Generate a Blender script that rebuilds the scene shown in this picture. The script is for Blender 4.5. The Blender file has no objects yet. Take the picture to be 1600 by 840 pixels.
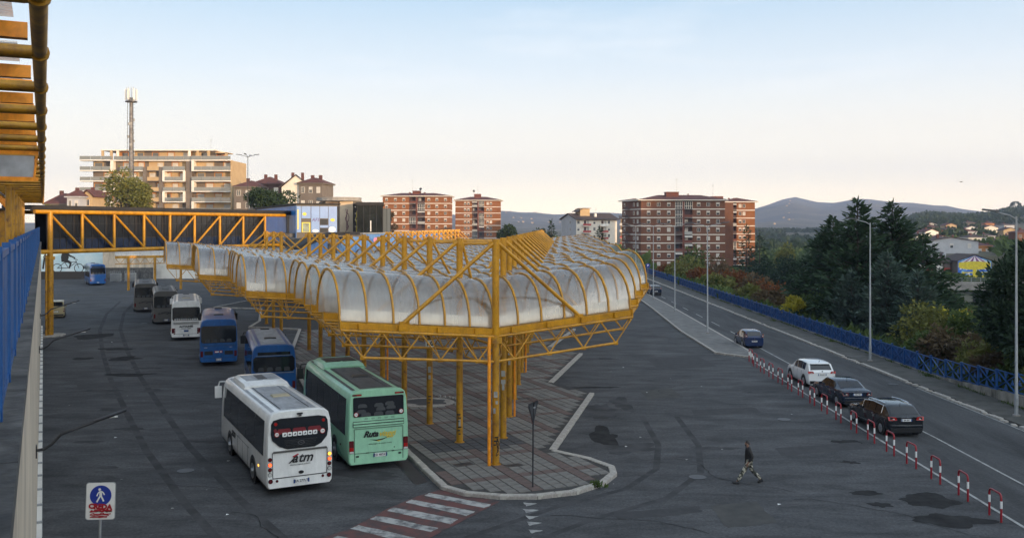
import bpy, bmesh, math, random
from mathutils import Vector, Matrix, noise
R = math.radians
S = bpy.context.scene
COL = S.collection
random.seed(7)

# ------------------------------------------------------------------ camera, sky, sun, exposure
H, F, YH = 10.5, 1450.0, 352.0          # eye height (m), focal length and horizon row of the 1600 px photograph
cd = bpy.data.cameras.new('camera')
cam = bpy.data.objects.new('camera', cd)
COL.objects.link(cam)
cam.location = (0, 0, H)
cam.rotation_euler = (R(90), 0, 0)
cd.sensor_width = 36
cd.lens = 36 * F / 1600
cd.shift_y = -(420 - YH) / 1600
cd.clip_start = 0.2
cd.clip_end = 60000
S.camera = cam
S.view_settings.view_transform = 'Standard'
S.view_settings.look = 'None'
S.view_settings.exposure = 0.75
S.view_settings.gamma = 1.0

SUN_EL, SUN_AZ = R(6.0), R(134)         # azimuth clockwise from +Y: low, behind the camera on the right
w = bpy.data.worlds.new('World')
S.world = w
w.use_nodes = True
nt = w.node_tree
nt.nodes.clear()
def N(tree, kind, **kw):
    n = tree.nodes.new(kind)
    for k, v in kw.items():
        if k in n.inputs.keys() if isinstance(k, str) else False:
            n.inputs[k].default_value = v
        else:
            setattr(n, k, v)
    return n
out = N(nt, 'ShaderNodeOutputWorld')
bg = N(nt, 'ShaderNodeBackground')
bg.inputs['Strength'].default_value = 0.12
sky = N(nt, 'ShaderNodeTexSky', sky_type='NISHITA', sun_disc=False)
sky.sun_elevation = SUN_EL
sky.sun_rotation = SUN_AZ
sky.altitude = 700
sky.air_density = 1.0
sky.dust_density = 1.6
sky.ozone_density = 1.0
tc = N(nt, 'ShaderNodeTexCoord')
sx = N(nt, 'ShaderNodeSeparateXYZ')
nt.links.new(tc.outputs['Generated'], sx.inputs[0])
ramp = N(nt, 'ShaderNodeValToRGB')
cr = ramp.color_ramp
stops = [(0.0, (12.4, 10.0, 6.6)), (0.02, (11.6, 9.6, 6.7)), (0.05, (8.8, 7.9, 6.2)), (0.10, (6.7, 6.3, 5.5)), (0.16, (4.75, 5.2, 5.5)), (0.24, (2.85, 3.95, 4.95)), (0.45, (2.0, 2.65, 3.4)), (1.0, (1.4, 1.9, 2.5))]
while len(cr.elements) < len(stops):
    cr.elements.new(0.5)
for e, (p, c) in zip(cr.elements, stops):
    e.position = p
    e.color = (c[0] / 20, c[1] / 20, c[2] / 20, 1)
nt.links.new(sx.outputs['Z'], ramp.inputs[0])
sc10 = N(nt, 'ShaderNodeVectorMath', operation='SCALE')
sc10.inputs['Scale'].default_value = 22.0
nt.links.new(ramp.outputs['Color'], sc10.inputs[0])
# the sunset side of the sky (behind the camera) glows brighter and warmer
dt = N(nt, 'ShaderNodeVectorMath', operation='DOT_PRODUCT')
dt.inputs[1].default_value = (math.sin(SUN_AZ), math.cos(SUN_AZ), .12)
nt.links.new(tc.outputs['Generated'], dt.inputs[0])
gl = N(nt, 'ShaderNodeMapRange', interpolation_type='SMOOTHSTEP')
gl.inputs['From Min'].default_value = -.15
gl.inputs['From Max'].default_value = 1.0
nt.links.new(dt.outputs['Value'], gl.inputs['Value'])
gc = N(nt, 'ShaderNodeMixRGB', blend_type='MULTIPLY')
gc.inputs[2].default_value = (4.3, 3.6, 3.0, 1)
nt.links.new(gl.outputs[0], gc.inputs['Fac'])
# thin cirrus: stretched noise on the sky dome
mp = N(nt, 'ShaderNodeMapping')
mp.inputs['Scale'].default_value = (1.6, 1.6, 11)
mp.inputs['Rotation'].default_value = (R(6), R(-5), 0)
nt.links.new(tc.outputs['Generated'], mp.inputs['Vector'])
ns = N(nt, 'ShaderNodeTexNoise')
ns.inputs['Scale'].default_value = 2.6
ns.inputs['Detail'].default_value = 7
ns.inputs['Roughness'].default_value = 0.55
nt.links.new(mp.outputs[0], ns.inputs['Vector'])
cl = N(nt, 'ShaderNodeMapRange')
cl.inputs['From Min'].default_value = 0.55
cl.inputs['From Max'].default_value = 0.85
cl.inputs['To Max'].default_value = 0.3
nt.links.new(ns.outputs['Fac'], cl.inputs['Value'])
mixs = N(nt, 'ShaderNodeMixRGB')
mixs.inputs['Fac'].default_value = 0.82
nt.links.new(sky.outputs['Color'], mixs.inputs[1])
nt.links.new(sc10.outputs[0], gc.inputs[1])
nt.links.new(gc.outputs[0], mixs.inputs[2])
mixc = N(nt, 'ShaderNodeMixRGB')
mixc.inputs[2].default_value = (7.2, 6.9, 6.6, 1)
nt.links.new(cl.outputs[0], mixc.inputs['Fac'])
nt.links.new(mixs.outputs[0], mixc.inputs[1])
nt.links.new(mixc.outputs[0], bg.inputs['Color'])
nt.links.new(bg.outputs[0], out.inputs[0])

sl = bpy.data.lights.new('sun', 'SUN')
sl.energy = 2.9
sl.angle = R(0.6)
sl.color = (1.0, 0.66, 0.36)
sun = bpy.data.objects.new('sun', sl)
COL.objects.link(sun)
sd = Vector((math.sin(SUN_AZ) * math.cos(SUN_EL), math.cos(SUN_AZ) * math.cos(SUN_EL), math.sin(SUN_EL)))
sun.rotation_euler = sd.to_track_quat('Z', 'Y').to_euler()
sun.location = sd * 400

# ------------------------------------------------------------------ helpers
def G(px, py, z=0.0):
    """world point at height z seen at photo pixel (used only to read positions off the photograph)"""
    y = F * (H - z) / (py - YH)
    return Vector(((px - 800) / F * y, y, z))
def P(px, py, y):
    return Vector(((px - 800) / F * y, y, H - (py - YH) * y / F))

class MB:
    def __init__(s):
        s.v, s.f, s.m = [], [], []
        s.cur = 0
    def quad(s, *pts):
        i = len(s.v)
        s.v += [tuple(p) for p in pts]
        s.f.append(tuple(range(i, i + len(pts))))
        s.m.append(s.cur)
        return s
    def box(s, c, d, rz=0.0, taper=1.0):
        i = len(s.v)
        cs, sn = math.cos(rz), math.sin(rz)
        for z in (-.5, .5):
            t = taper if z > 0 else 1.0
            for x, y in ((-.5, -.5), (.5, -.5), (.5, .5), (-.5, .5)):
                a, b = x * d[0] * t, y * d[1] * t
                s.v.append((c[0] + a * cs - b * sn, c[1] + a * sn + b * cs, c[2] + z * d[2]))
        for q in ((3, 2, 1, 0), (4, 5, 6, 7), (0, 1, 5, 4), (1, 2, 6, 5), (2, 3, 7, 6), (3, 0, 4, 7)):
            s.f.append(tuple(i + k for k in q))
            s.m.append(s.cur)
        return s
    def b2(s, x0, x1, y0, y1, z0, z1):
        return s.box(((x0 + x1) / 2, (y0 + y1) / 2, (z0 + z1) / 2), (abs(x1 - x0), abs(y1 - y0), abs(z1 - z0)))
    def beam(s, a, b, wd, ht, up=(0, 0, 1)):
        a, b = Vector(a), Vector(b)
        t = (b - a).normalized()
        upv = Vector(up)
        if abs(t.dot(upv)) > .98:
            upv = Vector((1, 0, 0))
        sd_ = t.cross(upv).normalized() * wd / 2
        u_ = sd_.cross(t).normalized() * ht / 2
        i = len(s.v)
        for p in (a, b):
            for q in (-sd_ - u_, sd_ - u_, sd_ + u_, -sd_ + u_):
                s.v.append(tuple(p + q))
        for q in ((0, 1, 2, 3), (7, 6, 5, 4), (0, 4, 5, 1), (1, 5, 6, 2), (2, 6, 7, 3), (3, 7, 4, 0)):
            s.f.append(tuple(i + k for k in q))
            s.m.append(s.cur)
        return s
    def tube(s, pts, r, n=8, cap=True, r2=None):
        pts = [Vector(p) for p in pts]
        m = len(pts)
        rs = r if isinstance(r, (list, tuple)) else ([r] * m if r2 is None else [r + (r2 - r) * k / (m - 1) for k in range(m)])
        i = len(s.v)
        ref = None
        for k, p in enumerate(pts):
            t = (pts[min(k + 1, m - 1)] - pts[max(k - 1, 0)]).normalized()
            if ref is None:
                ref = Vector((0, 0, 1)) if abs(t.z) < .9 else Vector((1, 0, 0))
            a = t.cross(ref).normalized()
            b = t.cross(a).normalized()
            ref = -a.cross(t) if False else ref
            for j in range(n):
                an = 2 * math.pi * j / n
                s.v.append(tuple(p + a * math.cos(an) * rs[k] + b * math.sin(an) * rs[k]))
        for k in range(m - 1):
            for j in range(n):
                j2 = (j + 1) % n
                s.f.append((i + k * n + j, i + k * n + j2, i + (k + 1) * n + j2, i + (k + 1) * n + j))
                s.m.append(s.cur)
        if cap:
            s.f.append(tuple(i + j for j in reversed(range(n))))
            s.f.append(tuple(i + (m - 1) * n + j for j in range(n)))
            s.m += [s.cur, s.cur]
        return s
    def prism(s, poly, z0, z1):
        n = len(poly)
        i = len(s.v)
        for z in (z0, z1):
            for p in poly:
                s.v.append((p[0], p[1], z))
        s.f.append(tuple(i + k for k in reversed(range(n))))
        s.f.append(tuple(i + n + k for k in range(n)))
        s.m += [s.cur, s.cur]
        for k in range(n):
            k2 = (k + 1) % n
            s.f.append((i + k, i + k2, i + n + k2, i + n + k))
            s.m.append(s.cur)
        return s
    def slab(s, poly3, off):
        """a flat 3-D polygon given thickness along vector off"""
        off = Vector(off)
        n = len(poly3)
        i = len(s.v)
        s.v += [tuple(Vector(p)) for p in poly3] + [tuple(Vector(p) + off) for p in poly3]
        s.f.append(tuple(i + k for k in reversed(range(n))))
        s.f.append(tuple(i + n + k for k in range(n)))
        s.m += [s.cur, s.cur]
        for k in range(n):
            k2 = (k + 1) % n
            s.f.append((i + k, i + k2, i + n + k2, i + n + k))
            s.m.append(s.cur)
        return s
    def disc(s, c, nrm, r, th=.02, n=16, sx=1.0):
        nrm = Vector(nrm).normalized()
        a = nrm.cross(Vector((0, 0, 1)) if abs(nrm.z) < .9 else Vector((1, 0, 0))).normalized()
        b = a.cross(nrm)
        return s.slab([Vector(c) + a * math.cos(2 * math.pi * k / n) * r * sx + b * math.sin(2 * math.pi * k / n) * r for k in range(n)], nrm * th)
    def loft(s, secs, closed=True, caps=True):
        """secs: list of equal-length point rings"""
        n = len(secs[0])
        i = len(s.v)
        for sec in secs:
            s.v += [tuple(p) for p in sec]
        for k in range(len(secs) - 1):
            for j in range(n if closed else n - 1):
                j2 = (j + 1) % n
                s.f.append((i + k * n + j, i + k * n + j2, i + (k + 1) * n + j2, i + (k + 1) * n + j))
                s.m.append(s.cur)
        if caps and closed:
            s.f.append(tuple(i + j for j in reversed(range(n))))
            s.f.append(tuple(i + (len(secs) - 1) * n + j for j in range(n)))
            s.m += [s.cur, s.cur]
        return s
    def add(s, o, mat=None):
        i = len(s.v)
        s.v += [tuple(mat @ Vector(p)) for p in o.v] if mat else o.v
        s.f += [tuple(i + k for k in f) for f in o.f]
        s.m += o.m
        return s
    def mesh(s, name, mats, smooth=False, fix=False):
        me = bpy.data.meshes.new(name)
        me.from_pydata(s.v, [], s.f)
        if not isinstance(mats, (list, tuple)):
            mats = [mats]
        for m in mats:
            me.materials.append(m)
        if len(mats) > 1:
            me.polygons.foreach_set('material_index', s.m)
        if fix:
            bm = bmesh.new()
            bm.from_mesh(me)
            bmesh.ops.remove_doubles(bm, verts=bm.verts, dist=1e-5)
            bmesh.ops.recalc_face_normals(bm, faces=bm.faces)
            bm.to_mesh(me)
            bm.free()
        if smooth:
            me.shade_smooth()
            if smooth != 'all':
                try:
                    me.set_sharp_from_angle(angle=R(38))
                except Exception:
                    pass
        me.update()
        return me
    def build(s, name, mats, parent=None, smooth=False, fix=False):
        return link(name, s.mesh(name, mats, smooth, fix), parent)

def link(name, me, parent=None, loc=None, rz=None):
    o = bpy.data.objects.new(name, me)
    COL.objects.link(o)
    if parent is not None:
        o.parent = parent
    if loc is not None:
        o.location = loc
    if rz is not None:
        o.rotation_euler = (0, 0, rz)
    return o
def tag(o, label=None, cat=None, group=None, kind=None):
    for k, v in (('label', label), ('category', cat), ('group', group), ('kind', kind)):
        if v:
            o[k] = v
    return o
def thing(name, label, cat, loc=(0, 0, 0), rz=0.0, group=None):
    o = bpy.data.objects.new(name, None)
    COL.objects.link(o)
    o.empty_display_size = .3
    o.location = loc
    o.rotation_euler = (0, 0, rz)
    return tag(o, label, cat, group)
def struct(o):
    o['kind'] = 'structure'
    return o
KIDS = {}
def copy_tree(o, loc=None, rz=None, label=None, parent=None):
    c = o.copy()
    COL.objects.link(c)
    if parent is not None:
        c.parent = parent
    if loc is not None:
        c.location = loc
    if rz is not None:
        c.rotation_euler = (0, 0, rz)
    if label:
        c['label'] = label
    for ch in o.children:
        copy_tree(ch, parent=c)
    return c
_txt = {}
def text_mesh(body, size, mat, shear=0.0, bold=0.0, ext=0.003, spacing=1.0):
    cu = bpy.data.curves.new('lettering', 'FONT')
    cu.body = body
    cu.size = size
    cu.align_x = 'CENTER'
    cu.align_y = 'CENTER'
    cu.shear = shear
    cu.offset = bold
    cu.extrude = ext
    cu.resolution_u = 2
    cu.space_character = spacing
    ob = bpy.data.objects.new('lettering', cu)
    me = bpy.data.meshes.new_from_object(ob)
    me.materials.clear()
    me.materials.append(mat)
    bpy.data.objects.remove(ob)
    return me
def text(name, body, size, mat, parent, loc, rot, **kw):
    o = link(name, text_mesh(body, size, mat, **kw), parent, loc)
    o.rotation_euler = rot
    return o

# ------------------------------------------------------------------ materials
MATS = {}
def mat(name, col, rough=.6, var=.0, vscale=3.0, col2=None, bump=.0, bscale=40.0, metal=0.0, spec=.5, stretch=None, lo=.35, hi=.65, coat=0.0, detail=5):
    m = bpy.data.materials.new(name)
    m.use_nodes = True
    t = m.node_tree
    b = t.nodes['Principled BSDF']
    b.inputs['Base Color'].default_value = (*col, 1)
    b.inputs['Roughness'].default_value = rough
    b.inputs['Metallic'].default_value = metal
    b.inputs['Specular IOR Level'].default_value = spec
    b.inputs['Coat Weight'].default_value = coat
    MATS[name] = m
    if var or col2 or bump:
        tcn = N(t, 'ShaderNodeTexCoord')
        src = tcn.outputs['Object']
        if stretch:
            mpn = N(t, 'ShaderNodeMapping')
            mpn.inputs['Scale'].default_value = stretch
            t.links.new(src, mpn.inputs['Vector'])
            src = mpn.outputs[0]
    if var or col2:
        nz = N(t, 'ShaderNodeTexNoise')
        nz.inputs['Scale'].default_value = vscale
        nz.inputs['Detail'].default_value = detail
        nz.inputs['Roughness'].default_value = .62
        t.links.new(src, nz.inputs['Vector'])
        mr = N(t, 'ShaderNodeMapRange')
        mr.inputs['From Min'].default_value = lo
        mr.inputs['From Max'].default_value = hi
        t.links.new(nz.outputs['Fac'], mr.inputs['Value'])
        mx = N(t, 'ShaderNodeMixRGB')
        c2 = col2 if col2 else tuple(max(0, c * (1 - var)) for c in col)
        c1 = col if col2 else tuple(min(1, c * (1 + var)) for c in col)
        mx.inputs[1].default_value = (*c1, 1)
        mx.inputs[2].default_value = (*c2, 1)
        t.links.new(mr.outputs[0], mx.inputs['Fac'])
        t.links.new(mx.outputs[0], b.inputs['Base Color'])
    if bump:
        n2 = N(t, 'ShaderNodeTexNoise')
        n2.inputs['Scale'].default_value = bscale
        n2.inputs['Detail'].default_value = 4
        t.links.new(src, n2.inputs['Vector'])
        bp = N(t, 'ShaderNodeBump')
        bp.inputs['Strength'].default_value = bump
        bp.inputs['Distance'].default_value = .02
        t.links.new(n2.outputs['Fac'], bp.inputs['Height'])
        t.links.new(bp.outputs[0], b.inputs['Normal'])
    return m
def emis(name, col, st):
    m = mat(name, col, .4)
    b = m.node_tree.nodes['Principled BSDF']
    b.inputs['Emission Color'].default_value = (*col, 1)
    b.inputs['Emission Strength'].default_value = st
    return m
def foliage(name, c1, c2, trans=.25):
    m = bpy.data.materials.new(name)
    m.use_nodes = True
    t = m.node_tree
    b = t.nodes['Principled BSDF']
    o = t.nodes['Material Output']
    gi = N(t, 'ShaderNodeNewGeometry')
    nz = N(t, 'ShaderNodeTexNoise')
    nz.inputs['Scale'].default_value = .55
    nz.inputs['Detail'].default_value = 3
    tcn = N(t, 'ShaderNodeTexCoord')
    t.links.new(tcn.outputs['Object'], nz.inputs['Vector'])
    ad = N(t, 'ShaderNodeMath', operation='ADD')
    mu = N(t, 'ShaderNodeMath', operation='MULTIPLY')
    mu.inputs[1].default_value = .5
    t.links.new(gi.outputs['Random Per Island'], mu.inputs[0])
    mr = N(t, 'ShaderNodeMapRange')
    mr.inputs['From Min'].default_value = .35
    mr.inputs['From Max'].default_value = .65
    mr.inputs['To Max'].default_value = .5
    t.links.new(nz.outputs['Fac'], mr.inputs['Value'])
    t.links.new(mu.outputs[0], ad.inputs[0])
    t.links.new(mr.outputs[0], ad.inputs[1])
    mx = N(t, 'ShaderNodeMixRGB')
    mx.inputs[1].default_value = (*c1, 1)
    mx.inputs[2].default_value = (*c2, 1)
    t.links.new(ad.outputs[0], mx.inputs['Fac'])
    t.links.new(mx.outputs[0], b.inputs['Base Color'])
    b.inputs['Roughness'].default_value = .7
    b.inputs['Specular IOR Level'].default_value = .25
    tr = N(t, 'ShaderNodeBsdfTranslucent')
    t.links.new(mx.outputs[0], tr.inputs['Color'])
    ms = N(t, 'ShaderNodeMixShader')
    ms.inputs['Fac'].default_value = trans
    t.links.new(b.outputs[0], ms.inputs[1])
    t.links.new(tr.outputs[0], ms.inputs[2])
    t.links.new(ms.outputs[0], o.inputs['Surface'])
    MATS[name] = m
    return m

M = MATS
mat('yellow', (.50, .232, .004), .38, col2=(.35, .150, .005), vscale=2.2, lo=.45, hi=.75, bump=.15, bscale=12)
mat('yellow_worn', (.42, .205, .008), .5, col2=(.17, .072, .022), vscale=3.5, lo=.5, hi=.72, bump=.2, bscale=14)
mat('orange_paint', (.90, .31, .014), .45, col2=(.66, .20, .012), vscale=2.5, lo=.45, hi=.75)
mat('asphalt', (.090, .091, .096), .88, col2=(.055, .056, .060), spec=.22, vscale=.22, bump=.35, bscale=90, lo=.3, hi=.72, detail=9)
mat('asphalt_road', (.082, .083, .087), .88, col2=(.056, .057, .060), spec=.22, vscale=.3, bump=.35, bscale=90, detail=9, stretch=(1, .18, 1))
mat('stain', (.020, .020, .021), .95, col2=(.040, .040, .041), vscale=1.6, spec=.1)
mat('tyre_mark', (.050, .050, .053), .95, col2=(.076, .076, .080), vscale=.8, spec=.12, lo=.42, hi=.6)
mat('kerb', (.44, .41, .37), .85, col2=(.27, .245, .225), vscale=1.7, bump=.4, bscale=18)
mat('slab_grey', (.205, .195, .18), .85, col2=(.14, .132, .124), vscale=.9, bump=.3, bscale=30)
mat('slab_red', (.140, .095, .085), .85, col2=(.115, .086, .079), vscale=1.3, bump=.3, bscale=30)
mat('slab_dark', (.075, .075, .08), .8, col2=(.05, .05, .055), vscale=1.3, bump=.3, bscale=30)
mat('joint', (.045, .043, .042), .95, var=.3, vscale=3)
mat('paint_white', (.40, .40, .39), .8, col2=(.09, .09, .095), vscale=2.2, lo=.44, hi=.64, detail=9)
mat('paint_red', (.13, .052, .048), .8, col2=(.055, .045, .047), vscale=1.6, lo=.42, hi=.64, detail=9)
mat('paint_line', (.36, .36, .35), .75, col2=(.10, .10, .105), vscale=1.4, lo=.48, hi=.72, detail=9)
mat('concrete', (.34, .32, .30), .88, col2=(.22, .205, .19), vscale=.8, bump=.3, bscale=14)
mat('concrete_dark', (.13, .125, .12), .9, col2=(.05, .05, .05), vscale=1.2, bump=.4, bscale=14)
mat('wall_cream', (.55, .47, .37), .85, col2=(.38, .32, .26), vscale=.45, lo=.4, hi=.75, bump=.2, bscale=10)
mat('render_white', (.72, .70, .66), .8, col2=(.52, .50, .47), vscale=.5, lo=.45, hi=.75)
mat('fence_blue', (.010, .088, .29), .45, col2=(.010, .06, .20), vscale=1.8)
mat('panel_blue', (.025, .21, .60), .32, col2=(.02, .16, .50), vscale=.5, stretch=(1, 1, .2))
mat('panel_light', (.12, .27, .58), .35, col2=(.09, .22, .50), vscale=.6)
mat('dark_metal', (.028, .028, .032), .45, var=.3, vscale=3)
mat('roof_felt', (.02, .019, .02), .8, var=.3, vscale=2)
mat('steel', (.42, .43, .45), .45, metal=.6, col2=(.30, .30, .31), vscale=4)
mat('galv', (.34, .355, .37), .5, col2=(.25, .26, .275), vscale=2, metal=.2)
mat('rubber', (.014, .014, .015), .75)
mat('rim', (.42, .43, .45), .3, metal=.8)
mat('rim_grey', (.25, .26, .28), .35, metal=.6)
mat('black_trim', (.012, .012, .014), .4)
mat('glass_dark', (.012, .014, .018), .06, spec=.8)
mat('glass_bldg', (.045, .05, .058), .12, spec=.6)
mat('glass_smoke', (.02, .024, .03), .1, spec=.6)
mat('shutter', (.50, .47, .43), .7, var=.12, vscale=1.0)
mat('shutter_grey', (.32, .32, .31), .7, var=.12, vscale=1.0)
mat('bus_white', (.80, .80, .79), .28, col2=(.66, .66, .65), vscale=.7, coat=.4, lo=.4, hi=.8)
mat('bus_shade_trim_grey', (.085, .082, .08), .4, col2=(.06, .058, .056), vscale=.7, coat=.3)  # darkened: the shade on the far coaches is put into it; also trim
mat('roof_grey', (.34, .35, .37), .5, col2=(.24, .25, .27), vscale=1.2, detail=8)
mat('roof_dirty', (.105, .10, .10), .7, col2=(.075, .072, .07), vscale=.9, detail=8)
mat('bus_green', (.33, .63, .43), .32, col2=(.29, .56, .385), vscale=.6, coat=.3)
mat('bus_blue', (.006, .098, .33), .3, col2=(.006, .078, .27), vscale=.7, coat=.4)
mat('seat_red', (.16, .012, .018), .8)
mat('seat_grey', (.05, .055, .06), .8)
mat('lamp_red', (.35, .012, .01), .2)
mat('lamp_dark', (.10, .012, .015), .2)
emis('lamp_lit', (1.0, .10, .03), 1.6)
emis('lamp_amber', (1.0, .45, .05), 1.6)
mat('lamp_clear', (.55, .55, .53), .15)
mat('plate_blue', (.02, .06, .22), .4)
mat('plate_white', (.7, .7, .7), .4)
mat('white', (.78, .78, .77), .4)
mat('ink', (.012, .012, .015), .5)
mat('ink_red', (.35, .01, .02), .5)
mat('ink_gold', (.68, .50, .06), .4)
mat('ink_purple', (.08, .03, .16), .6)
mat('ink_yellow', (.65, .55, .08), .6)
mat('sign_blue', (.01, .035, .30), .4)
mat('sign_back', (.05, .052, .06), .5, var=.2, vscale=3)
mat('post_red', (.27, .012, .022), .35)
mat('car_white', (.78, .79, .80), .2, coat=.6)
mat('car_black', (.008, .010, .014), .18, coat=.7)
mat('car_navy', (.008, .016, .035), .18, coat=.7)
mat('car_blue', (.009, .022, .075), .22, coat=.6)
mat('car_beige', (.34, .29, .17), .3, coat=.3)
mat('chrome', (.62, .63, .65), .15, metal=1.0)
mat('brick', (.145, .060, .030), .85, col2=(.112, .046, .025), vscale=.35, lo=.4, hi=.7)
mat('band_white', (.70, .66, .60), .8, var=.06, vscale=.6)
mat('tile_red', (.13, .045, .036), .85, col2=(.075, .032, .03), vscale=.9)
mat('tile_brown', (.075, .05, .045), .85, col2=(.05, .036, .034), vscale=.9)
mat('stucco_sand', (.47, .34, .19), .85, col2=(.40, .28, .15), vscale=.4)
mat('stucco_orange', (.42, .19, .065), .85, var=.12, vscale=.5)
mat('stucco_taupe', (.15, .125, .105), .85, var=.12, vscale=.5)
mat('stucco_grey', (.40, .41, .44), .85, var=.08, vscale=.4)
mat('stucco_pale', (.62, .57, .50), .85, var=.08, vscale=.4)
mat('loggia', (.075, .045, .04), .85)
mat('bark', (.075, .055, .042), .9, col2=(.04, .03, .024), vscale=5, stretch=(1, 1, .2), bump=.6, bscale=18)
mat('balcony_glass', (.13, .15, .16), .12, spec=.6)
foliage('cedar', (0.017, 0.039, 0.017), (0.043, 0.076, 0.037), .15)
foliage('cedar_blue', (0.039, 0.069, 0.053), (0.086, 0.121, 0.094), .15)
foliage('pine', (0.018, 0.037, 0.014), (0.044, 0.073, 0.025))
foliage('cypress', (0.013, 0.029, 0.015), (0.027, 0.048, 0.023), .15)
foliage('leaf_green', (0.048, 0.083, 0.022), (0.103, 0.138, 0.037))
foliage('leaf_olive', (0.099, 0.117, 0.032), (0.197, 0.188, 0.050))
foliage('leaf_rust', (0.124, 0.044, 0.015), (0.196, 0.077, 0.022))
foliage('leaf_yellow', (0.260, 0.240, 0.025), (0.420, 0.360, 0.035))
foliage('leaf_brown', (0.083, 0.062, 0.033), (0.150, 0.105, 0.053))

def plastic():
    """milky corrugated polycarbonate, weathered: part see-through, part scattering, glossy skin"""
    m = bpy.data.materials.new('polycarbonate')
    m.use_nodes = True
    t = m.node_tree
    b = t.nodes['Principled BSDF']
    o = t.nodes['Material Output']
    b.inputs['Base Color'].default_value = (.26, .255, .25, 1)
    b.inputs['Roughness'].default_value = .3
    b.inputs['Specular IOR Level'].default_value = .2
    tcn = N(t, 'ShaderNodeTexCoord')
    mpn = N(t, 'ShaderNodeMapping')
    mpn.inputs['Scale'].default_value = (2.2, .5, .35)
    t.links.new(tcn.outputs['Object'], mpn.inputs['Vector'])
    nz = N(t, 'ShaderNodeTexNoise')
    nz.inputs['Scale'].default_value = 1.6
    nz.inputs['Detail'].default_value = 6
    t.links.new(mpn.outputs[0], nz.inputs['Vector'])
    mr = N(t, 'ShaderNodeMapRange')
    mr.inputs['From Min'].default_value = .35
    mr.inputs['From Max'].default_value = .7
    mr.inputs['To Min'].default_value = .54
    mr.inputs['To Max'].default_value = .74
    t.links.new(nz.outputs['Fac'], mr.inputs['Value'])
    oi = N(t, 'ShaderNodeObjectInfo')                      # sheets of different age
    om = N(t, 'ShaderNodeMapRange')
    om.inputs['To Min'].default_value = -.12
    om.inputs['To Max'].default_value = .06
    t.links.new(oi.outputs['Random'], om.inputs['Value'])
    oa = N(t, 'ShaderNodeMath', operation='ADD')
    t.links.new(mr.outputs[0], oa.inputs[0])
    t.links.new(om.outputs[0], oa.inputs[1])
    tr = N(t, 'ShaderNodeBsdfTransparent')
    tr.inputs['Color'].default_value = (.93, .92, .91, 1)
    tl = N(t, 'ShaderNodeBsdfTranslucent')
    tl.inputs['Color'].default_value = (.95, .91, .85, 1)
    m1 = N(t, 'ShaderNodeMixShader')
    m1.inputs['Fac'].default_value = .84
    t.links.new(b.outputs[0], m1.inputs[1])
    t.links.new(tl.outputs[0], m1.inputs[2])
    m2 = N(t, 'ShaderNodeMixShader')
    t.links.new(oa.outputs[0], m2.inputs['Fac'])
    t.links.new(m1.outputs[0], m2.inputs[1])
    t.links.new(tr.outputs[0], m2.inputs[2])
    lw = N(t, 'ShaderNodeLayerWeight')
    lw.inputs['Blend'].default_value = .5
    pw_ = N(t, 'ShaderNodeMath', operation='POWER')
    pw_.inputs[1].default_value = 3.0
    t.links.new(lw.outputs['Facing'], pw_.inputs[0])
    fr = N(t, 'ShaderNodeMath', operation='MULTIPLY_ADD')
    fr.inputs[1].default_value = .55
    fr.inputs[2].default_value = .11
    t.links.new(pw_.outputs[0], fr.inputs[0])
    gl_ = N(t, 'ShaderNodeBsdfGlossy')
    gl_.inputs['Roughness'].default_value = .16
    gl_.inputs['Color'].default_value = (.8, .8, .8, 1)
    m3 = N(t, 'ShaderNodeMixShader')
    t.links.new(fr.outputs[0], m3.inputs['Fac'])
    t.links.new(m2.outputs[0], m3.inputs[1])
    t.links.new(gl_.outputs[0], m3.inputs[2])
    t.links.new(m3.outputs[0], o.inputs['Surface'])
    MATS['polycarbonate'] = m
plastic()
def wear(mt, amount, scale, stretch, rot=0.0):
    """second, larger layer of wear over a ground material"""
    t = M[mt].node_tree
    b = t.nodes['Principled BSDF']
    src = b.inputs['Base Color'].links[0].from_socket
    tcn = N(t, 'ShaderNodeTexCoord')
    mpn = N(t, 'ShaderNodeMapping')
    mpn.inputs['Scale'].default_value = stretch
    mpn.inputs['Rotation'].default_value = (0, 0, rot)
    t.links.new(tcn.outputs['Object'], mpn.inputs['Vector'])
    nz = N(t, 'ShaderNodeTexNoise')
    nz.inputs['Scale'].default_value = scale
    nz.inputs['Detail'].default_value = 8
    nz.inputs['Roughness'].default_value = .68
    nz.inputs['Distortion'].default_value = .6
    t.links.new(mpn.outputs[0], nz.inputs['Vector'])
    mr = N(t, 'ShaderNodeMapRange')
    mr.inputs['From Min'].default_value = .36
    mr.inputs['From Max'].default_value = .66
    mr.inputs['To Min'].default_value = 1 - amount
    mr.inputs['To Max'].default_value = 1 + amount
    t.links.new(nz.outputs['Fac'], mr.inputs['Value'])
    sc_ = N(t, 'ShaderNodeVectorMath', operation='SCALE')
    t.links.new(src, sc_.inputs[0])
    t.links.new(mr.outputs[0], sc_.inputs['Scale'])
    t.links.new(sc_.outputs[0], b.inputs['Base Color'])
wear('asphalt', .34, .9, (.35, 1.0, 1), R(20))
wear('asphalt', .30, 9.0, (1, 1, 1))
wear('asphalt_road', .28, .9, (1.0, .12, 1))
wear('asphalt_road', .22, 9.0, (1, 1, 1))
wear('yellow', .22, 1.6, (1, 1, .35))
wear('yellow', .16, 14.0, (1, 1, 1))
wear('yellow_worn', .30, 1.6, (1, 1, .4))
wear('orange_paint', .2, 3.0, (1, 1, 1))
wear('bus_white', .10, 2.4, (1, 1, .3))
wear('bus_green', .10, 2.4, (1, 1, .3))
wear('bus_blue', .2, 2.4, (1, 1, .3))
wear('roof_grey', .25, 3.0, (1, .3, 1))
wear('roof_dirty', .3, 3.0, (1, .3, 1))
wear('wall_cream', .3, 1.2, (1, 1, .25))
wear('concrete_dark', .35, 2.5, (1, 1, 1))
wear('kerb', .25, 6.0, (1, 1, 1))
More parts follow.
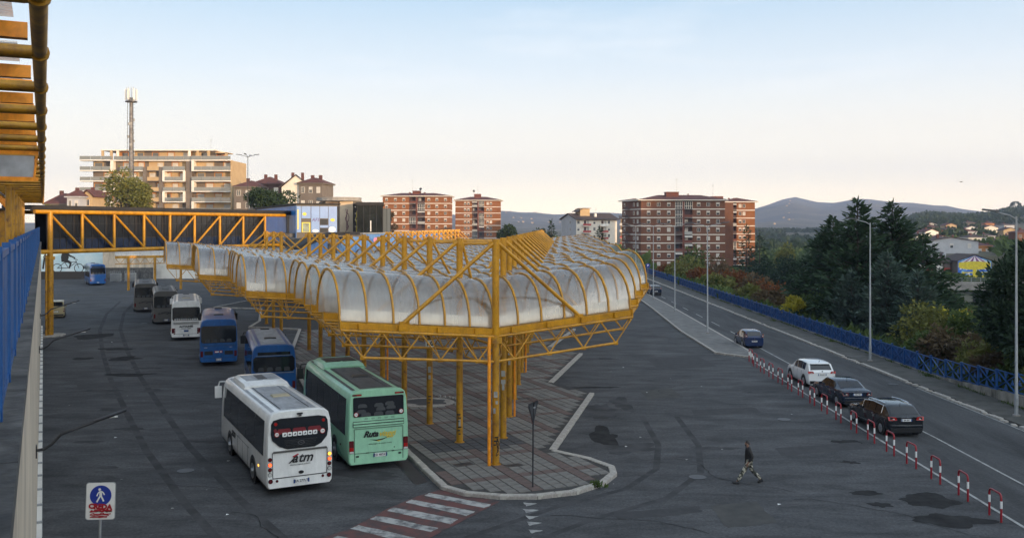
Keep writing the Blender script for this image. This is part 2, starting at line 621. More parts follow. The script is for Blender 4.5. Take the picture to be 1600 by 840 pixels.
wear('slab_grey', .25, .35, (1, 1, 1))
wear('slab_red', .25, .35, (1, 1, 1))

def scribble(name, par, c, ux, uz, w_, h_, mt, seed, th=.05):
    """sprayed wiggly line: flat ribbons following a random looping path"""
    rnd = random.Random(seed)
    c, ux, uz = Vector(c), Vector(ux).normalized(), Vector(uz).normalized()
    nn = ux.cross(uz).normalized() * .002
    n = 34
    pts = []
    a1, a2 = rnd.uniform(5, 7), rnd.uniform(8, 12)
    for i in range(n):
        t = i / (n - 1)
        pts.append((-w_ / 2 + w_ * t + .16 * w_ * math.sin(a2 * t * 3 + seed), h_ * .45 * math.sin(a1 * t * 4 + seed) * (.6 + .4 * math.cos(a2 * t))))
    mb = MB()
    for (x0, y0), (x1, y1) in zip(pts, pts[1:]):
        d = Vector((x1 - x0, y1 - y0))
        if d.length < 1e-5:
            continue
        q = Vector((-d.y, d.x)).normalized() * th / 2
        f = lambda a, b: c + ux * a + uz * b
        mb.slab([f(x0 - q.x, y0 - q.y), f(x1 - q.x, y1 - q.y), f(x1 + q.x, y1 + q.y), f(x0 + q.x, y0 + q.y)], nn)
        nn = nn * 1.012
    return mb.build(name, M[mt], par)

mat('glow_cream', (.72, .62, .48), .7, col2=(.50, .43, .34), vscale=1.5)  # cream standing in for the warm glow low on the vaults
# ------------------------------------------------------------------ terrain
def smooth(a, b, x):
    t = max(0.0, min(1.0, (x - a) / (b - a)))
    return t * t * (3 - 2 * t)
FAR = [(-3000, 352), (0, 350), (600, 345), (740, 336), (783, 331), (825, 334), (880, 340), (960, 336), (1050, 330), (1130, 332), (1170, 330), (1200, 322), (1222, 313), (1242, 309), (1262, 315), (1290, 320), (1312, 319), (1330, 314), (1356, 313), (1380, 318), (1420, 322), (1470, 325), (1520, 331), (1600, 336), (1800, 330), (5000, 320)]
NEAR = [(-3000, 380), (1100, 380), (1380, 372), (1425, 340), (1450, 335), (1500, 338), (1545, 337), (1575, 331), (1600, 328), (1800, 322), (5000, 300)]
def prof(tab, px):
    for (a, ya), (b, yb) in zip(tab, tab[1:]):
        if px <= b:
            return ya + (yb - ya) * smooth(a, b, max(px, a)) if tab is FAR else ya + (yb - ya) * (max(px, a) - a) / (b - a)
    return tab[-1][1]
def ground_z(x, y):
    z = -.35
    # valley beyond the blue fence on the right
    z -= 7.0 * smooth(31.5, 44, x) * (1 - smooth(900, 1300, y))
    if y > 300:
        px = 800 + F * x / y
        hn = H + (YH - prof(NEAR, px)) * 1500 / F
        hf = H + (YH - prof(FAR, px)) * 5600 / F
        n = noise.fractal(Vector((x * .0016, y * .0016, 3.1)), 1, 2, 5)
        n2 = noise.fractal(Vector((x * .006, y * .006, 1.7)), 1, 2, 4)
        a = hn * smooth(520, 1500, y) + (n2 * 3.5) * smooth(500, 1000, y)
        if y > 1500:
            a -= (y - 1500) * .03
        b_ = (hf + 0) * smooth(1900, 5600, y) ** 1.15 + (n * 26) * smooth(1500, 3600, y) * (1 - .75 * smooth(4600, 5600, y))
        if y > 5600:
            b_ = hf - (y - 5600) * .12
        z = max(z, a if hn > 0 else -99, b_ if y > 1500 else -99)
    return z
def axis(lo, hi, n, k):
    out_ = []
    for i in range(n + 1):
        t = -1 + 2 * i / n
        v = math.sinh(t * k) / math.sinh(k)
        out_.append(v * (hi if v > 0 else -lo))
    return out_
xs = sorted(axis(-4600, 4600, 190, 5.0) + [30.8, 31.5, 34, 37, 40, 44])
ys = [-420, -300, -200, -120, -60, -20] + [i * 12.0 for i in range(0, 30)] + [360 * (6300 / 360) ** (i / 95) for i in range(96)]
tv, tf = [], []
for y in ys:
    for x in xs:
        tv.append((x, y, ground_z(x, y)))
nx = len(xs)
for j in range(len(ys) - 1):
    for i in range(nx - 1):
        a = j * nx + i
        tf.append((a, a + 1, a + nx + 1, a + nx))
me = bpy.data.meshes.new('ground')
me.from_pydata(tv, [], tf)
me.shade_smooth()
gm = mat('earth', (.060, .058, .030), .95, col2=(.030, .036, .018), vscale=.06, bump=.3, bscale=3, detail=9)
# larger fields and woods on the hills
t_ = gm.node_tree
b_ = t_.nodes['Principled BSDF']
nzf = N(t_, 'ShaderNodeTexNoise')
nzf.inputs['Scale'].default_value = .0035
nzf.inputs['Detail'].default_value = 8
nzf.inputs['Roughness'].default_value = .7
tcf = N(t_, 'ShaderNodeTexCoord')
t_.links.new(tcf.outputs['Object'], nzf.inputs['Vector'])
mrf = N(t_, 'ShaderNodeMapRange')
mrf.inputs['From Min'].default_value = .46
mrf.inputs['From Max'].default_value = .62
t_.links.new(nzf.outputs['Fac'], mrf.inputs['Value'])
mxf = N(t_, 'ShaderNodeMixRGB')
mxf.inputs[2].default_value = (.115, .098, .052, 1)
prev = b_.inputs['Base Color'].links[0].from_socket
t_.links.new(mrf.outputs[0], mxf.inputs['Fac'])
t_.links.new(prev, mxf.inputs[1])
t_.links.new(mxf.outputs[0], b_.inputs['Base Color'])
me.materials.append(gm)
struct(link('ground', me))

# unseen ridge added behind the viewpoint to hold the low sun off the station
hv, hf_ = [], []
sdir = Vector((math.sin(SUN_AZ), math.cos(SUN_AZ), 0))
sper = Vector((-sdir.y, sdir.x, 0)) if False else Vector((.6947, .7193, 0))
qs = [-520 + 20 * i for i in range(50)]
for q in qs:
    top = 35 + 2.5 * noise.noise(Vector((q * .02, 0, 0))) + 20 * smooth(246, 262, q) * (1 - smooth(284, 299, q))  # raised stretch shaped to shade the brown brick block
    for d_, f_ in ((70, 0), (95, .25), (120, .7), (142, .95), (150, 1.0), (175, .97), (230, .9), (300, .3), (380, -.1)):
        p = sdir * d_ + sper * q
        hv.append((p.x, p.y, -8 + (top + 8) * f_ if f_ < 1 else top))
for i in range(len(qs) - 1):
    for k in range(8):
        a = i * 9 + k
        hf_.append((a, a + 9, a + 10, a + 1))
me = bpy.data.meshes.new('shade_ridge')
me.from_pydata(hv, [], hf_)
me.shade_smooth()
me.materials.append(gm)
struct(link('shade_ridge', me))

# ------------------------------------------------------------------ station yard, road, markings
m_ = MB()
m_.quad((-130, -30, 0), (17.9, -30, 0), (17.9, 235, 0), (-130, 235, 0))
lot = struct(m_.build('station_yard', M['asphalt']))
m_ = MB()
m_.quad((17.9, -30, .0), (26.45, -30, .0), (27.4, 420, .0), (17.9, 420, .0))
road = struct(m_.build('road', M['asphalt_road']))
ZN = [0]
def zn(z):
    ZN[0] += 1
    return z + ZN[0] * .00006
def sheet(name, pts, mt, z=.005, par=None, rag=0.0, sub=0):
    """thin irregular flat sheet on the ground"""
    pts = [Vector((p[0], p[1], 0)) for p in pts]
    if sub:
        q = []
        for a, b in zip(pts, pts[1:] + pts[:1]):
            for k in range(sub):
                p = a.lerp(b, k / sub)
                q.append(p + Vector((random.uniform(-rag, rag), random.uniform(-rag, rag), 0)))
        pts = q
    z = zn(z)
    mb = MB()
    mb.quad(*[(p.x, p.y, z) for p in pts])
    o = mb.build(name, M[mt] if isinstance(mt, str) else mt, par)
    if par is None:
        struct(o)
    return o
def blob(name, c, rx, ry, mt, z=.006, par=None, n=26, rz=0.0, rough=.3):
    ph = random.uniform(0, 99)
    pts = []
    for k in range(n):
        a = 2 * math.pi * k / n
        r = 1 + rough * noise.noise(Vector((math.cos(a) * 1.6 + ph, math.sin(a) * 1.6, ph))) * 1.6
        x, y = math.cos(a) * rx * r, math.sin(a) * ry * r
        pts.append((c[0] + x * math.cos(rz) - y * math.sin(rz), c[1] + x * math.sin(rz) + y * math.cos(rz)))
    z = zn(z)
    mb = MB()
    for k in range(n):
        a_, b_ = pts[k], pts[(k + 1) % n]
        mb.quad((c[0], c[1], z), (a_[0], a_[1], z), (b_[0], b_[1], z))
    o = mb.build(name, M[mt], par)
    if par is None:
        struct(o)
    return o
# long white edge lines
def line(pts, wd, z=.016, name='road_line', par=None):
    for a, b in zip(pts, pts[1:]):
        a, b = Vector((*a, 0)), Vector((*b, 0))
        t = (b - a).normalized()
        nrm = Vector((-t.y, t.x, 0)) * wd / 2
        sheet(name, [a - nrm, b - nrm, b + nrm, a + nrm], 'paint_line', z, par)
line([(17.75, 28), (18.0, 45), (18.6, 71)], .13, par=road)
line([(20.5, 30), (20.95, 46), (21.05, 70), (21.35, 84)], .11, par=road)
for i in range(8):
    line([(21.6 + .08 * i, 88 + i * 9), (21.65 + .08 * i, 92 + i * 9)], .12, par=road)
line([(26.1, 24), (26.15, 60)], .10, par=road)
# zebra crossing, worn: red field with white stripes
def Z(px, py):
    return (440 + px / 2.857, 620 + py / 2.857)
def GZ(*ps):
    return [G(*Z(*p)) for p in ps]
cross = sheet('zebra_crossing', GZ((712, 412), (975, 466), (880, 515), (640, 640), (470, 720), (150, 640), (310, 585), (470, 500), (600, 445)), 'paint_red', .012)
for q in (((660, 428), (938, 480), (905, 496), (636, 441)), ((580, 458), (865, 512), (828, 531), (553, 471)), ((500, 493), (790, 545), (755, 568), (470, 508)),
          ((430, 530), (700, 585), (665, 603), (392, 546)), ((345, 572), (600, 630), (560, 650), (308, 588)), ((250, 620), (520, 680), (470, 704), (210, 640))):
    sheet('white_stripe', GZ(*q), 'paint_white', .018, cross, rag=.025, sub=7)
gy = sheet('give_way_teeth', [G(812, 786), G(858, 786), G(868, 850), G(822, 850)], 'asphalt', .003)
for (x, y, s_) in ((827, 787, 20), (828, 797, 24), (830, 807, 20), (833, 817, 24), (836, 829, 22), (841, 842, 22)):
    sheet('tooth', [G(x - s_ * .45, y - 2), G(x + s_ * .6, y - .5), G(x - s_ * .2, y + 4)], 'paint_line', .014, gy, rag=.03, sub=3)
sheet('drain_channel', [G(614, 719), G(634, 716), G(669, 752), G(649, 757)], 'dark_metal', .008)
# stains and tyre marks
for (x, y, rx, ry, mt) in ((948, 682, .62, 1.9, 'stain'), (940, 640, .8, 2.2, 'tyre_mark'), (985, 700, 1.5, 1.0, 'tyre_mark'), (930, 605, 2.2, .35, 'stain'), (972, 630, .5, 1.8, 'tyre_mark'),
                           (1448, 782, 1.0, .85, 'stain'), (1487, 812, 1.1, .7, 'stain'), (1375, 788, .35, .3, 'stain'), (1322, 690, .6, .5, 'stain'), (1330, 722, .4, .3, 'stain'),
                           (1240, 600, .9, .5, 'tyre_mark'), (1185, 612, 1.0, .3, 'tyre_mark'), (1262, 700, .7, .3, 'tyre_mark'), (1350, 770, .6, .3, 'stain'), (1120, 700, .9, .3, 'tyre_mark'),
                           (880, 610, .8, .8, 'tyre_mark'), (940, 560, 1.2, .5, 'tyre_mark'), (870, 560, .5, .9, 'tyre_mark')):
    blob('stain', G(x, y), rx, ry, mt, .004, rough=.55)
for (x, y, rx, ry) in ((150, 525, 1.6, 2.0), (190, 560, 1.3, 1.1), (160, 610, 1.2, .5), (200, 585, 1.8, .7), (175, 640, .9, .4), (140, 690, .7, .35), (240, 610, 1.0, .5), (200, 670, .8, .3), (170, 730, .5, .25),
                       (180, 545, 1.4, .8), (230, 575, 1.0, .5), (130, 560, .8, .6), (580, 742, 1.2, .55), (555, 738, 1.0, .5), (330, 690, .9, .3), (300, 560, 1.0, .4)):
    blob('stain', G(x, y), rx, ry, 'tyre_mark' if ry < .6 else 'stain', .004, rough=.42)
def arc(c, pts, wd, mt, nm):
    for off in (-.95, .95):
        za = zn(.0015)
        L_, R_ = [], []
        for i, (a, b) in enumerate(zip(pts, pts[1:] + [pts[-1]])):
            pass
        pv = [Vector((p[0], p[1], 0)) for p in pts]
        for i, p in enumerate(pv):
            t = (pv[min(i + 1, len(pv) - 1)] - pv[max(i - 1, 0)]).normalized()
            nn = Vector((-t.y, t.x, 0))
            L_.append(p + nn * (off + wd / 2))
            R_.append(p + nn * (off - wd / 2))
        mb = MB()
        for i in range(len(pv) - 1):
            a, b, c_, d = L_[i], R_[i], R_[i + 1], L_[i + 1]
            mb.quad((a.x, a.y, za), (b.x, b.y, za), (c_.x, c_.y, za), (d.x, d.y, za))
        struct(mb.build(nm, M[mt]))
arc(0, [G(430, 880), G(330, 780), G(262, 700), G(225, 640), G(196, 590), G(180, 550), G(172, 515), G(180, 490), G(200, 470)], .34, 'tyre_mark', 'tyre_mark')
# patched strips, cracks and covers in the tarmac
mat('patch', (.050, .050, .053), .9, col2=(.066, .066, .070), vscale=2.0, spec=.2)
mat('patch_pale', (.085, .083, .080), .92, col2=(.060, .060, .060), vscale=1.4, spec=.2)
for q, mt in (((1010, 560, 1090, 556, 1120, 572, 1030, 577), 'patch'), ((1080, 640, 1180, 636, 1190, 644, 1086, 649), 'patch'), ((1210, 700, 1340, 690, 1360, 700, 1222, 711), 'patch'), ((960, 800, 1090, 790, 1098, 800, 966, 811), 'patch'),
              ((120, 600, 190, 596, 196, 603, 122, 608), 'patch'), ((1110, 790, 1180, 783, 1215, 815, 1136, 824), 'patch_pale'), ((1000, 610, 1050, 607, 1066, 620, 1012, 623), 'patch_pale'), ((1460, 700, 1540, 760, 1524, 764, 1446, 704), 'patch')):
    pts = [G(q[i], q[i + 1]) for i in range(0, 8, 2)]
    sheet('tarmac_patch', pts, mt, .0028 if mt == 'patch' else .0026, rag=.06, sub=6)
rc = random.Random(19)
for (x, y, a, L) in ((1000, 720, .2, 9), (1110, 620, 2.9, 8), (1240, 780, .1, 9), (860, 805, .3, 6), (300, 640, 1.9, 10), (190, 760, .5, 5), (360, 800, .2, 7), (1060, 540, 1.3, 9), (1300, 640, 2.6, 6), (250, 520, 1.9, 12), (1420, 640, 1.5, 14), (1330, 560, 1.5, 16)):
    p = G(x, y)
    mb = MB()
    for k in range(int(L / .35)):
        a += rc.uniform(-.5, .5)
        q = p + Vector((math.cos(a), math.sin(a), 0)) * .35
        w1 = rc.uniform(.008, .02)
        nn_ = Vector((-math.sin(a), math.cos(a), 0)) * w1
        mb.quad((p - nn_) + Vector((0, 0, .0155)), (q - nn_) + Vector((0, 0, .0155)), (q + nn_) + Vector((0, 0, .0155)), (p + nn_) + Vector((0, 0, .0155)))
        p = q
    struct(mb.build('tarmac_crack', M['stain']))
for (x, y) in ((1225, 655), (1090, 745), (290, 735), (225, 505), (1395, 600)):
    p = G(x, y)
    mb = MB(); mb.disc((p.x, p.y, .0), (0, 0, 1), .36, .018, 18); mb.cur = 0
    struct(mb.build('manhole_cover', M['dark_metal']))
rc = random.Random(23)
for k in range(26):
    p = G(rc.uniform(820, 1250), rc.uniform(560, 800)) if k < 14 else G(rc.uniform(90, 420), rc.uniform(500, 820))
    mb = MB()
    s_ = rc.uniform(.03, .07)
    mb.quad((p.x - s_, p.y - s_, .012), (p.x + s_, p.y - s_ * .6, .03), (p.x + s_ * .7, p.y + s_, .014), (p.x - s_, p.y + s_ * .5, .035))
    tag(mb.build('litter', M['paint_line'] if k % 3 else M['white']), 'small scrap of pale litter lying on the tarmac', 'litter', 'litter scattered on the tarmac')
arc(0, [G(760, 850), G(900, 800), G(1010, 770), G(1060, 735), G(1060, 695), G(1030, 650)], .3, 'tyre_mark', 'tyre_mark')

# ------------------------------------------------------------------ boarding platform
PLAT = [(-2.8, 36.9), (-1.86, 36.0), (-.49, 35.6), (.98, 35.6), (2.5, 36.2), (3.76, 37.5), (4.38, 38.9), (4.42, 40.0), (3.57, 41.4), (1.99, 43.0),
        (5.07, 57.5), (2.65, 61.4), (5.73, 75.4), (3.3, 79.3), (6.4, 93.3), (4.0, 97), (7, 111), (4.6, 115), (7.6, 129), (5.2, 133), (5.5, 150), (-34, 150),
        (-38, 118), (-31.5, 116), (-27.6, 101), (-27.0, 95), (-21.4, 93), (-18.6, 78), (-18.2, 74.5), (-12.8, 57.8), (-9.5, 55.0)]
def inside(p, poly):
    c = False
    for (x1, y1), (x2, y2) in zip(poly, poly[1:] + poly[:1]):
        if (y1 > p[1]) != (y2 > p[1]) and p[0] < (x2 - x1) * (p[1] - y1) / (y2 - y1) + x1:
            c = not c
    return c
def edge_dist(p, poly):
    best = 9e9
    for (x1, y1), (x2, y2) in zip(poly, poly[1:] + poly[:1]):
        dx, dy = x2 - x1, y2 - y1
        t = max(0, min(1, ((p[0] - x1) * dx + (p[1] - y1) * dy) / (dx * dx + dy * dy)))
        best = min(best, math.hypot(x1 + t * dx - p[0], y1 + t * dy - p[1]))
    return best
TH = R(23.6)
U = Vector((-math.sin(TH), math.cos(TH), 0))
V = Vector((math.cos(TH), math.sin(TH), 0))
O = Vector((-.755, 40.4, 0))
m_ = MB()
m_.prism(PLAT, -.2, .118)
plat = struct(m_.build('boarding_platform', M['joint'], fix=True))
TS = .52
sl_m = {}
for k_ in ('slab_grey', 'slab_red', 'slab_dark'):
    a = MB()
    h = TS / 2 - .022
    c = h - .018
    a.v = [(-h, -h, 0), (h, -h, 0), (h, h, 0), (-h, h, 0), (-h, -h, .022), (h, -h, .022), (h, h, .022), (-h, h, .022), (-c, -c, .032), (c, -c, .032), (c, c, .032), (-c, c, .032)]
    a.f = [(0, 1, 5, 4), (1, 2, 6, 5), (2, 3, 7, 6), (3, 0, 4, 7), (4, 5, 9, 8), (5, 6, 10, 9), (6, 7, 11, 10), (7, 4, 8, 11), (8, 9, 10, 11)]
    a.m = [0] * 9
    sl_m[k_] = (a, a.mesh('paving_slab', M[k_]))
cells = []
for i in range(-90, 60):
    for j in range(-22, 110):
        p = O + V * (i * TS) + U * (j * TS)
        if p.y > 92 or p.x < -24:
            continue
        if inside((p.x, p.y), PLAT) and edge_dist((p.x, p.y), PLAT) > .36 + TS * .35:
            red = (i % 5 == 0) or (j % 7 == 3)
            q = p - O
            dark = -1.7 < q.dot(V) < 2.8 and 2.6 < q.dot(U) < 5.2
            cells.append((p.length, p, 'slab_dark' if dark else ('slab_red' if red else 'slab_grey')))
cells.sort(key=lambda c: c[0])
rest = {k: MB() for k in sl_m}
for n_, (d_, p, k_) in enumerate(cells):
    dz = random.uniform(-.004, .004)
    rz = TH + random.uniform(-.012, .012)
    if n_ < 300:
        link('paving_slab', sl_m[k_][1], plat, (p.x, p.y, .118 + dz), rz)
    else:
        rest[k_].add(sl_m[k_][0], Matrix.Translation((p.x, p.y, .118 + dz)) @ Matrix.Rotation(rz, 4, 'Z'))
pm = MB()
for n_, k_ in enumerate(rest):
    pm.cur = n_
    r_ = rest[k_]
    r_.m = [n_] * len(r_.f)
    pm.add(r_)
tag(pm.build('paving_slabs', [M[k] for k in rest], plat), kind='stuff')
# kerb stones
def kerb_run(poly, closed, par, maxd, z=.16, wd=.30, L0=1.0, broken=0.0, name='kerb_stone', zb=-.1):
    pr = list(zip(poly, poly[1:] + (poly[:1] if closed else [])))
    base = MB()
    b = .025
    hw = wd / 2
    base.v = [(-.5, -hw, zb), (.5, -hw, zb), (.5, hw, zb), (-.5, hw, zb), (-.5, -hw, z - b), (.5, -hw, z - b), (.5, hw, z - b), (-.5, hw, z - b), (-.5 + b, -hw + b, z), (.5 - b, -hw + b, z), (.5 - b, hw - b, z), (-.5 + b, hw - b, z)]
    base.f = [(0, 1, 5, 4), (1, 2, 6, 5), (2, 3, 7, 6), (3, 0, 4, 7), (4, 5, 9, 8), (5, 6, 10, 9), (6, 7, 11, 10), (7, 4, 8, 11), (8, 9, 10, 11)]
    base.m = [0] * 9
    bmsh = base.mesh(name, M['kerb'])
    far = MB()
    n_ = 0
    for a, c in pr:
        a, c = Vector((*a, 0)), Vector((*c, 0))
        L = (c - a).length
        k = max(1, round(L / L0))
        t = (c - a) / L
        nrm = Vector((t.y, -t.x, 0))
        for i in range(k):
            p = a + t * (L / k * (i + .5)) - nrm * (hw - .02)
            rz = math.atan2(t.y, t.x) + random.uniform(-.02, .02) * (1 + 4 * broken)
            if broken and random.random() < broken:
                pieces = [(p - t * L / k * .25, .36), (p + t * L / k * .28, .42)] if random.random() < .7 else [(p + t * .2, .4)]
            else:
                pieces = [(p, 1)]
            for pp, sc in pieces:
                dz = random.uniform(-.012, .008) - (random.uniform(0, .07) if sc < 1 else 0)
                if pp.y < maxd and n_ < 300:
                    o = link(name, bmsh, par, (pp.x, pp.y, dz), rz + (random.uniform(-.25, .25) if sc < 1 else 0))
                    o.scale = ((L / k - .015) * sc, 1, 1)
                    n_ += 1
                else:
                    far.add(base, Matrix.Translation((pp.x, pp.y, dz)) @ Matrix.Rotation(rz, 4, 'Z') @ Matrix.Diagonal((L / k * sc, 1, 1, 1)))
    if far.v:
        tag(far.build('kerb_stones', M['kerb'], par), kind='stuff')
kerb_run(PLAT[:11], False, plat, 100)
for q in range(11, 21, 2):                                   # long bay edges carry a kerb, the short ones are flush
    kerb_run(PLAT[q:q + 2], False, plat, 100)
kerb_run(PLAT[21:] + PLAT[:1], False, plat, 100)
# iron covers and a cement ring on the platform
for (x, y, rx) in ((724, 725, .5), (803, 726, .42)):
    p = G(x, y, .15)
    mb = MB()
    mb.box((p.x, p.y, .152), (rx * 1.7, rx, .012), .5)
    struct(mb.build('manhole_cover', M['dark_metal']))
for (x, y) in ((818, 622), (826, 569), (815, 612), (733, 640), (840, 572)):
    p = G(x, y, .15)
    mb = MB()
    mb.box((p.x, p.y, .153), (.95, .3, .012), 0.05)
    struct(mb.build('drain_cover', M['dark_metal']))
p = G(665, 628, .15)
mb = MB()
pts1 = [(p.x + math.cos(a * math.pi / 14) * 1.7, p.y + math.sin(a * math.pi / 14) * 1.5) for a in range(28)]
mb.prism(pts1, .14, .162)
struct(mb.build('cement_patch', M['kerb']))
blob('cement_hole', (p.x + .1, p.y + .1), 1.2, 1.0, 'slab_dark', .166, n=20)
for k in range(11):
    a = -.5 + k * .17
    mb = MB()
    mb.box((p.x + 1.95 * math.cos(a) + random.uniform(-.05, .05), p.y + 1.75 * math.sin(a), .21), (.14, .12, .10), a)
    o = mb.build('cobble', M['concrete'])
    tag(o, 'small loose grey cobble in the arc of cobbles on the platform paving', 'stone', 'loose cobbles on the platform')

# ------------------------------------------------------------------ traffic island (left of the road) and far pavement
ISL = [(19.0, 73.2), (16.6, 76.0), (16.6, 92), (17.6, 117), (18.4, 150), (18.8, 230), (20.9, 230), (20.6, 124), (19.75, 77)]
ISL = ISL[::-1]
mb = MB()
mb.prism(ISL, -.2, .13)
isl = struct(mb.build('traffic_island', mat('cement_floor', (.19, .185, .18), .9, col2=(.12, .118, .115), vscale=1.1, bump=.3, bscale=30), fix=True))
kerb_run(ISL, True, isl, 150, z=.155, wd=.22)
SWK = [(26.40, -20), (29.05, -20), (29.4, 420), (27.35, 420)]
mb = MB()
mb.prism(SWK, -.2, .12)
pav = struct(mb.build('pavement', mat('old_pavement', (.10, .096, .09), .92, col2=(.052, .052, .045), vscale=.9, bump=.5, bscale=20, detail=9), fix=True))
kerb_run([(26.42, 30), (26.75, 190), (27.3, 400)], False, pav, 190, z=.15, wd=.26, broken=.33)

# ------------------------------------------------------------------ retaining wall and elevated walkway on the left
WD = Vector((-.4509, .8926, 0))
NR = Vector((.8926, .4509, 0))
WRZ = math.atan2(WD.y, WD.x)
def WP(s, e, z):
    p = WD * s - NR * e
    return Vector((p.x, p.y, z))
def wbox(mb, s0, s1, e0, e1, z0, z1):
    c = WP((s0 + s1) / 2, (e0 + e1) / 2, (z0 + z1) / 2)
    mb.box(c, (abs(s1 - s0), abs(e1 - e0), abs(z1 - z0)), WRZ)
wall = thing('retaining_wall', 'long stained cream concrete wall below the blue railing on the left', 'wall', WP(40, .4, 0))
def to_local(mb, o):
    mi = (Matrix.Translation(o.location) @ Matrix.Rotation(o.rotation_euler.z, 4, 'Z')).inverted()
    mb.v = [tuple(mi @ Vector(p)) for p in mb.v]
    return mb
mb = MB(); wbox(mb, -25, 103, .185, .62, -.3, 8.78)
to_local(mb, wall).build('wall_face', M['wall_cream'], wall)
n_ = 0
for i in range(40):
    mb = MB(); wbox(mb, -20 + i * 3.0, -17.02 + i * 3.0, .15, .74, 8.783 + random.uniform(0, .006), 8.93)
    to_local(mb, wall).build('coping_stone', M['concrete_dark'], wall)
mb = MB(); wbox(mb, -20, 95, .035, .182, 1.0, 1.35)
to_local(mb, wall).build('conduit', M['render_white'], wall)
mb = MB()
for i in range(56):
    wbox(mb, -18 + i * 2.0, -17.9 + i * 2.0, .02, .182, .94, 1.41)
to_local(mb, wall).build('conduit_clamps', M['galv'], wall)
wk = struct(bpy.data.objects.new('walkway', None))
COL.objects.link(wk)
mb = MB(); wbox(mb, -25, 110, .64, 7.2, 8.4, 8.88)
mb.build('deck', M['concrete_dark'], wk)
# blue railing of upright plates between posts
rail = thing('blue_railing', 'blue metal railing of upright plates along the walkway edge at far left', 'railing', WP(40, .33, 8.9))
i = 0
s = 2.2
while s < 99:
    mb = MB(); wbox(mb, s - .04, s + .04, .29, .37, 8.93, 10.33)
    to_local(mb, rail).build('post', M['fence_blue'], rail)
    for k in range(5):
        a = s + .22 + k * .375
        mb = MB(); wbox(mb, a - .13, a + .13, .315, .34, 9.02, 10.20)
        to_local(mb, rail).build('slat', M['fence_blue'], rail)
    mb = MB()
    wbox(mb, s + .04, s + 2.06, .305, .35, 10.22, 10.28)
    to_local(mb, rail).build('rail', M['fence_blue'], rail)
    mb = MB()
    wbox(mb, s + .04, s + 2.06, .305, .35, 8.96, 9.015)
    to_local(mb, rail).build('rail', M['fence_blue'], rail)
    s += 2.1
# arm lamps sticking out of the wall
arm0 = None
for n_, (s_, z_, lab) in enumerate(((25.5, 5.0, 'dark bent lamp arm on the left wall, nearest the pedestrian sign'), (45.5, 5.1, 'dark bent lamp arm on the left wall, the middle one of three'), (60, 5.3, 'dark bent lamp arm on the left wall beside the yellow bridge post'))):
    if arm0 is None:
        arm0 = thing('wall_lamp', lab, 'lamp', WP(s_, .16, z_), WRZ - R(90), 'lamp arms on the retaining wall')
        mb = MB()
        mb.tube([(0, 0, 0), (.18, 0, .02), (.35, 0, .12), (.55, 0, .34), (.95, 0, .47), (1.35, .05, .58)], .035, 8)
        mb.build('arm', M['dark_metal'], arm0, smooth=True)
        mb = MB()
        mb.loft([[(x, yy * w_ + .06, zz * .05 + .58 + (x - 1.3) * .3) for yy, zz in ((-.1, -.6), (.1, -.6), (.12, .3), (0, .9), (-.12, .3))] for x, w_ in ((1.3, .6), (1.45, 1.0), (1.9, 1.0), (2.05, .5))])
        mb.build('lamp_head', M['dark_metal'], arm0, smooth=True)
        mb = MB(); mb.box((1.7, .06, .655), (.3, .14, .02)); mb.build('lamp_glass', M['lamp_clear'], arm0)
        mb = MB(); mb.box((.01, 0, -.02), (.03, .2, .3)); mb.build('bracket', M['dark_metal'], arm0)
    else:
        copy_tree(arm0, WP(s_, .16, z_), WRZ - R(90), lab)
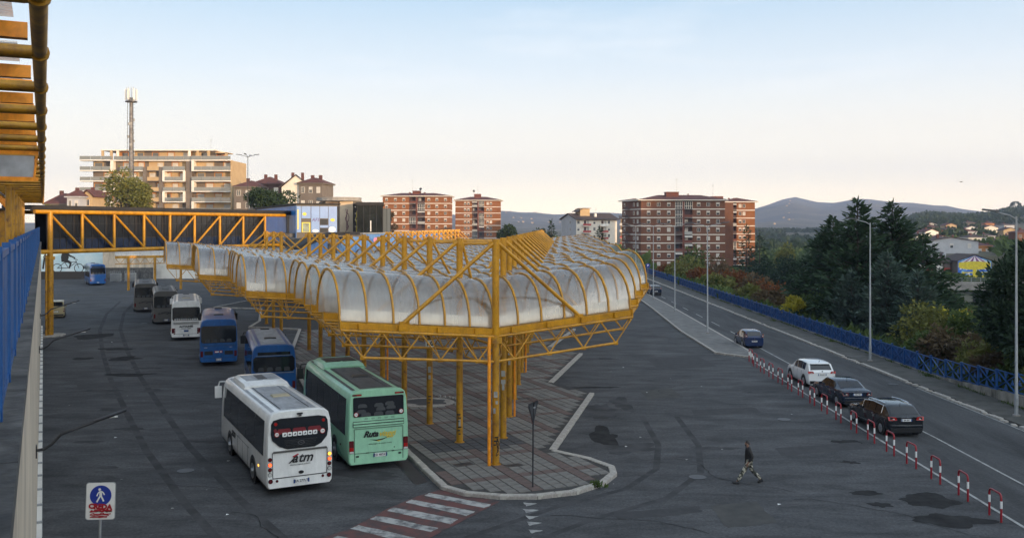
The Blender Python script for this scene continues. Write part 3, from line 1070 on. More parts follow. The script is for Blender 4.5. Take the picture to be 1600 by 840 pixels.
# glazed yellow roof above the walkway
wc = thing('walkway_canopy', 'yellow and orange tubular canopy roof above the walkway at far left', 'canopy', WP(40, 2, 12.7), WRZ)
def WL(s, e, z):
    return Vector((s - 40, e - 2, z - 12.7))
ZC = 12.62
mb = MB(); mb.tube([WL(2.5, .04, ZC), WL(99, .04, ZC)], .085, 12); mb.build('edge_tube', M['yellow_worn'], wc, smooth=True)
mb = MB(); mb.tube([WL(2.5, 4.6, ZC), WL(99, 4.6, ZC)], .085, 12); mb.build('edge_tube', M['yellow_worn'], wc, smooth=True)
s = 3.2
i = 0
while s < 98:
    mb = MB(); mb.tube([WL(s, .12, ZC), WL(s, 4.55, ZC)], .085, 10); mb.build('cross_tube', M['yellow_worn'], wc, smooth=True)
    mb = MB(); mb.tube([WL(s - .05, .04, ZC), WL(s + .05, .04, ZC)], .115, 12); mb.build('collar', M['yellow_worn'], wc, smooth=True)
    mb = MB(); mb.beam(WL(s - .75, .16, ZC + .11), WL(s - .75, 4.5, ZC + .11), .16, .18); mb.build('purlin', M['orange_paint'], wc)
    mb = MB(); mb.beam(WL(s + .8, .16, ZC + .15), WL(s + .8, 4.5, ZC + .15), .10, .12); mb.build('purlin', M['orange_paint'], wc)
    mb = MB(); mb.box(WL(s - 1.62, 2.4, ZC + .25), (1.55, 4.2, .02)); mb.build('roof_sheet', M['polycarbonate'], wc)
    mb = MB(); mb.tube([WL(s + .25, 2.35, ZC - .12), WL(s + 1.9, 2.35, ZC - .12)], .06, 8); mb.build('strip_lamp', M['galv'], wc)
    if i % 2 == 0 and s > 52:
        mb = MB(); mb.tube([WL(s, 1.6, 8.9), WL(s, 1.6, ZC - .08)], .14, 12); mb.build('column', M['yellow_worn'], wc, smooth=True)
        mb = MB(); mb.tube([WL(s, 1.7, ZC - 1.2), WL(s, 2.7, ZC - .06)], .05, 8); mb.build('brace', M['orange_paint'], wc, smooth=True)
    if i == 8:
        mb = MB()
        for a, b in (((.12, ZC - .12), (4.4, ZC - .12)), ((.12, ZC - .85), (4.4, ZC - .85))):
            mb.beam(WL(s, a[0], a[1]), WL(s, b[0], b[1]), .07, .12)
        for e_ in (.16, 1.25, 1.5, 2.5, 2.8, 4.2):
            mb.beam(WL(s, e_, ZC - .2), WL(s, e_ + .06, ZC - .8), .06, .07)
        mb.build('end_frame', M['orange_paint'], wc)
        for e0, e1 in ((.22, 1.2), (1.55, 2.45), (2.85, 4.15)):
            mb = MB(); mb.box(WL(s, (e0 + e1) / 2, ZC - .5), (.015, e1 - e0, .58)); mb.build('end_pane', mat('pane_grey', (.40, .42, .45), .3, var=.2, vscale=2) if 'pane_grey' not in M else M['pane_grey'], wc)
    s += 3.2
    i += 1
# rusty ticket kiosk panels at the back of the walkway
kz = thing('kiosk', 'rust stained yellow kiosk under the walkway canopy at far left', 'kiosk', WP(66, 3.0, 8.88), WRZ)
mb = MB(); mb.box((0, 0, 1.25), (9, 2.0, 2.5)); mb.build('body', M['yellow_worn'], kz)
for k in range(6):
    mb = MB(); mb.box((-3.75 + k * 1.5, -1.015, 1.3), (1.36, .03, 2.2)); mb.build('panel', mat('rusty_panel', (.36, .16, .03), .7, col2=(.22, .24, .20), vscale=1.8, lo=.45, hi=.6) if k == 0 else M['rusty_panel'], kz)
mb = MB(); mb.box((0, 0, 2.56), (9.3, 2.3, .12)); mb.build('roof', M['dark_metal'], kz)
# ------------------------------------------------------------------ bus station canopy
can = thing('station_canopy', 'sprawling yellow steel canopy roofed with rows of clear plastic barrel vaults over the bus platform', 'canopy', (O.x, O.y, 0), TH)
SP = 4.5
ZE = 6.04
RISE = 2.02
SLP = .085
LL = [6.8, 6.5, 6.15, 5.65, 8.1, 7.8, 7.4, 7.0, 9.1, 8.8, 8.5, 8.2, 10.4, 10.1, 9.8, 9.5]
RR = [6.85, 7.6, 8.4, 9.3]
def ze(k, w_):
    z = ZE
    if w_ < 0:
        z += SLP * -w_
    if w_ > 2.27 * k:
        z += SLP * (w_ - 2.27 * k)
    return z
def arch(n=10, ext=0.0):
    pts = []
    for i in range(n + 1):
        a = math.pi * i / n
        c, s_ = math.cos(a), math.sin(a)
        y = SP / 2 - math.copysign(abs(c) ** .97, c) * (SP / 2 - .06 + ext)
        z = (abs(s_) ** .95) * (RISE + ext)
        pts.append((y, z))
    return pts
ARC = arch(12)
ARC2 = arch(12, .03)
def panel_mb(L, dz):
    mb = MB()
    mb.loft([[(0, y, z) for y, z in ARC], [(L, y, z + dz) for y, z in ARC]], closed=False)
    return mb
def hoop_mb(dz):
    mb = MB()
    secs = []
    n = len(ARC2)
    for i, (y, z) in enumerate(ARC2):
        y0, z0 = ARC[i]
        t = Vector((y - SP / 2, z * .9)).normalized() if z > .01 else Vector((math.copysign(1, y - SP / 2), 0))
        o_ = Vector((y, z)) + t * .035
        q = Vector((y, z)) - t * .075
        h = .038
        secs.append([(-h, q.x, q.y - h * dz), (h, q.x, q.y + h * dz), (h, o_.x, o_.y + h * dz), (-h, o_.x, o_.y - h * dz)])
    mb.loft(secs)
    return mb
PV = {-1: panel_mb(1.0, -SLP * 1.14), 0: panel_mb(1.0, 0), 1: panel_mb(1.0, SLP * 1.14)}
PVM = {k: v.mesh('panel', M['polycarbonate'], smooth='all') for k, v in PV.items()}
HP = hoop_mb(0)
HPM = HP.mesh('hoop', M['yellow'])
panels, hoops = [], []
spans = []
for k in range(0, 27):
    L = LL[k] if k < 16 else 9.5
    wr = 2.27 * k + RR[k % 4]
    if k < 10:
        spans.append((k, -L, wr))
    elif k < 12:
        spans += [(k, -L, -2.2), (k, 9.0, wr)]
    elif k < 15:
        spans += [(k, -L, 2.6), (k, 10.6 + 2.27 * (k - 13), wr)]
    else:
        spans.append((k, 12 + 2.27 * (k - 13) - 1.5, wr))
for k, a, b in spans:
    mids = sorted({max(a, min(b, m)) for m in (a, 0, 2.27 * k, b)})
    for p0, p1 in zip(mids, mids[1:]):
        if p1 - p0 < .2:
            continue
        side = -1 if p1 <= .001 and p0 < 0 else (1 if p0 >= 2.27 * k - .001 else 0)
        n = max(1, round((p1 - p0) / 1.14))
        for i in range(n):
            x0 = p0 + (p1 - p0) * i / n
            panels.append((k, x0, (p1 - p0) / n, side))
            hoops.append((k, x0))
    hoops.append((k, b))
def dist(k, x):
    p = O + V * x + U * (k * SP)
    return (p - Vector((0, 0, 0))).length
panels.sort(key=lambda p: dist(p[0], p[1]))
hoops.sort(key=lambda p: dist(p[0], p[1]))
restp, resth = MB(), MB()
for n_, (k, x, L, sd_) in enumerate(panels):
    loc = (x, k * SP, ze(k, x))
    if n_ < 300:
        o = link('panel', PVM[sd_], can, loc)
        o.scale = (L, 1, 1)
    else:
        restp.add(PV[sd_], Matrix.Translation(loc) @ Matrix.Diagonal((L, 1, 1, 1)))
for n_, (k, x) in enumerate(hoops):
    loc = (x, k * SP, ze(k, x))
    if n_ < 300:
        link('hoop', HPM, can, loc)
    else:
        resth.add(HP, Matrix.Translation(loc))
tag(restp.build('panels', M['polycarbonate'], can, smooth='all'), kind='stuff')
tag(resth.build('hoops', M['yellow'], can), kind='stuff')
# eave beams and trusses, one run per vault
for k, a, b in spans:
    mids = sorted({max(a, min(b, m)) for m in (a, 0, 2.27 * k, b)})
    y = k * SP
    near = k < 13
    for p0, p1 in zip(mids, mids[1:]):
        if p1 - p0 < .3:
            continue
        q0, q1 = ze(k, p0), ze(k, p1)
        mb = MB()
        mb.beam((p0, y - .02, q0 - .16), (p1, y - .02, q1 - .16), .20, .26)
        if near:
            n = max(1, round((p1 - p0) / 1.7))
            for i in range(n):
                t = (i + .5) / n
                x = p0 + (p1 - p0) * t
                z = q0 + (q1 - q0) * t
                mb.slab([(x - .14, y - .10, z - .29), (x + .16, y - .10, z - .29), (x - .14, y - .10, z - .05)], (0, -.14, 0))
            for px_ in (p0, p1):
                mb.box((px_, y - .03, ze(k, px_) - .16), (.06, .30, .36))
        mb.build('eave_beam', M['orange_paint'] if False else M['yellow'], can)
        mb = MB()
        tz0, tz1 = q0 - .36, q1 - .36
        mb.tube([(p0, y - .17, tz0), (p1, y - .17, tz1)], .062, 8)
        wing = p1 <= .01 or p0 >= 2.27 * k - .01
        if near:
            ins = .9 if wing else 0
            c0 = p0 + (ins if p0 < -.01 and wing else 0.0)
            c1 = p1 - (ins if p1 > .01 and wing and p0 >= 2.27 * k - .01 else 0.0)
            lz = lambda x: q0 + (q1 - q0) * (x - p0) / (p1 - p0) - 1.44
            mb.tube([(c0, y - .17, lz(c0)), (c1, y - .17, lz(c1))], .058, 8)
            n = max(2, round((p1 - p0) / 1.75))
            for i in range(n):
                xa = p0 + (p1 - p0) * i / n
                xb = p0 + (p1 - p0) * (i + 1) / n
                xm = min(max((xa + xb) / 2, c0), c1)
                for xx in (xa, xb):
                    mb.tube([(xx, y - .17, lz(xx) + 1.08), (xm, y - .17, lz(xm))], .033, 6, cap=False)
                # raking members to the next valley make the truss three-dimensional
                mb.tube([(xm, y - .17, lz(xm)), (xm, y + 1.5, lz(xm) + 1.05)], .028, 5, cap=False)
                mb.box((xm, y - .17, lz(xm)), (.22, .05, .16))
        mb.build('roof_truss', M['yellow'], can, smooth=True)
        if k < 9:  # added pale board; its cream stands in for reflected glow low on vaults
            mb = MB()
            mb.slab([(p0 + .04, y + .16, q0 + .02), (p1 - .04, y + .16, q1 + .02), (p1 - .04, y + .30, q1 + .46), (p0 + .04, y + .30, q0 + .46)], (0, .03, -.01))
            mb.build('glow_board', M['glow_cream'], can)
        if k < 10:
            mb = MB()
            mb.tube([(p0, y + 1.5, q0 - .38), (p1, y + 1.5, q1 - .38)], .045, 6)
            mb.tube([(p0, y + 3.0, q0 - .38), (p1, y + 3.0, q1 - .38)], .045, 6)
            mb.build('purlin', M['yellow'], can, smooth=True)
# longitudinal tubes along the column rows and the wing ends
for k in range(0, 9):
    for kind in ('L', 'R', 'EL', 'ER'):
        if kind == 'L':
            a, b = (0, k * SP, ZE - .75), (0, (k + 1) * SP, ZE - .75)
        elif kind == 'R':
            a, b = (2.27 * k, k * SP, ZE - .75), (2.27 * (k + 1), (k + 1) * SP, ZE - .75)
        elif kind == 'EL':
            if k % 4 == 3:
                continue
            a, b = (-LL[k] + .1, k * SP, ze(k, -LL[k]) - .5), (-LL[k + 1] + .1, (k + 1) * SP, ze(k, -LL[k + 1]) - .5)
        else:
            if k % 4 == 3:
                continue
            x0, x1 = 2.27 * k + RR[k % 4], 2.27 * (k + 1) + RR[(k + 1) % 4]
            a, b = (x0 - .1, k * SP, ze(k, x0) - .5), (x1 - .1, (k + 1) * SP, ze(k + 1, x1) - .5)
        mb = MB(); mb.tube([a, b], .06, 8)
        if kind in 'LR':
            am, bm_ = Vector(a), Vector(b)
            lo = [(am.lerp(bm_, t) - Vector((0, 0, .95))) for t in (.2, .8)]
            mb.tube(lo, .045, 6)
            for t, q in ((0, 0), (.5, 0), (.5, 1), (1, 1)):
                mb.tube([am.lerp(bm_, t), lo[q]], .03, 5, cap=False)
        mb.build('longitudinal_truss' if kind in 'LR' else 'edge_tube', M['yellow'], can, smooth=True)
# columns with masts, struts
def column(x, y, z1=5.75, zm=9.9, r=.16, low=True):
    if low:
        mb = MB()
        mb.tube([(x, y - .12, 0.1), (x, y - .12, z1)], r, 14)
        mb.tube([(x, y - .12, z1 - .35), (x, y - .12, z1 - .1)], r + .11, 14)
        mb.tube([(x, y - .12, .10), (x, y - .12, .16)], r + .08, 14)
        mb.build('column', M['yellow_worn'], can, smooth=True)
    mb = MB()
    mb.tube([(x, y - .12, z1), (x, y - .12, zm)], r * .98, 14)
    mb.build('mast', M['yellow'], can, smooth=True)
def strut(x, y, k, d, r=.085, L=4.1):
    e = ze(k, x + d * L) if True else ZE
    mb = MB()
    mb.tube([(x + d * .12, y - .12, 9.72), (x + d * L, y - .05, e + .05)], r, 10)
    mb.box((x + d * .2, y - .12, 9.66), (.3, .06, .3))
    mb.box((x + d * L, y - .05, e + .03), (.42, .10, .16))
    mb.build('strut', M['yellow'], can, smooth=True)
for k in list(range(0, 10)) + [12, 13, 14]:
    column(0, k * SP, low=True)
    strut(0, k * SP, k, -1)
    if k:
        strut(0, k * SP, 0 if k < 2 else 30, 1, .07, min(4.1, max(1.1, 2.27 * k * .48)) if k < 4 else 4.1)
for k in range(1, 18):
    x = 2.27 * k
    column(x, k * SP)
    strut(x, k * SP, k, 1)
    strut(x, k * SP, 30, -1, .07, min(4.1, 1.09 * k))
    if k < 4:
        mb = MB(); mb.tube([(0.15, k * SP - .12, 9.62), (x - .15, k * SP - .12, 9.62)], .065, 8)
        mb.build('tie_tube', M['yellow'], can, smooth=True)
strut(0, 0, 0, 1)
for j in range(0, 14):
    k, x = 13 + j, 12 + 2.27 * j
    column(x, k * SP, zm=9.75)
    strut(x, k * SP, 30, 1)
    strut(x, k * SP, 30, -1)
# rainwater pipe and stuck-on plates on the columns
mb = MB(); mb.tube([(-.34, -.2, .12), (-.34, -.2, 5.3), (-.30, -.15, 5.7)], .075, 10)
mb.build('rain_pipe', M['orange_paint'], can, smooth=True)
for k, x in ((2, 2.27 * 2), (4, 0), (5, 2.27 * 5)):
    mb = MB(); mb.tube([(x + .28, k * SP - .2, .12), (x + .28, k * SP - .2, 5.7)], .06, 8); mb.build('rain_pipe', M['orange_paint'], can, smooth=True)
def plate(x, y, z, w_, h_, mt, body=None, tm='ink', sz=.2, dx=0):
    rz = math.atan2(-(O + V * x + U * y).x, (O + V * x + U * y).y) - TH
    c = Vector((x, y - .12, z)) + Vector((math.sin(rz), -math.cos(rz), 0)) * .185 + Vector((math.cos(rz), math.sin(rz), 0)) * dx
    mb = MB(); mb.box(c, (w_, .02, h_), rz); o = mb.build('plate', M[mt], can)
    if body:
        o2 = text('number', body, sz, M[tm], can, c + Vector((math.sin(rz), -math.cos(rz), 0)) * .012, (R(90), 0, rz), bold=.012)
plate(0, 2 * SP, 4.35, .21, .36, 'white', '1', 'ink', .36, -.10)
plate(0, 2 * SP, 4.35, .19, .36, 'white', '0', 'ink', .34, .12)
plate(2.27 * 2, 2 * SP, 4.7, .34, .40, 'white', '8', 'sign_blue', .40)
plate(0, 4 * SP, 4.3, .30, .36, 'dark_metal', '2', 'white', .3, -.17)
plate(0, 4 * SP, 4.3, .18, .36, 'white', '3', 'ink', .3, .12)
plate(2.27 * 4, 4 * SP, 4.0, .3, .4, 'white', '6', 'ink', .3)
for (x, y, z, w_, h_) in ((0, 0, 3.2, .16, .25), (.05, 0, 2.85, .11, .14), (-.06, 0, 2.5, .10, .22), (2.27, SP, 3.3, .2, .28), (2.27, SP, 2.9, .22, .2), (2.27, SP, 2.65, .12, .3), (4.54, 2 * SP, 3.6, .14, .2), (4.54, 2 * SP, 3.1, .12, .26), (0, 2 * SP, 3.0, .17, .3), (0, 2 * SP, 2.6, .12, .2), (0, SP, 1.1, .1, .3)):
    plate(x, y, z, w_, h_, 'paint_line')
for x, y, z in ((0, 0, 1.35), (0, SP, 1.5), (0, SP, .9), (0, 2 * SP, 1.6)):
    for q in range(3):
        plate(x, y, z - q * .16, .17 - q * .03, .055, 'ink', None, dx=random.uniform(-.04, .04))
scribble('graffiti', can, (.02, -.30, .95), (0, 0, 1), (.92, -.38, 0), .7, .18, 'ink', 9, .025)

# ------------------------------------------------------------------ footbridge
B0, B1 = Vector((-43.8, 88, 0)), Vector((-29.2, 120, 0))
BRZ = math.atan2((B1 - B0).y, (B1 - B0).x)
BL = (B1 - B0).length
br = thing('footbridge', 'yellow tubular truss footbridge with dark glazing and flat dark roof crossing the bus lane', 'footbridge', (B0.x, B0.y, 0), BRZ)
ZT, ZB = 11.78, 8.0
mb = MB(); mb.tube([(-1.7, 0, ZT), (BL - .2, 0, ZT)], .20, 12); mb.build('top_chord', M['yellow'], br, smooth=True)
mb = MB(); mb.tube([(-1.2, 0, ZB), (BL - 1.0, 0, ZB)], .21, 12); mb.build('bottom_chord', M['yellow'], br, smooth=True)
mb = MB(); mb.tube([(-1.7, 3.6, ZT), (BL, 3.6, ZT)], .20, 10); mb.build('top_chord', M['yellow'], br, smooth=True)
mb = MB(); mb.tube([(-1.2, 3.6, ZB), (BL - 1, 3.6, ZB)], .21, 10); mb.build('bottom_chord', M['yellow'], br, smooth=True)
xsb = [0.0]
for pxv in (128.5, 178.5, 225, 265.5, 304, 343.5, 380, 414):
    r_ = (pxv - 800) / F
    d_ = (B1 - B0).normalized()
    t = (r_ * B0.y - B0.x) / (d_.x - r_ * d_.y)
    xsb.append(t)
for i, x in enumerate(xsb):
    mb = MB(); mb.tube([(x, 0, ZB), (x, 0, ZT)], .15 if i else .24, 10); mb.build('vertical', M['yellow'], br, smooth=True)
    if i < len(xsb) - 1:
        x2 = xsb[i + 1]
        mb = MB()
        mb.tube([(x, 0, ZT - .2), (x2, 0, ZB + .2)] if i < 4 else [(x, 0, ZB + .2), (x2, 0, ZT - .2)], .12, 10)
        mb.build('diagonal', M['yellow'], br, smooth=True)
        mb = MB()
        n = 5
        for k in range(n):
            a = x + (x2 - x) * k / n
            mb.b2(a - .035, a + .035, .42, .50, ZB + .1, ZT + .1)
        mb.b2(x, x2, .41, .50, ZB + 1.18, ZB + 1.28)
        mb.b2(x, x2, .41, .50, ZB + 2.65, ZB + 2.72)
        mb.build('glazing_frame', M['black_trim'], br)
        for k in range(n):
            a0, a1 = x + (x2 - x) * k / n + .05, x + (x2 - x) * (k + 1) / n - .05
            mb = MB(); mb.b2(a0, a1, .45, .47, ZB + 1.28, ZT - .02); mb.build('pane', M['glass_smoke'], br)
            mb = MB(); mb.b2(a0, a1, .44, .47, ZB + .12, ZB + 1.17); mb.build('lower_panel', mat('panel_navy', (.009, .022, .055), .25, var=.3, vscale=2) if 'panel_navy' not in M else M['panel_navy'], br)
mb = MB(); mb.b2(-2.5, BL + .2, .35, 3.9, ZB - .05, ZB + .1); mb.build('floor', M['dark_metal'], br)
mb = MB(); mb.b2(1.0, BL, 3.3, 3.36, ZB + .1, ZT - .1); mb.build('back_glazing', M['glass_smoke'], br)
mb = MB(); mb.b2(-1.9, BL + 6, .1, 4.2, ZT + .26, ZT + .62); mb.build('roof', M['roof_felt'], br)
mb = MB(); mb.b2(-1.9, BL + 6, .2, .3, ZT + .05, ZT + .25); mb.build('fascia', M['black_trim'], br)
mb = MB()
mb.tube([(0, 0, -.1), (0, 0, ZB - .5)], .30, 14)
mb.tube([(0, 0, ZB - .75), (0, 0, ZB - .45)], .42, 14)
mb.tube([(0, 0, ZB - .45), (0, 0, ZB)], .26, 14)
mb.build('pier', M['yellow_worn'], br, smooth=True)
mb = MB(); mb.tube([(-.55, -.15, 0), (-.55, -.15, ZB - .3)], .09, 8); mb.build('rain_pipe', M['yellow_worn'], br, smooth=True)
mb = MB(); mb.tube([(0, 3.6, -.1), (0, 3.6, ZB)], .30, 12); mb.build('pier', M['yellow_worn'], br, smooth=True)
mb = MB(); mb.prism([(math.cos(a * .5236) * 1.5, math.sin(a * .5236) * 1.1) for a in range(12)], -.1, .14); mb.build('pier_base', M['kerb'], br)

# ------------------------------------------------------------------ blue station building, stair shed, tower, glass box
bb = thing('station_building', 'station building clad in upright blue sheets with lighter end wall and yellow door', 'building', (-27.4, 118, 0), TH)
mb = MB(); mb.b2(0, 5.2, 0, 36, 0, 13.15); mb.build('core', M['dark_metal'], bb)
for i in range(30):
    y0 = i * 1.2
    if 4.4 < y0 < 6.2:
        mb = MB(); mb.b2(-.06, -.002, y0 + .04, y0 + 1.16, 12.0, 13.0); mb.build('blue_sheet', M['panel_blue'], bb); continue
    mb = MB(); mb.b2(-.06, -.002, y0 + .04, y0 + 1.16, 8.2, 13.0); mb.build('blue_sheet', M['panel_blue'], bb)
mb = MB(); mb.b2(-.03, -.004, 5, 7, 9.6, 11.7); mb.build('door', mat('door_brown', (.06, .04, .035), .5), bb)
cols_ = [(0.02, .56), (.62, 1.78), (1.86, 2.92), (2.98, 4.02), (4.08, 5.18)]
for i, (a, b) in enumerate(cols_):
    if i == 1:
        segs = [(11.4, 12.95)]
    elif i == 3:
        segs = [(11.4, 12.95), (10.2, 10.52)]
    else:
        segs = [(9.62, 12.95)]
    for z0, z1 in segs:
        mb = MB(); mb.b2(a, b, -.05, -.002, z0, z1); mb.build('light_sheet', M['panel_light'], bb)
mb = MB(); mb.b2(0.66, 1.74, -.04, -.003, 9.62, 10.9)
fr = mb.build('door', M['ink_yellow'], bb)
mb = MB(); mb.b2(0.80, 1.60, -.055, -.042, 9.66, 10.78); mb.build('door_glass', mat('door_pane', (.14, .20, .16), .3, var=.5, vscale=2), fr)
mb = MB(); mb.b2(3.02, 3.98, -.03, -.003, 10.56, 11.3); mb.build('window', M['glass_bldg'], bb)
mb = MB(); mb.b2(3.02, 3.98, -.03, -.003, 9.62, 10.15); mb.build('window', M['glass_bldg'], bb)
mb = MB(); mb.b2(-.3, 5.6, -.3, 36, 13.16, 13.32); mb.build('roof', M['roof_felt'], bb)
text('graffiti', 'AFS', .62, M['ink_purple'], bb, (2.4, -.06, 11.2), (R(90), 0, 0), shear=.25)
mb = MB(); mb.b2(.1, .26, -.056, -.052, 10.0, 12.5); mb.build('graffiti', M['ink_yellow'], bb)
for (x, z, rx, rz_) in ((1.0, 11.95, .26, .22), (4.6, 11.2, .3, .2)):
    mb = MB(); mb.disc((x, -.052, z), (0, -1, 0), rz_, .004, 9, rx / rz_); mb.build('graffiti', M['ink_yellow'], bb)
for (x, z, rx, rz_) in ((4.55, 9.98, .46, .36), (2.4, 9.8, .4, .2)):
    mb = MB(); mb.disc((x, -.052, z), (0, -1, 0), rz_, .004, 11, rx / rz_); mb.build('graffiti', M['white'], bb)
# deck on which it stands
mb = MB(); mb.box((-27.5, 126.5, 9.25), (11, 14, .5), TH); struct(mb.build('upper_deck', M['concrete_dark']))
# long blue parapet wall
def wall_run(name, label, a, b, z0, z1, th, mt, n, cap_m, cat='wall'):
    a, b = Vector(a), Vector(b)
    L = (b - a).length
    o = thing(name, label, cat, (a.x, a.y, 0), math.atan2((b - a).y, (b - a).x))
    mb = MB(); mb.b2(0, L, 0, th, z0, z1); mb.build('core', M['dark_metal'], o)
    for i in range(n):
        mb = MB(); mb.b2(L / n * i + .03, L / n * (i + 1) - .03, -.05, -.002, z0, z1 - .03); mb.build('sheet', M[mt], o)
    mb = MB(); mb.b2(-.2, L + .2, -.14, th + .14, z1, z1 + .17); mb.build('coping', M[cap_m], o)
    return o
pw = wall_run('parapet_wall', 'long low wall of light blue upright sheets behind the canopy masts', P(512, 360, 122), P(692, 360, 152), 3.0, 9.3, .4, 'panel_light', 44, 'galv')
scribble('graffiti', pw, (2.2, -.056, 8.3), (1, 0, 0), (0, 0, 1), 1.6, .6, 'ink_purple', 4)
blob_m = MB(); blob_m.disc((11.8, -.052, 8.4), (0, -1, 0), .4, .004, 9, 1.5); blob_m.build('graffiti', mat('ink_pink', (.6, .22, .35), .6), pw)
# sloping blue stair shed with black edge and round concrete newel
st = thing('stair_shed', 'sloping blue sheet stair enclosure with a thick black sloping edge', 'stair', (0, 0, 0))
def Wd(px, py, y):
    return P(px, py, y)
A, Bp = Wd(432, 402, 92), Wd(512, 366, 104)
n = 7
for i in range(n):
    a = A.lerp(Bp, i / n + .004)
    b = A.lerp(Bp, (i + 1) / n - .004)
    mb = MB()
    mb.slab([(a.x, a.y, 5.5), (b.x, b.y, 5.5), (b.x, b.y, b.z - .1), (a.x, a.y, a.z - .1)], (-.12, .25, 0))
    mb.build('blue_sheet', M['panel_light'], st)
mb = MB(); mb.beam(A + Vector((-.1, -.1, 0)), Bp + Vector((0, -.1, 0)), .5, .42); mb.build('edge_beam', M['roof_felt'], st)
mb = MB(); mb.beam(Bp + Vector((0, -.1, .05)), Bp + Vector((3.2, 2, .1)), .5, .36); mb.build('edge_beam', M['roof_felt'], st)
mb = MB(); mb.slab([tuple(A), tuple(Bp), tuple(Bp + Vector((-2.0, 4.2, 0))), tuple(A + Vector((-2.0, 4.2, 0)))], (0, 0, .12)); mb.build('roof', M['roof_felt'], st)
nw = P(463, 372, 108)
mb = MB(); mb.tube([(nw.x, nw.y, 4), (nw.x, nw.y, 9.0)], 1.25, 20)
o = mb.build('concrete_drum', M['concrete_dark'], smooth=True)
tag(o, 'round grey concrete drum behind the sloping blue stair shed', 'drum')
# dark end wall under the bridge, blue building side
tw = thing('lift_tower', 'pale concrete tower with rounded flat roof slab and graffiti beside the blue building', 'tower', P(531, 352, 140).xy.to_3d(), TH)
mb = MB(); mb.b2(0, 2.0, 0, 5, 0, 14.2); mb.build('wall', mat('tower_cream', (.60, .50, .38), .8, col2=(.48, .40, .31), vscale=.6), tw)
mb = MB(); mb.b2(-2.1, -.003, .3, 5, 0, 14.1); mb.build('side_wall', M['stucco_taupe'], tw)
mb = MB(); mb.b2(-1.5, -.9, .1, .3, 8, 13.9); mb.build('frame', mat('rust_frame', (.10, .045, .03), .7), tw)
mb = MB(); mb.b2(2.003, 3.5, .2, 5, 0, 14.15); mb.build('dark_wall', M['dark_metal'], tw)
rp = [(math.cos(a * math.pi / 12) * 3.4 + .4, math.sin(a * math.pi / 12) * 3.2 + 2.2) for a in range(24)]
mb = MB(); mb.prism(rp, 14.2, 14.75); mb.build('roof_slab', M['concrete'], tw)
mat('ink_mauve', (.16, .07, .10), .7); scribble('graffiti', tw, (1.1, -.006, 11.3), (0, 0, 1), (1, 0, 0), 3.2, .7, 'ink_mauve', 5, .10)
scribble('graffiti', tw, (2.7, .194, 11.0), (0, 0, 1), (1, 0, 0), 3.0, .7, 'ink_yellow', 6, .12)
gb = thing('glass_hall', 'dark glazed entrance box with black roof edge behind the blue parapet', 'building', P(558, 352, 136).xy.to_3d(), R(8))
mb = MB(); mb.b2(0, 3.7, 0, 5, 0, 13.4); mb.build('glass_wall', mat('glass_black', (.010, .013, .012), .15, var=.5, vscale=.8), gb)
mb = MB(); mb.b2(-.2, 3.9, -.2, 5.2, 13.403, 13.9); mb.build('roof', M['roof_felt'], gb)
for i in range(5):
    mb = MB(); mb.b2(-.04 + i * .93, .04 + i * .93, -.05, -.003, 0, 13.38); mb.build('mullion', M['black_trim'], gb)
mb = MB(); mb.b2(1.9, 2.05, -.06, -.052, 9.6, 11.2); mb.build('notice', M['white'], gb)
for i in range(5):
    mb = MB(); mb.box((-.25, -.08, 9.4 + i * .95), (.12, .06, .14)); mb.build('bracket', M['galv'], gb)
mb = MB(); mb.b2(3.705, 4.9, 1.0, 1.05, 0, 13); mb.build('side_pane', M['balcony_glass'], gb)
for i in range(3):
    mb = MB(); mb.b2(3.72 + i * .57, 3.78 + i * .57, .95, .998, 0, 13); mb.build('mullion', M['black_trim'], gb)
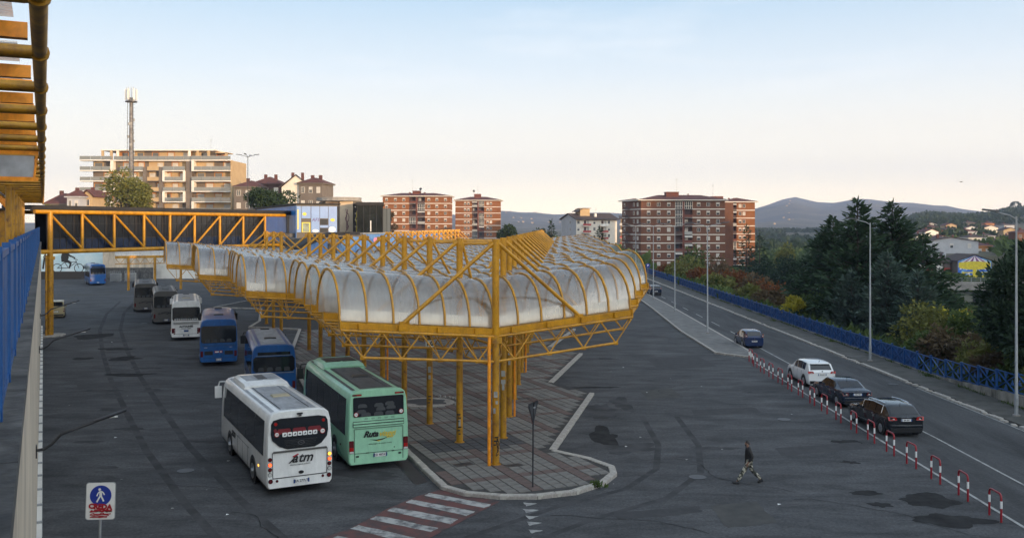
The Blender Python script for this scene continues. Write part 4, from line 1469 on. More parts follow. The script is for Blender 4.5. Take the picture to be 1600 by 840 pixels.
# ------------------------------------------------------------------ coaches
def coach(name, label, cx, cy, heading, L, W, Ht, body, roof=None, group='coaches parked along the platform', panes=5, hump=None, mirrors=True, rear='plain', rear_glass=None, belt=1.45, wheels=(2.6, .78), rtop=None, tint='glass_dark'):
    """origin at the ground below the middle of the rear; +y runs to the front"""
    t = thing(name, label, 'bus', (cx, cy, 0), heading, group)
    hw = W / 2
    PRO = [(.32, .93), (.42, .985), (.62, 1.0), (1.3, 1.0), (1.9, .992), (Ht - .45, .955), (Ht - .18, .90), (Ht - .07, .80), (Ht - .015, .62), (Ht, 0)]
    def wz(z):
        for (a, wa), (b, wb) in zip(PRO, PRO[1:]):
            if z <= b:
                return hw * (wa + (wb - wa) * (z - a) / (b - a))
        return 0
    def ry(z):
        return max(0, z - 1.5) * .055
    def fy(z):
        return L - max(0, z - 1.0) ** 1.5 * .13
    ST = [(0, .955, -.03), (.05, .985, -.008), (.14, 1.0, 0), (L * .5, 1.0, 0), (L - .35, 1.0, 0), (L - .14, .975, -.01), (L - .02, .90, -.04)]
    secs = []
    for y, sx_, dz in ST:
        ring = []
        for sgn in (1, -1):
            pr = PRO if sgn == 1 else PRO[-2::-1]
            for z, f in pr:
                zz = z + (dz if z > 2 else -dz * .5)
                yy = y + (ry(zz) if y < 1 else (fy(zz) - L if y > L - 1 else 0))
                ring.append((sgn * hw * f * sx_, yy, zz))
        secs.append(ring)
    mb = MB()
    mb.loft(secs)
    bd = mb.build('body', M[body], t, smooth=True, fix=True)
    # roof skin and hatches
    if roof:
        mb = MB()
        prev = None
        ys_ = [.35, L * .3, L * .6, L - .9]
        xs_ = [-.80, -.5, 0, .5, .80]
        def rz_(f):
            return Ht - .07 + (.055 if abs(f) < .62 else .0) + (.016 if f == 0 else 0) + .012
        for y0, y1 in zip(ys_, ys_[1:]):
            for a, b in zip(xs_, xs_[1:]):
                za, zb_ = rz_(a), rz_(b)
                mb.quad((a * hw, y0, za), (b * hw, y0, zb_), (b * hw, y1 - .02, zb_), (a * hw, y1 - .02, za))
        mb.build('roof_skin', M[roof], t)
    for yy, sz in ((L * .33, (.75, .5)), (L * .86, (.6, .45))):
        mb = MB(); mb.box((0, yy, Ht + .035), (sz[0], sz[1], .07), 0, .9); mb.build('roof_hatch', M['black_trim'] if body != 'bus_white' or yy > L * .5 else mat('hatch_cream', (.40, .35, .24), .6), t)
    if hump:
        y0, y1, hh, mt = hump
        mb = MB()
        mb.loft([[(x * hw * k, y, Ht - .05 + z * hh) for x, z in ((-.80, 0), (-.74, .7), (-.6, 1.0), (.6, 1.0), (.74, .7), (.80, 0))] for y, k, hh in ((y0, 1, .12), (y0 + .25, .98, hh + .05), (y1 - .4, .97, hh + .05), (y1, .9, .08))])
        hp_ = mb.build('air_unit', M[mt], t, smooth=True, fix=True)
        mb = MB()
        for sg in (-.28, .28):
            mb.b2(sg * hw * 1.1 - .36, sg * hw * 1.1 + .36, y0 + .7, y1 - .8, Ht + hh - .02, Ht + hh + .015)
        mb.build('grille', M['black_trim'] if body != 'bus_white' else M['roof_grey'], hp_)
        mb = MB(); mb.b2(-.2, .2, y0 + .9, y1 - 1.0, Ht + hh - .01, Ht + hh + .03); mb.build('fan_cover', M['dark_metal'], hp_)
        mb = MB()
        for sg in (-.5, .35):
            mb.b2(sg * hw - .012, sg * hw + .012, .5, y0 - .05, Ht + .008, Ht + .02)
        mb.build('roof_seams', M['dark_metal'], t)
    # side glass
    z0, z1 = belt, Ht - .42
    for sg in (1, -1):
        n = panes
        for i in range(n):
            a = .55 + (L - 1.5) * i / n + .02
            b = .55 + (L - 1.5) * (i + 1) / n - .02
            pts = []
            mb = MB()
            zs = [z0, (z0 + z1) / 2, z1]
            for za, zb_ in zip(zs, zs[1:]):
                p = [(sg * (wz(za) + .012), a, za), (sg * (wz(za) + .012), b, za), (sg * (wz(zb_) + .012), b, zb_), (sg * (wz(zb_) + .012), a, zb_)]
                q = [(sg * (wz(za) - .03), a, za), (sg * (wz(za) - .03), b, za), (sg * (wz(zb_) - .03), b, zb_), (sg * (wz(zb_) - .03), a, zb_)]
                mb.loft([[p[0], p[1], p[2], p[3]], [q[0], q[1], q[2], q[3]]])
            mb.build('side_window', M[tint], t, fix=True)
        # wheels
        for wy, wr_ in ((wheels[0], .49), (L - wheels[0] - .1, .49)):
            mb = MB(); mb.disc((sg * (hw - .02), wy, .53), (sg, 0, 0), .60, .028, 24); mb.build('wheel_arch', M['black_trim'], t)
            mb = MB(); mb.tube([(sg * (hw - .22), wy, .49), (sg * (hw + .015), wy, .49)], .48, 24); wl = mb.build('wheel', M['rubber'], t, smooth=True)
            mb = MB()
            mb.disc((sg * (hw + .015), wy, .49), (sg, 0, 0), .31, .02, 20)
            mb.disc((sg * (hw + .035), wy, .49), (sg, 0, 0), .12, .05, 12)
            mb.build('rim', M['rim'] if body == 'bus_white' else M['rim_grey'], wl)
        # luggage flaps
        mb = MB()
        for i in range(4):
            yy = 3.6 + i * 1.1
            if yy < L - 3.4:
                mb.b2(sg * (hw + .001), sg * (hw + .006), yy, yy + .02, .45, belt - .25)
        mb.b2(sg * (hw + .001), sg * (hw + .006), 3.3, L - 3.3, belt - .27, belt - .25)
        mb.build('flap_seams', M['dark_metal'], t)
        mb = MB(); mb.box((sg * (hw + .012), 1.4, .95), (.02, .12, .07)); mb.build('side_marker', M['lamp_amber'] if body == 'bus_white' else M['lamp_dark'], t)
        if mirrors:
            mb = MB()
            mb.tube([(sg * (hw * .85), L - .2, Ht - .3), (sg * (hw + .02), L + .06, Ht - .34), (sg * (hw + .08), L + .08, Ht - .55)], .035, 8)
            mb.build('mirror_arm', M[body if body == 'bus_white' else 'black_trim'], t, smooth=True)
            mb = MB()
            mb.loft([[(sg * (hw + .08) + x * .16, L + .10 + y, zz) for x, y in ((-1, -.07), (1, -.07), (1, .03), (.5, .1), (-.5, .1), (-1, .03))] for zz in (Ht - 1.1, Ht - .55)])
            mb.build('mirror', M['bus_white' if body == 'bus_white' else 'black_trim'], t, fix=True)
    # windscreen
    mb = MB()
    zs = [1.2, 1.7, 2.2, Ht - .45]
    mb.loft([[(x * wz(z) * .86, fy(z) - .02 + .028 - abs(x) * .06, z) for x in (-1, -.5, 0, .5, 1)] for z in zs], closed=False)
    mb.build('windscreen', M['glass_dark'], t)
    mb = MB()
    for sg in (1, -1):
        mb.box((sg * hw * .72, L - .03, .75), (.45, .06, .22))
    mb.build('headlights', M['lamp_clear'], t)
    def rp(nm, poly, mt, off=.02, par=None):
        mb = MB()
        mb.slab([(x, ry(z) - .002, z) for x, z in poly], (0, -off, 0))
        return mb.build(nm, M[mt], par or t)
    def rect(x0, x1, z0, z1, c=0.0):
        if not c:
            return [(x0, z0), (x1, z0), (x1, z1), (x0, z1)]
        return [(x0 + c, z0), (x1 - c, z0), (x1, z0 + c), (x1, z1 - c), (x1 - c, z1), (x0 + c, z1), (x0, z1 - c), (x0, z0 + c)]
    def rtext(nm, body_, sz, mt, x, z, off=.03, **kw):
        return text(nm, body_, sz, M[mt], t, (x, ry(z) - off, z), (R(90), 0, 0), **kw)
    def lamp(nm, x, z, r, mt, ring=True):
        if ring:
            mb = MB(); mb.disc((x, ry(z) - .002, z), (0, -1, 0), r * 1.2, .02, 16); b_ = mb.build('lamp_ring', M['black_trim'], t)
        mb = MB(); mb.disc((x, ry(z) - .018, z), (0, -1, 0), r, .022, 14); return mb.build(nm, M[mt], t)
    def platev(x, z, s_, w_=.56):
        rp('number_plate', rect(x - w_ / 2, x + w_ / 2, z - .075, z + .075), 'plate_white', .03)
        rp('plate_band', rect(x - w_ / 2, x - w_ / 2 + .06, z - .075, z + .075), 'plate_blue', .034)
        rp('plate_band', rect(x + w_ / 2 - .06, x + w_ / 2, z - .075, z + .075), 'plate_blue', .034)
        rtext('plate_text', s_, .13, 'ink', x, z, .034, bold=.002)
    def speed(x, z, r=.11):
        mb = MB(); mb.disc((x, ry(z) - .025, z), (0, -1, 0), r, .006, 18); mb.build('speed_sticker', M['lamp_red'], t)
        mb = MB(); mb.disc((x, ry(z) - .032, z), (0, -1, 0), r * .76, .004, 18); mb.build('speed_sticker', M['white'], t)
        rtext('speed_number', '100', r * .75, 'ink', x, z, .040)
    t_rear = rear
    if t_rear == 'white':
        rp('rear_glass', [(-.50, 1.80), (.58, 1.80), (.85, 1.92), (1.08, 2.18), (1.13, 2.42), (1.11, 2.80), (1.03, 2.94), (.75, 3.0), (-.75, 3.0), (-1.03, 2.94), (-1.11, 2.80), (-1.13, 2.42), (-1.08, 2.18), (-.80, 1.92)], 'glass_dark', .02)
        for x in (-.62, -.02, .58):
            rp('seat_back', rect(x - .26, x + .26, 2.40, 2.60, .05), 'seat_red', .026)
        rp('seat_back', rect(-1.02, -.9, 2.48, 2.62, .04), 'seat_red', .026)
        for i in range(7):
            x = -.60 + i * .2
            rp('sticker', rect(x - .085, x + .085, 2.29, 2.45, .02), 'white', .032)
            rp('sticker_mark', rect(x - .05, x + .05, 2.335, 2.40, .03) if i % 2 else [(x - .05, 2.33), (x + .05, 2.35), (x + .02, 2.42)], 'ink', .037)
        speed(-.90, 2.40, .10); speed(.90, 2.38, .11)
        for zz in (1.88, 1.94, 2.0, 2.06, 2.12):
            rp('grille_bar', rect(-.62 + (2.12 - zz) * .4, .68 - (2.12 - zz) * .4, zz, zz + .022), 'black_trim', .03)
        mb = MB(); mb.disc((.04, ry(2.0) - .03, 2.02), (0, -1, 0), .085, .02, 18, 1.6); em = mb.build('emblem', M['chrome'], t)
        mb = MB(); mb.disc((.04, ry(2.0) - .05, 2.02), (0, -1, 0), .062, .006, 18, 1.6); mb.build('emblem_field', M['ink'], em)
        mb = MB(); mb.slab([(-.04, -.055, 2.06), (.02, -.055, 2.05), (.12, -.055, 1.98), (.06, -.055, 1.99)], (0, -.006, 0)); mb.build('emblem_stroke', M['chrome'], em)
        mb = MB()
        for a, b in (((-1.08, 1.70), (1.08, 1.70)), ((-1.06, .72), (1.06, .72)), ((-1.08, 1.70), (-1.06, .72)), ((1.08, 1.70), (1.06, .72))):
            mb.beam((a[0], -.008, a[1]), (b[0], -.008, b[1]), .022, .02, (0, 1, 0))
        mb.build('panel_seam', M['dark_metal'], t)
        rp('trim_edge', [(-1.08, 1.70), (1.08, 1.70), (1.05, 1.76), (-1.02, 1.76)], 'bus_shade_trim_grey', .05)
        rtext('lettering', 'tm', .52, 'ink', .20, 1.42, .02, shear=.35, bold=.010)
        rtext('lettering', 'a', .52, 'ink', -.22, 1.42, .02, shear=.35, bold=.012)
        rp('logo_stroke', [(-.30, 1.50), (-.08, 1.60), (-.05, 1.56), (-.26, 1.47)], 'ink_red', .024)
        rp('logo_stroke', [(-.46, 1.24), (-.16, 1.52), (-.10, 1.52), (-.40, 1.24)], 'ink', .022)
        rtext('lettering', 'azienda trasporti molisana', .075, 'ink', .0, 1.18, .02)
        mb = MB(); mb.disc((.04, -.004, .86), (0, -1, 0), .065, .025, 14, 1.6); mb.build('handle', M['black_trim'], t)
        for sg in (-1, 1):
            x = sg * 1.17
            for i, z in enumerate((1.46, 1.26, 1.07, .88)):
                m_ = ('lamp_dark', 'lamp_lit', 'lamp_dark', 'lamp_clear')[i] if sg < 0 else ('lamp_amber', 'lamp_lit', 'lamp_dark', 'lamp_clear')[i]
                lamp('tail_light', x, z, .068, m_)
            lamp('tail_light', sg * 1.15, .62, .075, 'lamp_dark')
            lamp('tail_light', sg * .9, .61, .045, 'lamp_dark')
            lamp('marker_light', sg * .94, 2.80, .062, 'lamp_red')
        platev(.05, .53, 'EA 277LT', .62)
        mb = MB(); mb.box((.0, .08, Ht - .14), (.22, .12, .06)); mb.tube([(-.03, .0, Ht - .19), (.05, .0, Ht - .19)], .045, 8); mb.build('rear_camera', M['black_trim'], t)
        o = text('side_lettering', 'atm', .55, M['ink'], t, (-hw - .012, L * .66, 1.18), (R(90), 0, R(-90)), shear=.3, bold=.01)
        rp('bumper_seam', rect(-1.1, 1.1, .70, .712), 'dark_metal', .012)
    elif t_rear == 'green':
        rp('rear_glass', rect(-1.10, 1.12, 2.34, 3.17, .05), 'glass_dark', .02)
        for i, (x, z) in enumerate(((-.55, 2.44), (0, 2.44), (.5, 2.44), (.1, 2.64), (.55, 2.68), (.02, 2.8), (-.75, 2.56), (.5, 2.84), (-.7, 2.8))):
            rp('seat_back', [(x - .2, z - .08), (x + .2, z - .08), (x + .2, z + .02), (x + .12, z + .08), (x - .12, z + .08), (x - .2, z + .02)], 'seat_grey', .024)
        speed(-.98, 2.45, .10); speed(1.0, 2.47, .10)
        for sg in (-1, 1):
            rp('marker_light', rect(sg * .93 - .20, sg * .93 + .20, 3.225, 3.30), 'lamp_dark', .02)
            rp('marker_light', rect(sg * .85 - .10, sg * .85 + .10, 3.235, 3.29), 'lamp_red', .026)
            rp('tail_light', rect(sg * 1.19 - .10, sg * 1.19 + .10, .82, 1.36, .02), 'lamp_dark', .03)
            rp('tail_light', rect(sg * 1.19 - .09, sg * 1.19 + .09, .93, 1.08), 'lamp_red', .034)
            rp('reverse_light', rect(sg * 1.19 - .09, sg * 1.19 + .09, .83, .91), 'lamp_clear', .034)
            rp('fog_light', rect(sg * .93 - .06, sg * .93 + .06, .64, .71), 'black_trim', .02)
        for i in range(5):
            rtext('small_badge', 'OO', .085, 'ink', -.54 + i * .29, 2.245, .02)
        for z0_, z1_ in ((1.92, 2.02), (2.04, 2.14)):
            rp('vent_frame', rect(-1.12, 1.12, z0_ - .016, z1_ + .016), 'black_trim', .012)
            rp('vent_slat', rect(-1.10, 1.10, z0_ + .012, z1_ - .012), body, .03)
        mb = MB()
        for a, b in (((-1.07, 1.84), (1.07, 1.84)), ((-1.05, .80), (1.07, .80)), ((-1.07, 1.84), (-1.05, .44)), ((1.07, 1.84), (1.07, .44))):
            mb.beam((a[0], -.006, a[1]), (b[0], -.006, b[1]), .018, .014, (0, 1, 0))
        mb.build('panel_seam', M['dark_metal'], t)
        rtext('lettering', 'Ruta', .36, 'ink', -.36, 1.58, .02, shear=.4, bold=.014, spacing=.92)
        rtext('lettering', 'viaggi', .36, 'ink_gold', .36, 1.57, .02, shear=.3, bold=.004, spacing=.95)
        rp('logo_stroke', [(-.40, 1.37), (-.1, 1.33), (.2, 1.36), (.5, 1.45), (.18, 1.32), (-.1, 1.285)], 'ink', .014)
        rp('logo_stroke', [(-.10, 1.28), (.12, 1.31), (.0, 1.25)], 'ink_gold', .014)
        rtext('lettering', 'autonoleggio  di  autobus turistici', .075, 'ink', .06, 1.17, .02)
        platev(.06, .68, 'CD 487AT', .6)
        for x in (-.5, .62):
            rp('latch', rect(x - .06, x + .06, .785, .82), 'black_trim', .03)
        rp('latch', rect(.66, .71, .93, .97), 'black_trim', .02)
        mb = MB()
        mb.slab([(-hw - .008, 1.0, .5), (-hw - .008, L - .6, .55), (-hw - .008, L - .6, 1.3), (-hw - .008, L - 2.0, 1.3), (-hw - .008, L - 3.4, .9), (-hw - .008, 2, .8)], (-.004, 0, 0))
        mb.build('side_stripe', mat('bus_green_dark', (.05, .22, .15), .35), t)
    else:
        g = rear_glass or (1.55, Ht - .5)
        rp('rear_glass', rect(-.92 * hw, .92 * hw, g[0], g[1], .12), 'glass_dark', .02)
        for i in range(4):
            x = -.75 + i * .5
            rp('seat_back', [(x - .18, g[0] + .04), (x + .18, g[0] + .04), (x + .17, g[0] + .22), (x + .1, g[0] + .28), (x - .1, g[0] + .28), (x - .17, g[0] + .22)], 'seat_grey', .024)
        for sg in (-1, 1):
            rp('tail_light', rect(sg * hw * .88 - .09, sg * hw * .88 + .09, .72, 1.15, .02), 'lamp_dark', .025)
        rp('bumper_seam', rect(-1.15, 1.15, .62, .64), 'black_trim', .012)
        platev(0, .50, 'BX 214', .5)
        if rear == 'blue_grille':
            rp('grille', rect(-1.02, -.42, .86, 1.14, .03), 'black_trim', .015)
            rp('grille', rect(.42, 1.02, .86, 1.14, .03), 'black_trim', .015)
            rp('panel', rect(-.36, .36, .74, 1.42), body, .012)
            rp('sticker', rect(-.3, -.08, 1.0, 1.16), 'ink_red', .02)
            rp('sticker', rect(.04, .26, 1.0, 1.16), 'ink_red', .02)
            rp('sticker_mark', rect(-.26, .0, 1.04, 1.12), 'white', .024)
            rp('sticker_mark', rect(.09, .21, 1.04, 1.12), 'white', .024)
            rtext('lettering', 'oooo', .10, 'white', -.92, 1.42, .02)
            rtext('lettering', 'oooo', .10, 'white', .86, 1.42, .02)
            rp('panel_line', rect(-1.16, 1.16, 1.53, 1.55), 'dark_metal', .012)
        elif rear == 'blue_line':
            rp('panel_line', rect(-1.16, 1.16, g[0] - .09, g[0] - .06), 'galv', .014)
            rp('panel_line', rect(-1.05, 1.05, g[1] + .05, g[1] + .07), 'galv', .014)
            rp('destination_panel', rect(-.95, .95, g[1] + .09, g[1] + .27), 'glass_dark', .014)
        elif rear == 'white_far':
            for i in range(11):
                rp('sticker', rect(-1.0 + i * .19, -.9 + i * .19, g[0] + .05, g[0] + .14), 'white', .03)
            for k in range(4):
                rp('vent_frame', rect(-1.1, 1.1, 1.50 + k * .06, 1.52 + k * .06), 'dark_metal', .014)
            rtext('lettering', 'AUTOLINEE', .22, 'ink', 0, 1.30, .02, bold=.012)
            rtext('lettering', 'trasporti e turismo', .11, 'ink', 0, 1.12, .02, bold=.006)
            rp('sticker', rect(-.2, .2, .82, .98), 'plate_blue', .016)
            for sg in (-1, 1):
                for q in range(4):
                    rp('tail_light', rect(sg * 1.0 - .06 + 0, sg * 1.0 + .06, .62 + q * .14, .73 + q * .14), 'lamp_dark', .02)
        elif rear == 'dark_far':
            scribble('lettering', t, (0, -.016, 1.25), (1, 0, 0), (0, 0, 1), 1.3, .3, 'ink', 3, .06)
    mb = MB(); mb.b2(-hw * .93, hw * .93, .3, L - .3, .26, .40); mb.build('underbody', M['black_trim'], t)
    return t
coach('coach', 'white coach with dark shield-shaped rear window and black atm lettering, nearest on the left', -8.30, 36.35, R(27), 10.2, 2.62, 3.28, 'bus_white', 'roof_grey', hump=(5.9, 9.0, .20, 'bus_white'), rear='white', panes=5, belt=1.5, wheels=(2.5, .8))
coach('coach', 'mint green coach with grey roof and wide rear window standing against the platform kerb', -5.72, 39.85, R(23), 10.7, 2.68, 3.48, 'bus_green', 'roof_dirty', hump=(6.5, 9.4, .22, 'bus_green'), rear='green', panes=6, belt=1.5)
coach('coach', 'blue coach with pale grey roof panel behind the green and white coaches', -14.25, 55.6, R(18.5), 10.2, 2.62, 3.35, 'bus_blue', 'roof_grey', rear='blue_line', rear_glass=(1.75, 2.65), panes=6)
coach('coach', 'all blue coach with dark rear grilles, second in the lane beyond the white coach', -21.9, 69.3, R(17.8), 10.8, 2.72, 3.5, 'bus_blue', None, rear='blue_grille', rear_glass=(1.75, 3.0), panes=6)
coach('coach', 'distant white coach with black rear lettering and a row of window stickers', -29.7, 84.6, R(19.5), 10.8, 2.6, 3.6, 'bus_white', 'roof_grey', rear='white_far', rear_glass=(1.85, 3.05), panes=6)
coach('coach', 'dull grey coach in the shade just beyond the distant white one', -36.6, 98.2, R(22), 11, 2.6, 3.55, 'bus_shade_trim_grey', 'roof_dirty', rear='dark_far', rear_glass=(1.8, 3.0), panes=6)
coach('coach', 'darkest coach, shade put into its grey, farthest in the row under the canopy edge', -44.2, 112.0, R(22), 11, 2.7, 3.5, 'bus_shade_trim_grey', 'roof_dirty', rear='dark_far', rear_glass=(1.8, 3.0), panes=6)
coach('coach', 'small bright blue bus far off in front of the cyclist mural', -72.5, 162.5, R(31), 8, 2.6, 3.7, 'bus_blue', None, rear='blue_line', rear_glass=(2.0, 3.1), panes=6)

# ------------------------------------------------------------------ cars
def car(label, cx, cy, heading, L, W, paint, prof_, rear_g, side_g, lights, group, plate_z=.85, roofm=None, rails=None, tall=0, spoiler=0, bumper='black_trim', plate_text='AB 123', windscreen=None, extra=None):
    """prof_: stations (y, half-width factor, belt z, roof z, roof half-width factor), rear (y=0) to front"""
    t = thing('car', label, 'car', (cx, cy, 0), heading, group)
    hw = W / 2
    def st(y):
        for a, b in zip(prof_, prof_[1:]):
            if y <= b[0]:
                f = (y - a[0]) / (b[0] - a[0]) if b[0] > a[0] else 0
                return [a[i] + (b[i] - a[i]) * f for i in range(5)]
        return list(prof_[-1])
    secs = []
    for (y, wf, zb, zr, rf) in prof_:
        w_ = hw * wf
        half = [(w_ * .88, .20), (w_ * .97, .30), (w_, .52), (w_, .66), (w_ * .985, zb - .10), (w_ * .95, zb), (w_ * (.95 + (rf - .95) * .9), zb + (zr - zb) * .9), (w_ * rf * .86, zr), (w_ * rf * .5, zr + .018)]
        ring = [(x, y, z) for x, z in half] + [(-x, y, z) for x, z in half[::-1]]
        secs.append(ring)
    mb = MB(); mb.loft(secs)
    mb.build('body', M[paint], t, smooth=True, fix=True)
    def gp(y, f, sg, off=.010):
        """point on the greenhouse side at fraction f of its height"""
        _, wf, zb, zr, rf = st(y)
        w_ = hw * wf
        x = w_ * (.95 + (rf - .95) * f) + off
        return Vector((sg * x, y, zb + (zr - zb) * f))
    for sg in (1, -1):
        for a, b in side_g:
            mb = MB()
            ys_ = [a + (b - a) * i / 3 for i in range(4)]
            for y0, y1 in zip(ys_, ys_[1:]):
                mb.quad(gp(y0, .10, sg), gp(y1, .10, sg), gp(y1, .86, sg), gp(y0, .86, sg))
            mb.build('side_window', M['glass_dark'], t)
        for wy in (.82 + tall * .02, L - .92):
            rr = .325 + tall * .025
            mb = MB(); mb.disc((sg * (hw - .03), wy, rr + .02), (sg, 0, 0), rr + .075, .036, 22); mb.build('wheel_arch', M['black_trim'], t)
            mb = MB(); mb.tube([(sg * (hw - .2), wy, rr), (sg * (hw + .012), wy, rr)], rr, 20); wl = mb.build('wheel', M['rubber'], t, smooth=True)
            mb = MB()
            for q in range(5):
                an = q * 2 * math.pi / 5
                mb.beam((sg * (hw + .016), wy, rr), (sg * (hw + .016), wy + math.cos(an) * .2, rr + math.sin(an) * .2), .07, .02, (1, 0, 0))
            mb.disc((sg * (hw + .010), wy, rr), (sg, 0, 0), .215, .004, 18)
            mb.build('rim', M['rim'], wl)
        m_y = L * .66
        mp_ = gp(m_y, .12, sg, .0)
        mb = MB(); mb.loft([[(mp_.x + sg * (.03 + a * .16), m_y + yy, mp_.z + zz) for yy, zz in ((-.05, -.05), (.05, -.06), (.05, .06), (-.05, .08))] for a in (0, 1)])
        mb.build('mirror', M[paint], t, fix=True)
        mb = MB()
        hy = L * .42
        for hy in (L * .36, L * .56):
            mb.box((sg * (hw * .995), hy, st(hy)[2] - .10), (.03, .16, .03))
        mb.build('door_handles', M['chrome'] if rails == 'chrome' else M[paint], t)
        mb = MB()
        for hy in (L * .30, L * .48, L * .66):
            mb.beam((sg * (hw + .002), hy, .35), (sg * (hw * .99), hy - .05, st(hy)[2] - .05), .012, .012, (1, 0, 0))
        mb.build('door_seams', M['black_trim'], t)
        if rails:
            pts = [Vector((sg * hw * st(y)[4] * .84, y, st(y)[3] + .055)) for y in (.95, 1.4, 1.9, L * .56)]
            mb = MB(); mb.tube(pts, .022, 6); mb.build('roof_rail', M['chrome'], t, smooth=True)
            pts = [gp(y, .92, sg, .014) for y in (side_g[0][0], (side_g[0][0] + side_g[-1][1]) / 2, side_g[-1][1])]
            mb = MB(); mb.tube([gp(side_g[0][0], .12, sg, .014)] + pts + [gp(side_g[-1][1], .12, sg, .014)], .018, 6); mb.build('window_trim', M['chrome'], t, smooth=True)
    def rear_patch(nm, y0, y1, xf0, xf1, mt, off=.012, z_only=None):
        mb = MB()
        n = 4
        ys_ = [y0 + (y1 - y0) * i / n for i in range(n + 1)]
        def p(y, sgx):
            _, wf, zb, zr, rf = st(y)
            f = (y - y0) / (y1 - y0)
            x = hw * wf * rf * (xf0 + (xf1 - xf0) * f)
            return Vector((sgx * x, y - off, zr + off * .8 + (.016 if abs(sgx) < .5 else .004)))
        for a, b in zip(ys_, ys_[1:]):
            mb.quad(p(a, -1), p(a, 0), p(b, 0), p(b, -1))
            mb.quad(p(a, 0), p(a, 1), p(b, 1), p(b, 0))
        return mb.build(nm, M[mt], t)
    rear_patch('rear_window', rear_g[0], rear_g[1], .90, .84, 'glass_dark')
    ws = windscreen or (L * .62, L * .74)
    rear_patch('windscreen', ws[0], ws[1], .84, .90, 'glass_dark', -.012) if False else None
    mb = MB()
    n = 4
    for i in range(n):
        a, b = ws[0] + (ws[1] - ws[0]) * i / n, ws[0] + (ws[1] - ws[0]) * (i + 1) / n
        pa, pb = st(a), st(b)
        mb.quad((-hw * pa[1] * pa[4] * .85, a + .012, pa[3] + .028), (hw * pa[1] * pa[4] * .85, a + .012, pa[3] + .028), (hw * pb[1] * pb[4] * .85, b + .012, pb[3] + .028), (-hw * pb[1] * pb[4] * .85, b + .012, pb[3] + .028))
    mb.build('windscreen', M['glass_dark'], t)
    for sg in (1, -1):
        x0, x1, z0, z1, lm = lights
        mb = MB()
        mb.slab([(sg * hw * x0, -.012, z0 + .02), (sg * hw * x1, .03, z0), (sg * hw * (x1 + .015), .10, z1), (sg * hw * (x0 + .06), -.008, z1 - .01)], (0, -.035, 0))
        tl = mb.build('tail_light', M[lm], t, fix=True)
        mb = MB()
        mb.box((sg * hw * (x0 * .55 + x1 * .45), -.04, (z0 + z1) / 2 - .01), (.09, .02, .045)); mb.build('reverse_lens', M['lamp_clear'] if lm != 'lamp_lit' else M['lamp_red'], tl)
    mb = MB(); mb.box((0, -.012, .36), (W * .86, .05, .20)); mb.build('bumper', M[bumper], t)
    mb = MB(); mb.box((0, -.022, plate_z), (.54, .03, .12)); pl = mb.build('number_plate', M['plate_white'], t)
    mb = MB(); mb.box((-.245, -.040, plate_z), (.045, .006, .12)); mb.box((.245, -.040, plate_z), (.045, .006, .12)); mb.build('plate_band', M['plate_blue'], pl)
    text('plate_text', plate_text, .10, M['ink'], pl, (0, -.041, plate_z), (R(90), 0, 0), bold=.003)
    mb = MB(); mb.box((0, -.02, plate_z + .13), (.62, .03, .035)); mb.build('boot_trim', M['chrome'] if extra == 'chrome' else M[paint], t)
    mb = MB(); mb.disc((0, -.03, plate_z + .22), (0, -1, 0), .045, .01, 12); mb.build('badge', M['chrome'], t)
    if extra == 'chrome':
        mb = MB(); mb.box((0, -.03, .60), (W * .84, .03, .03)); mb.build('bumper_strip', M['chrome'], t)
    if spoiler:
        mb = MB(); p_ = st(rear_g[1]); mb.loft([[(x * hw * p_[1] * p_[4] * .86, rear_g[1] - yy, p_[3] + zz) for x in (-1, 0, 1)] for yy, zz in ((-.15, .02), (.12, .03), (.12, .0))], closed=False)
        mb.build('spoiler', M[paint], t)
    mb = MB(); mb.tube([(0, rear_g[1] + .12, st(rear_g[1] + .12)[3]), (0, rear_g[1] + .02, st(rear_g[1] + .2)[3] + .16)], .012, 5); mb.build('aerial', M['black_trim'], t)
    return t
CG = 'cars parked along the right-hand road'
SUV = [(0, .90, .98, .985, .86), (.05, .96, 1.0, 1.01, .86), (.16, .985, 1.02, 1.10, .86), (.48, 1.0, 1.03, 1.52, .80), (.75, 1.0, 1.03, 1.585, .79), (1.5, 1.0, 1.02, 1.61, .79), (2.3, 1.0, 1.0, 1.58, .80), (2.7, 1.0, .99, 1.46, .80), (3.25, 1.0, .99, 1.04, .86), (3.9, .98, .93, .97, .86), (4.25, .93, .80, .83, .86), (4.38, .84, .60, .62, .86)]
car('white crossover car with dark rear glass, first parked beyond the two dark cars', 20.05, 60.0, R(2), 4.38, 1.84, 'car_white', SUV, (.18, .46), [(.75, 1.25), (1.3, 2.15), (2.2, 2.75)], (.58, .97, .92, 1.08, 'lamp_red'), CG, .86, tall=1, spoiler=1, plate_text='FA 613', windscreen=(2.72, 3.2))
SED = [(0, .90, .90, .905, .86), (.05, .955, .95, .955, .86), (.20, .98, .97, 1.0, .86), (.75, 1.0, .97, 1.02, .84), (1.45, 1.0, .96, 1.34, .78), (1.75, 1.0, .96, 1.40, .77), (2.5, 1.0, .95, 1.42, .77), (2.85, 1.0, .94, 1.36, .78), (3.45, 1.0, .93, .98, .86), (4.3, .97, .84, .87, .86), (4.68, .90, .70, .72, .86), (4.76, .82, .55, .57, .86)]
car('dark blue-black saloon car parked between the white crossover and the black estate', 19.85, 53.3, R(3), 4.76, 1.80, 'car_navy', SED, (.80, 1.42), [(1.25, 1.95), (2.0, 2.9)], (.56, .95, .72, .92, 'lamp_dark'), CG, .80, plate_text='DB 790', extra='chrome', windscreen=(2.9, 3.42))
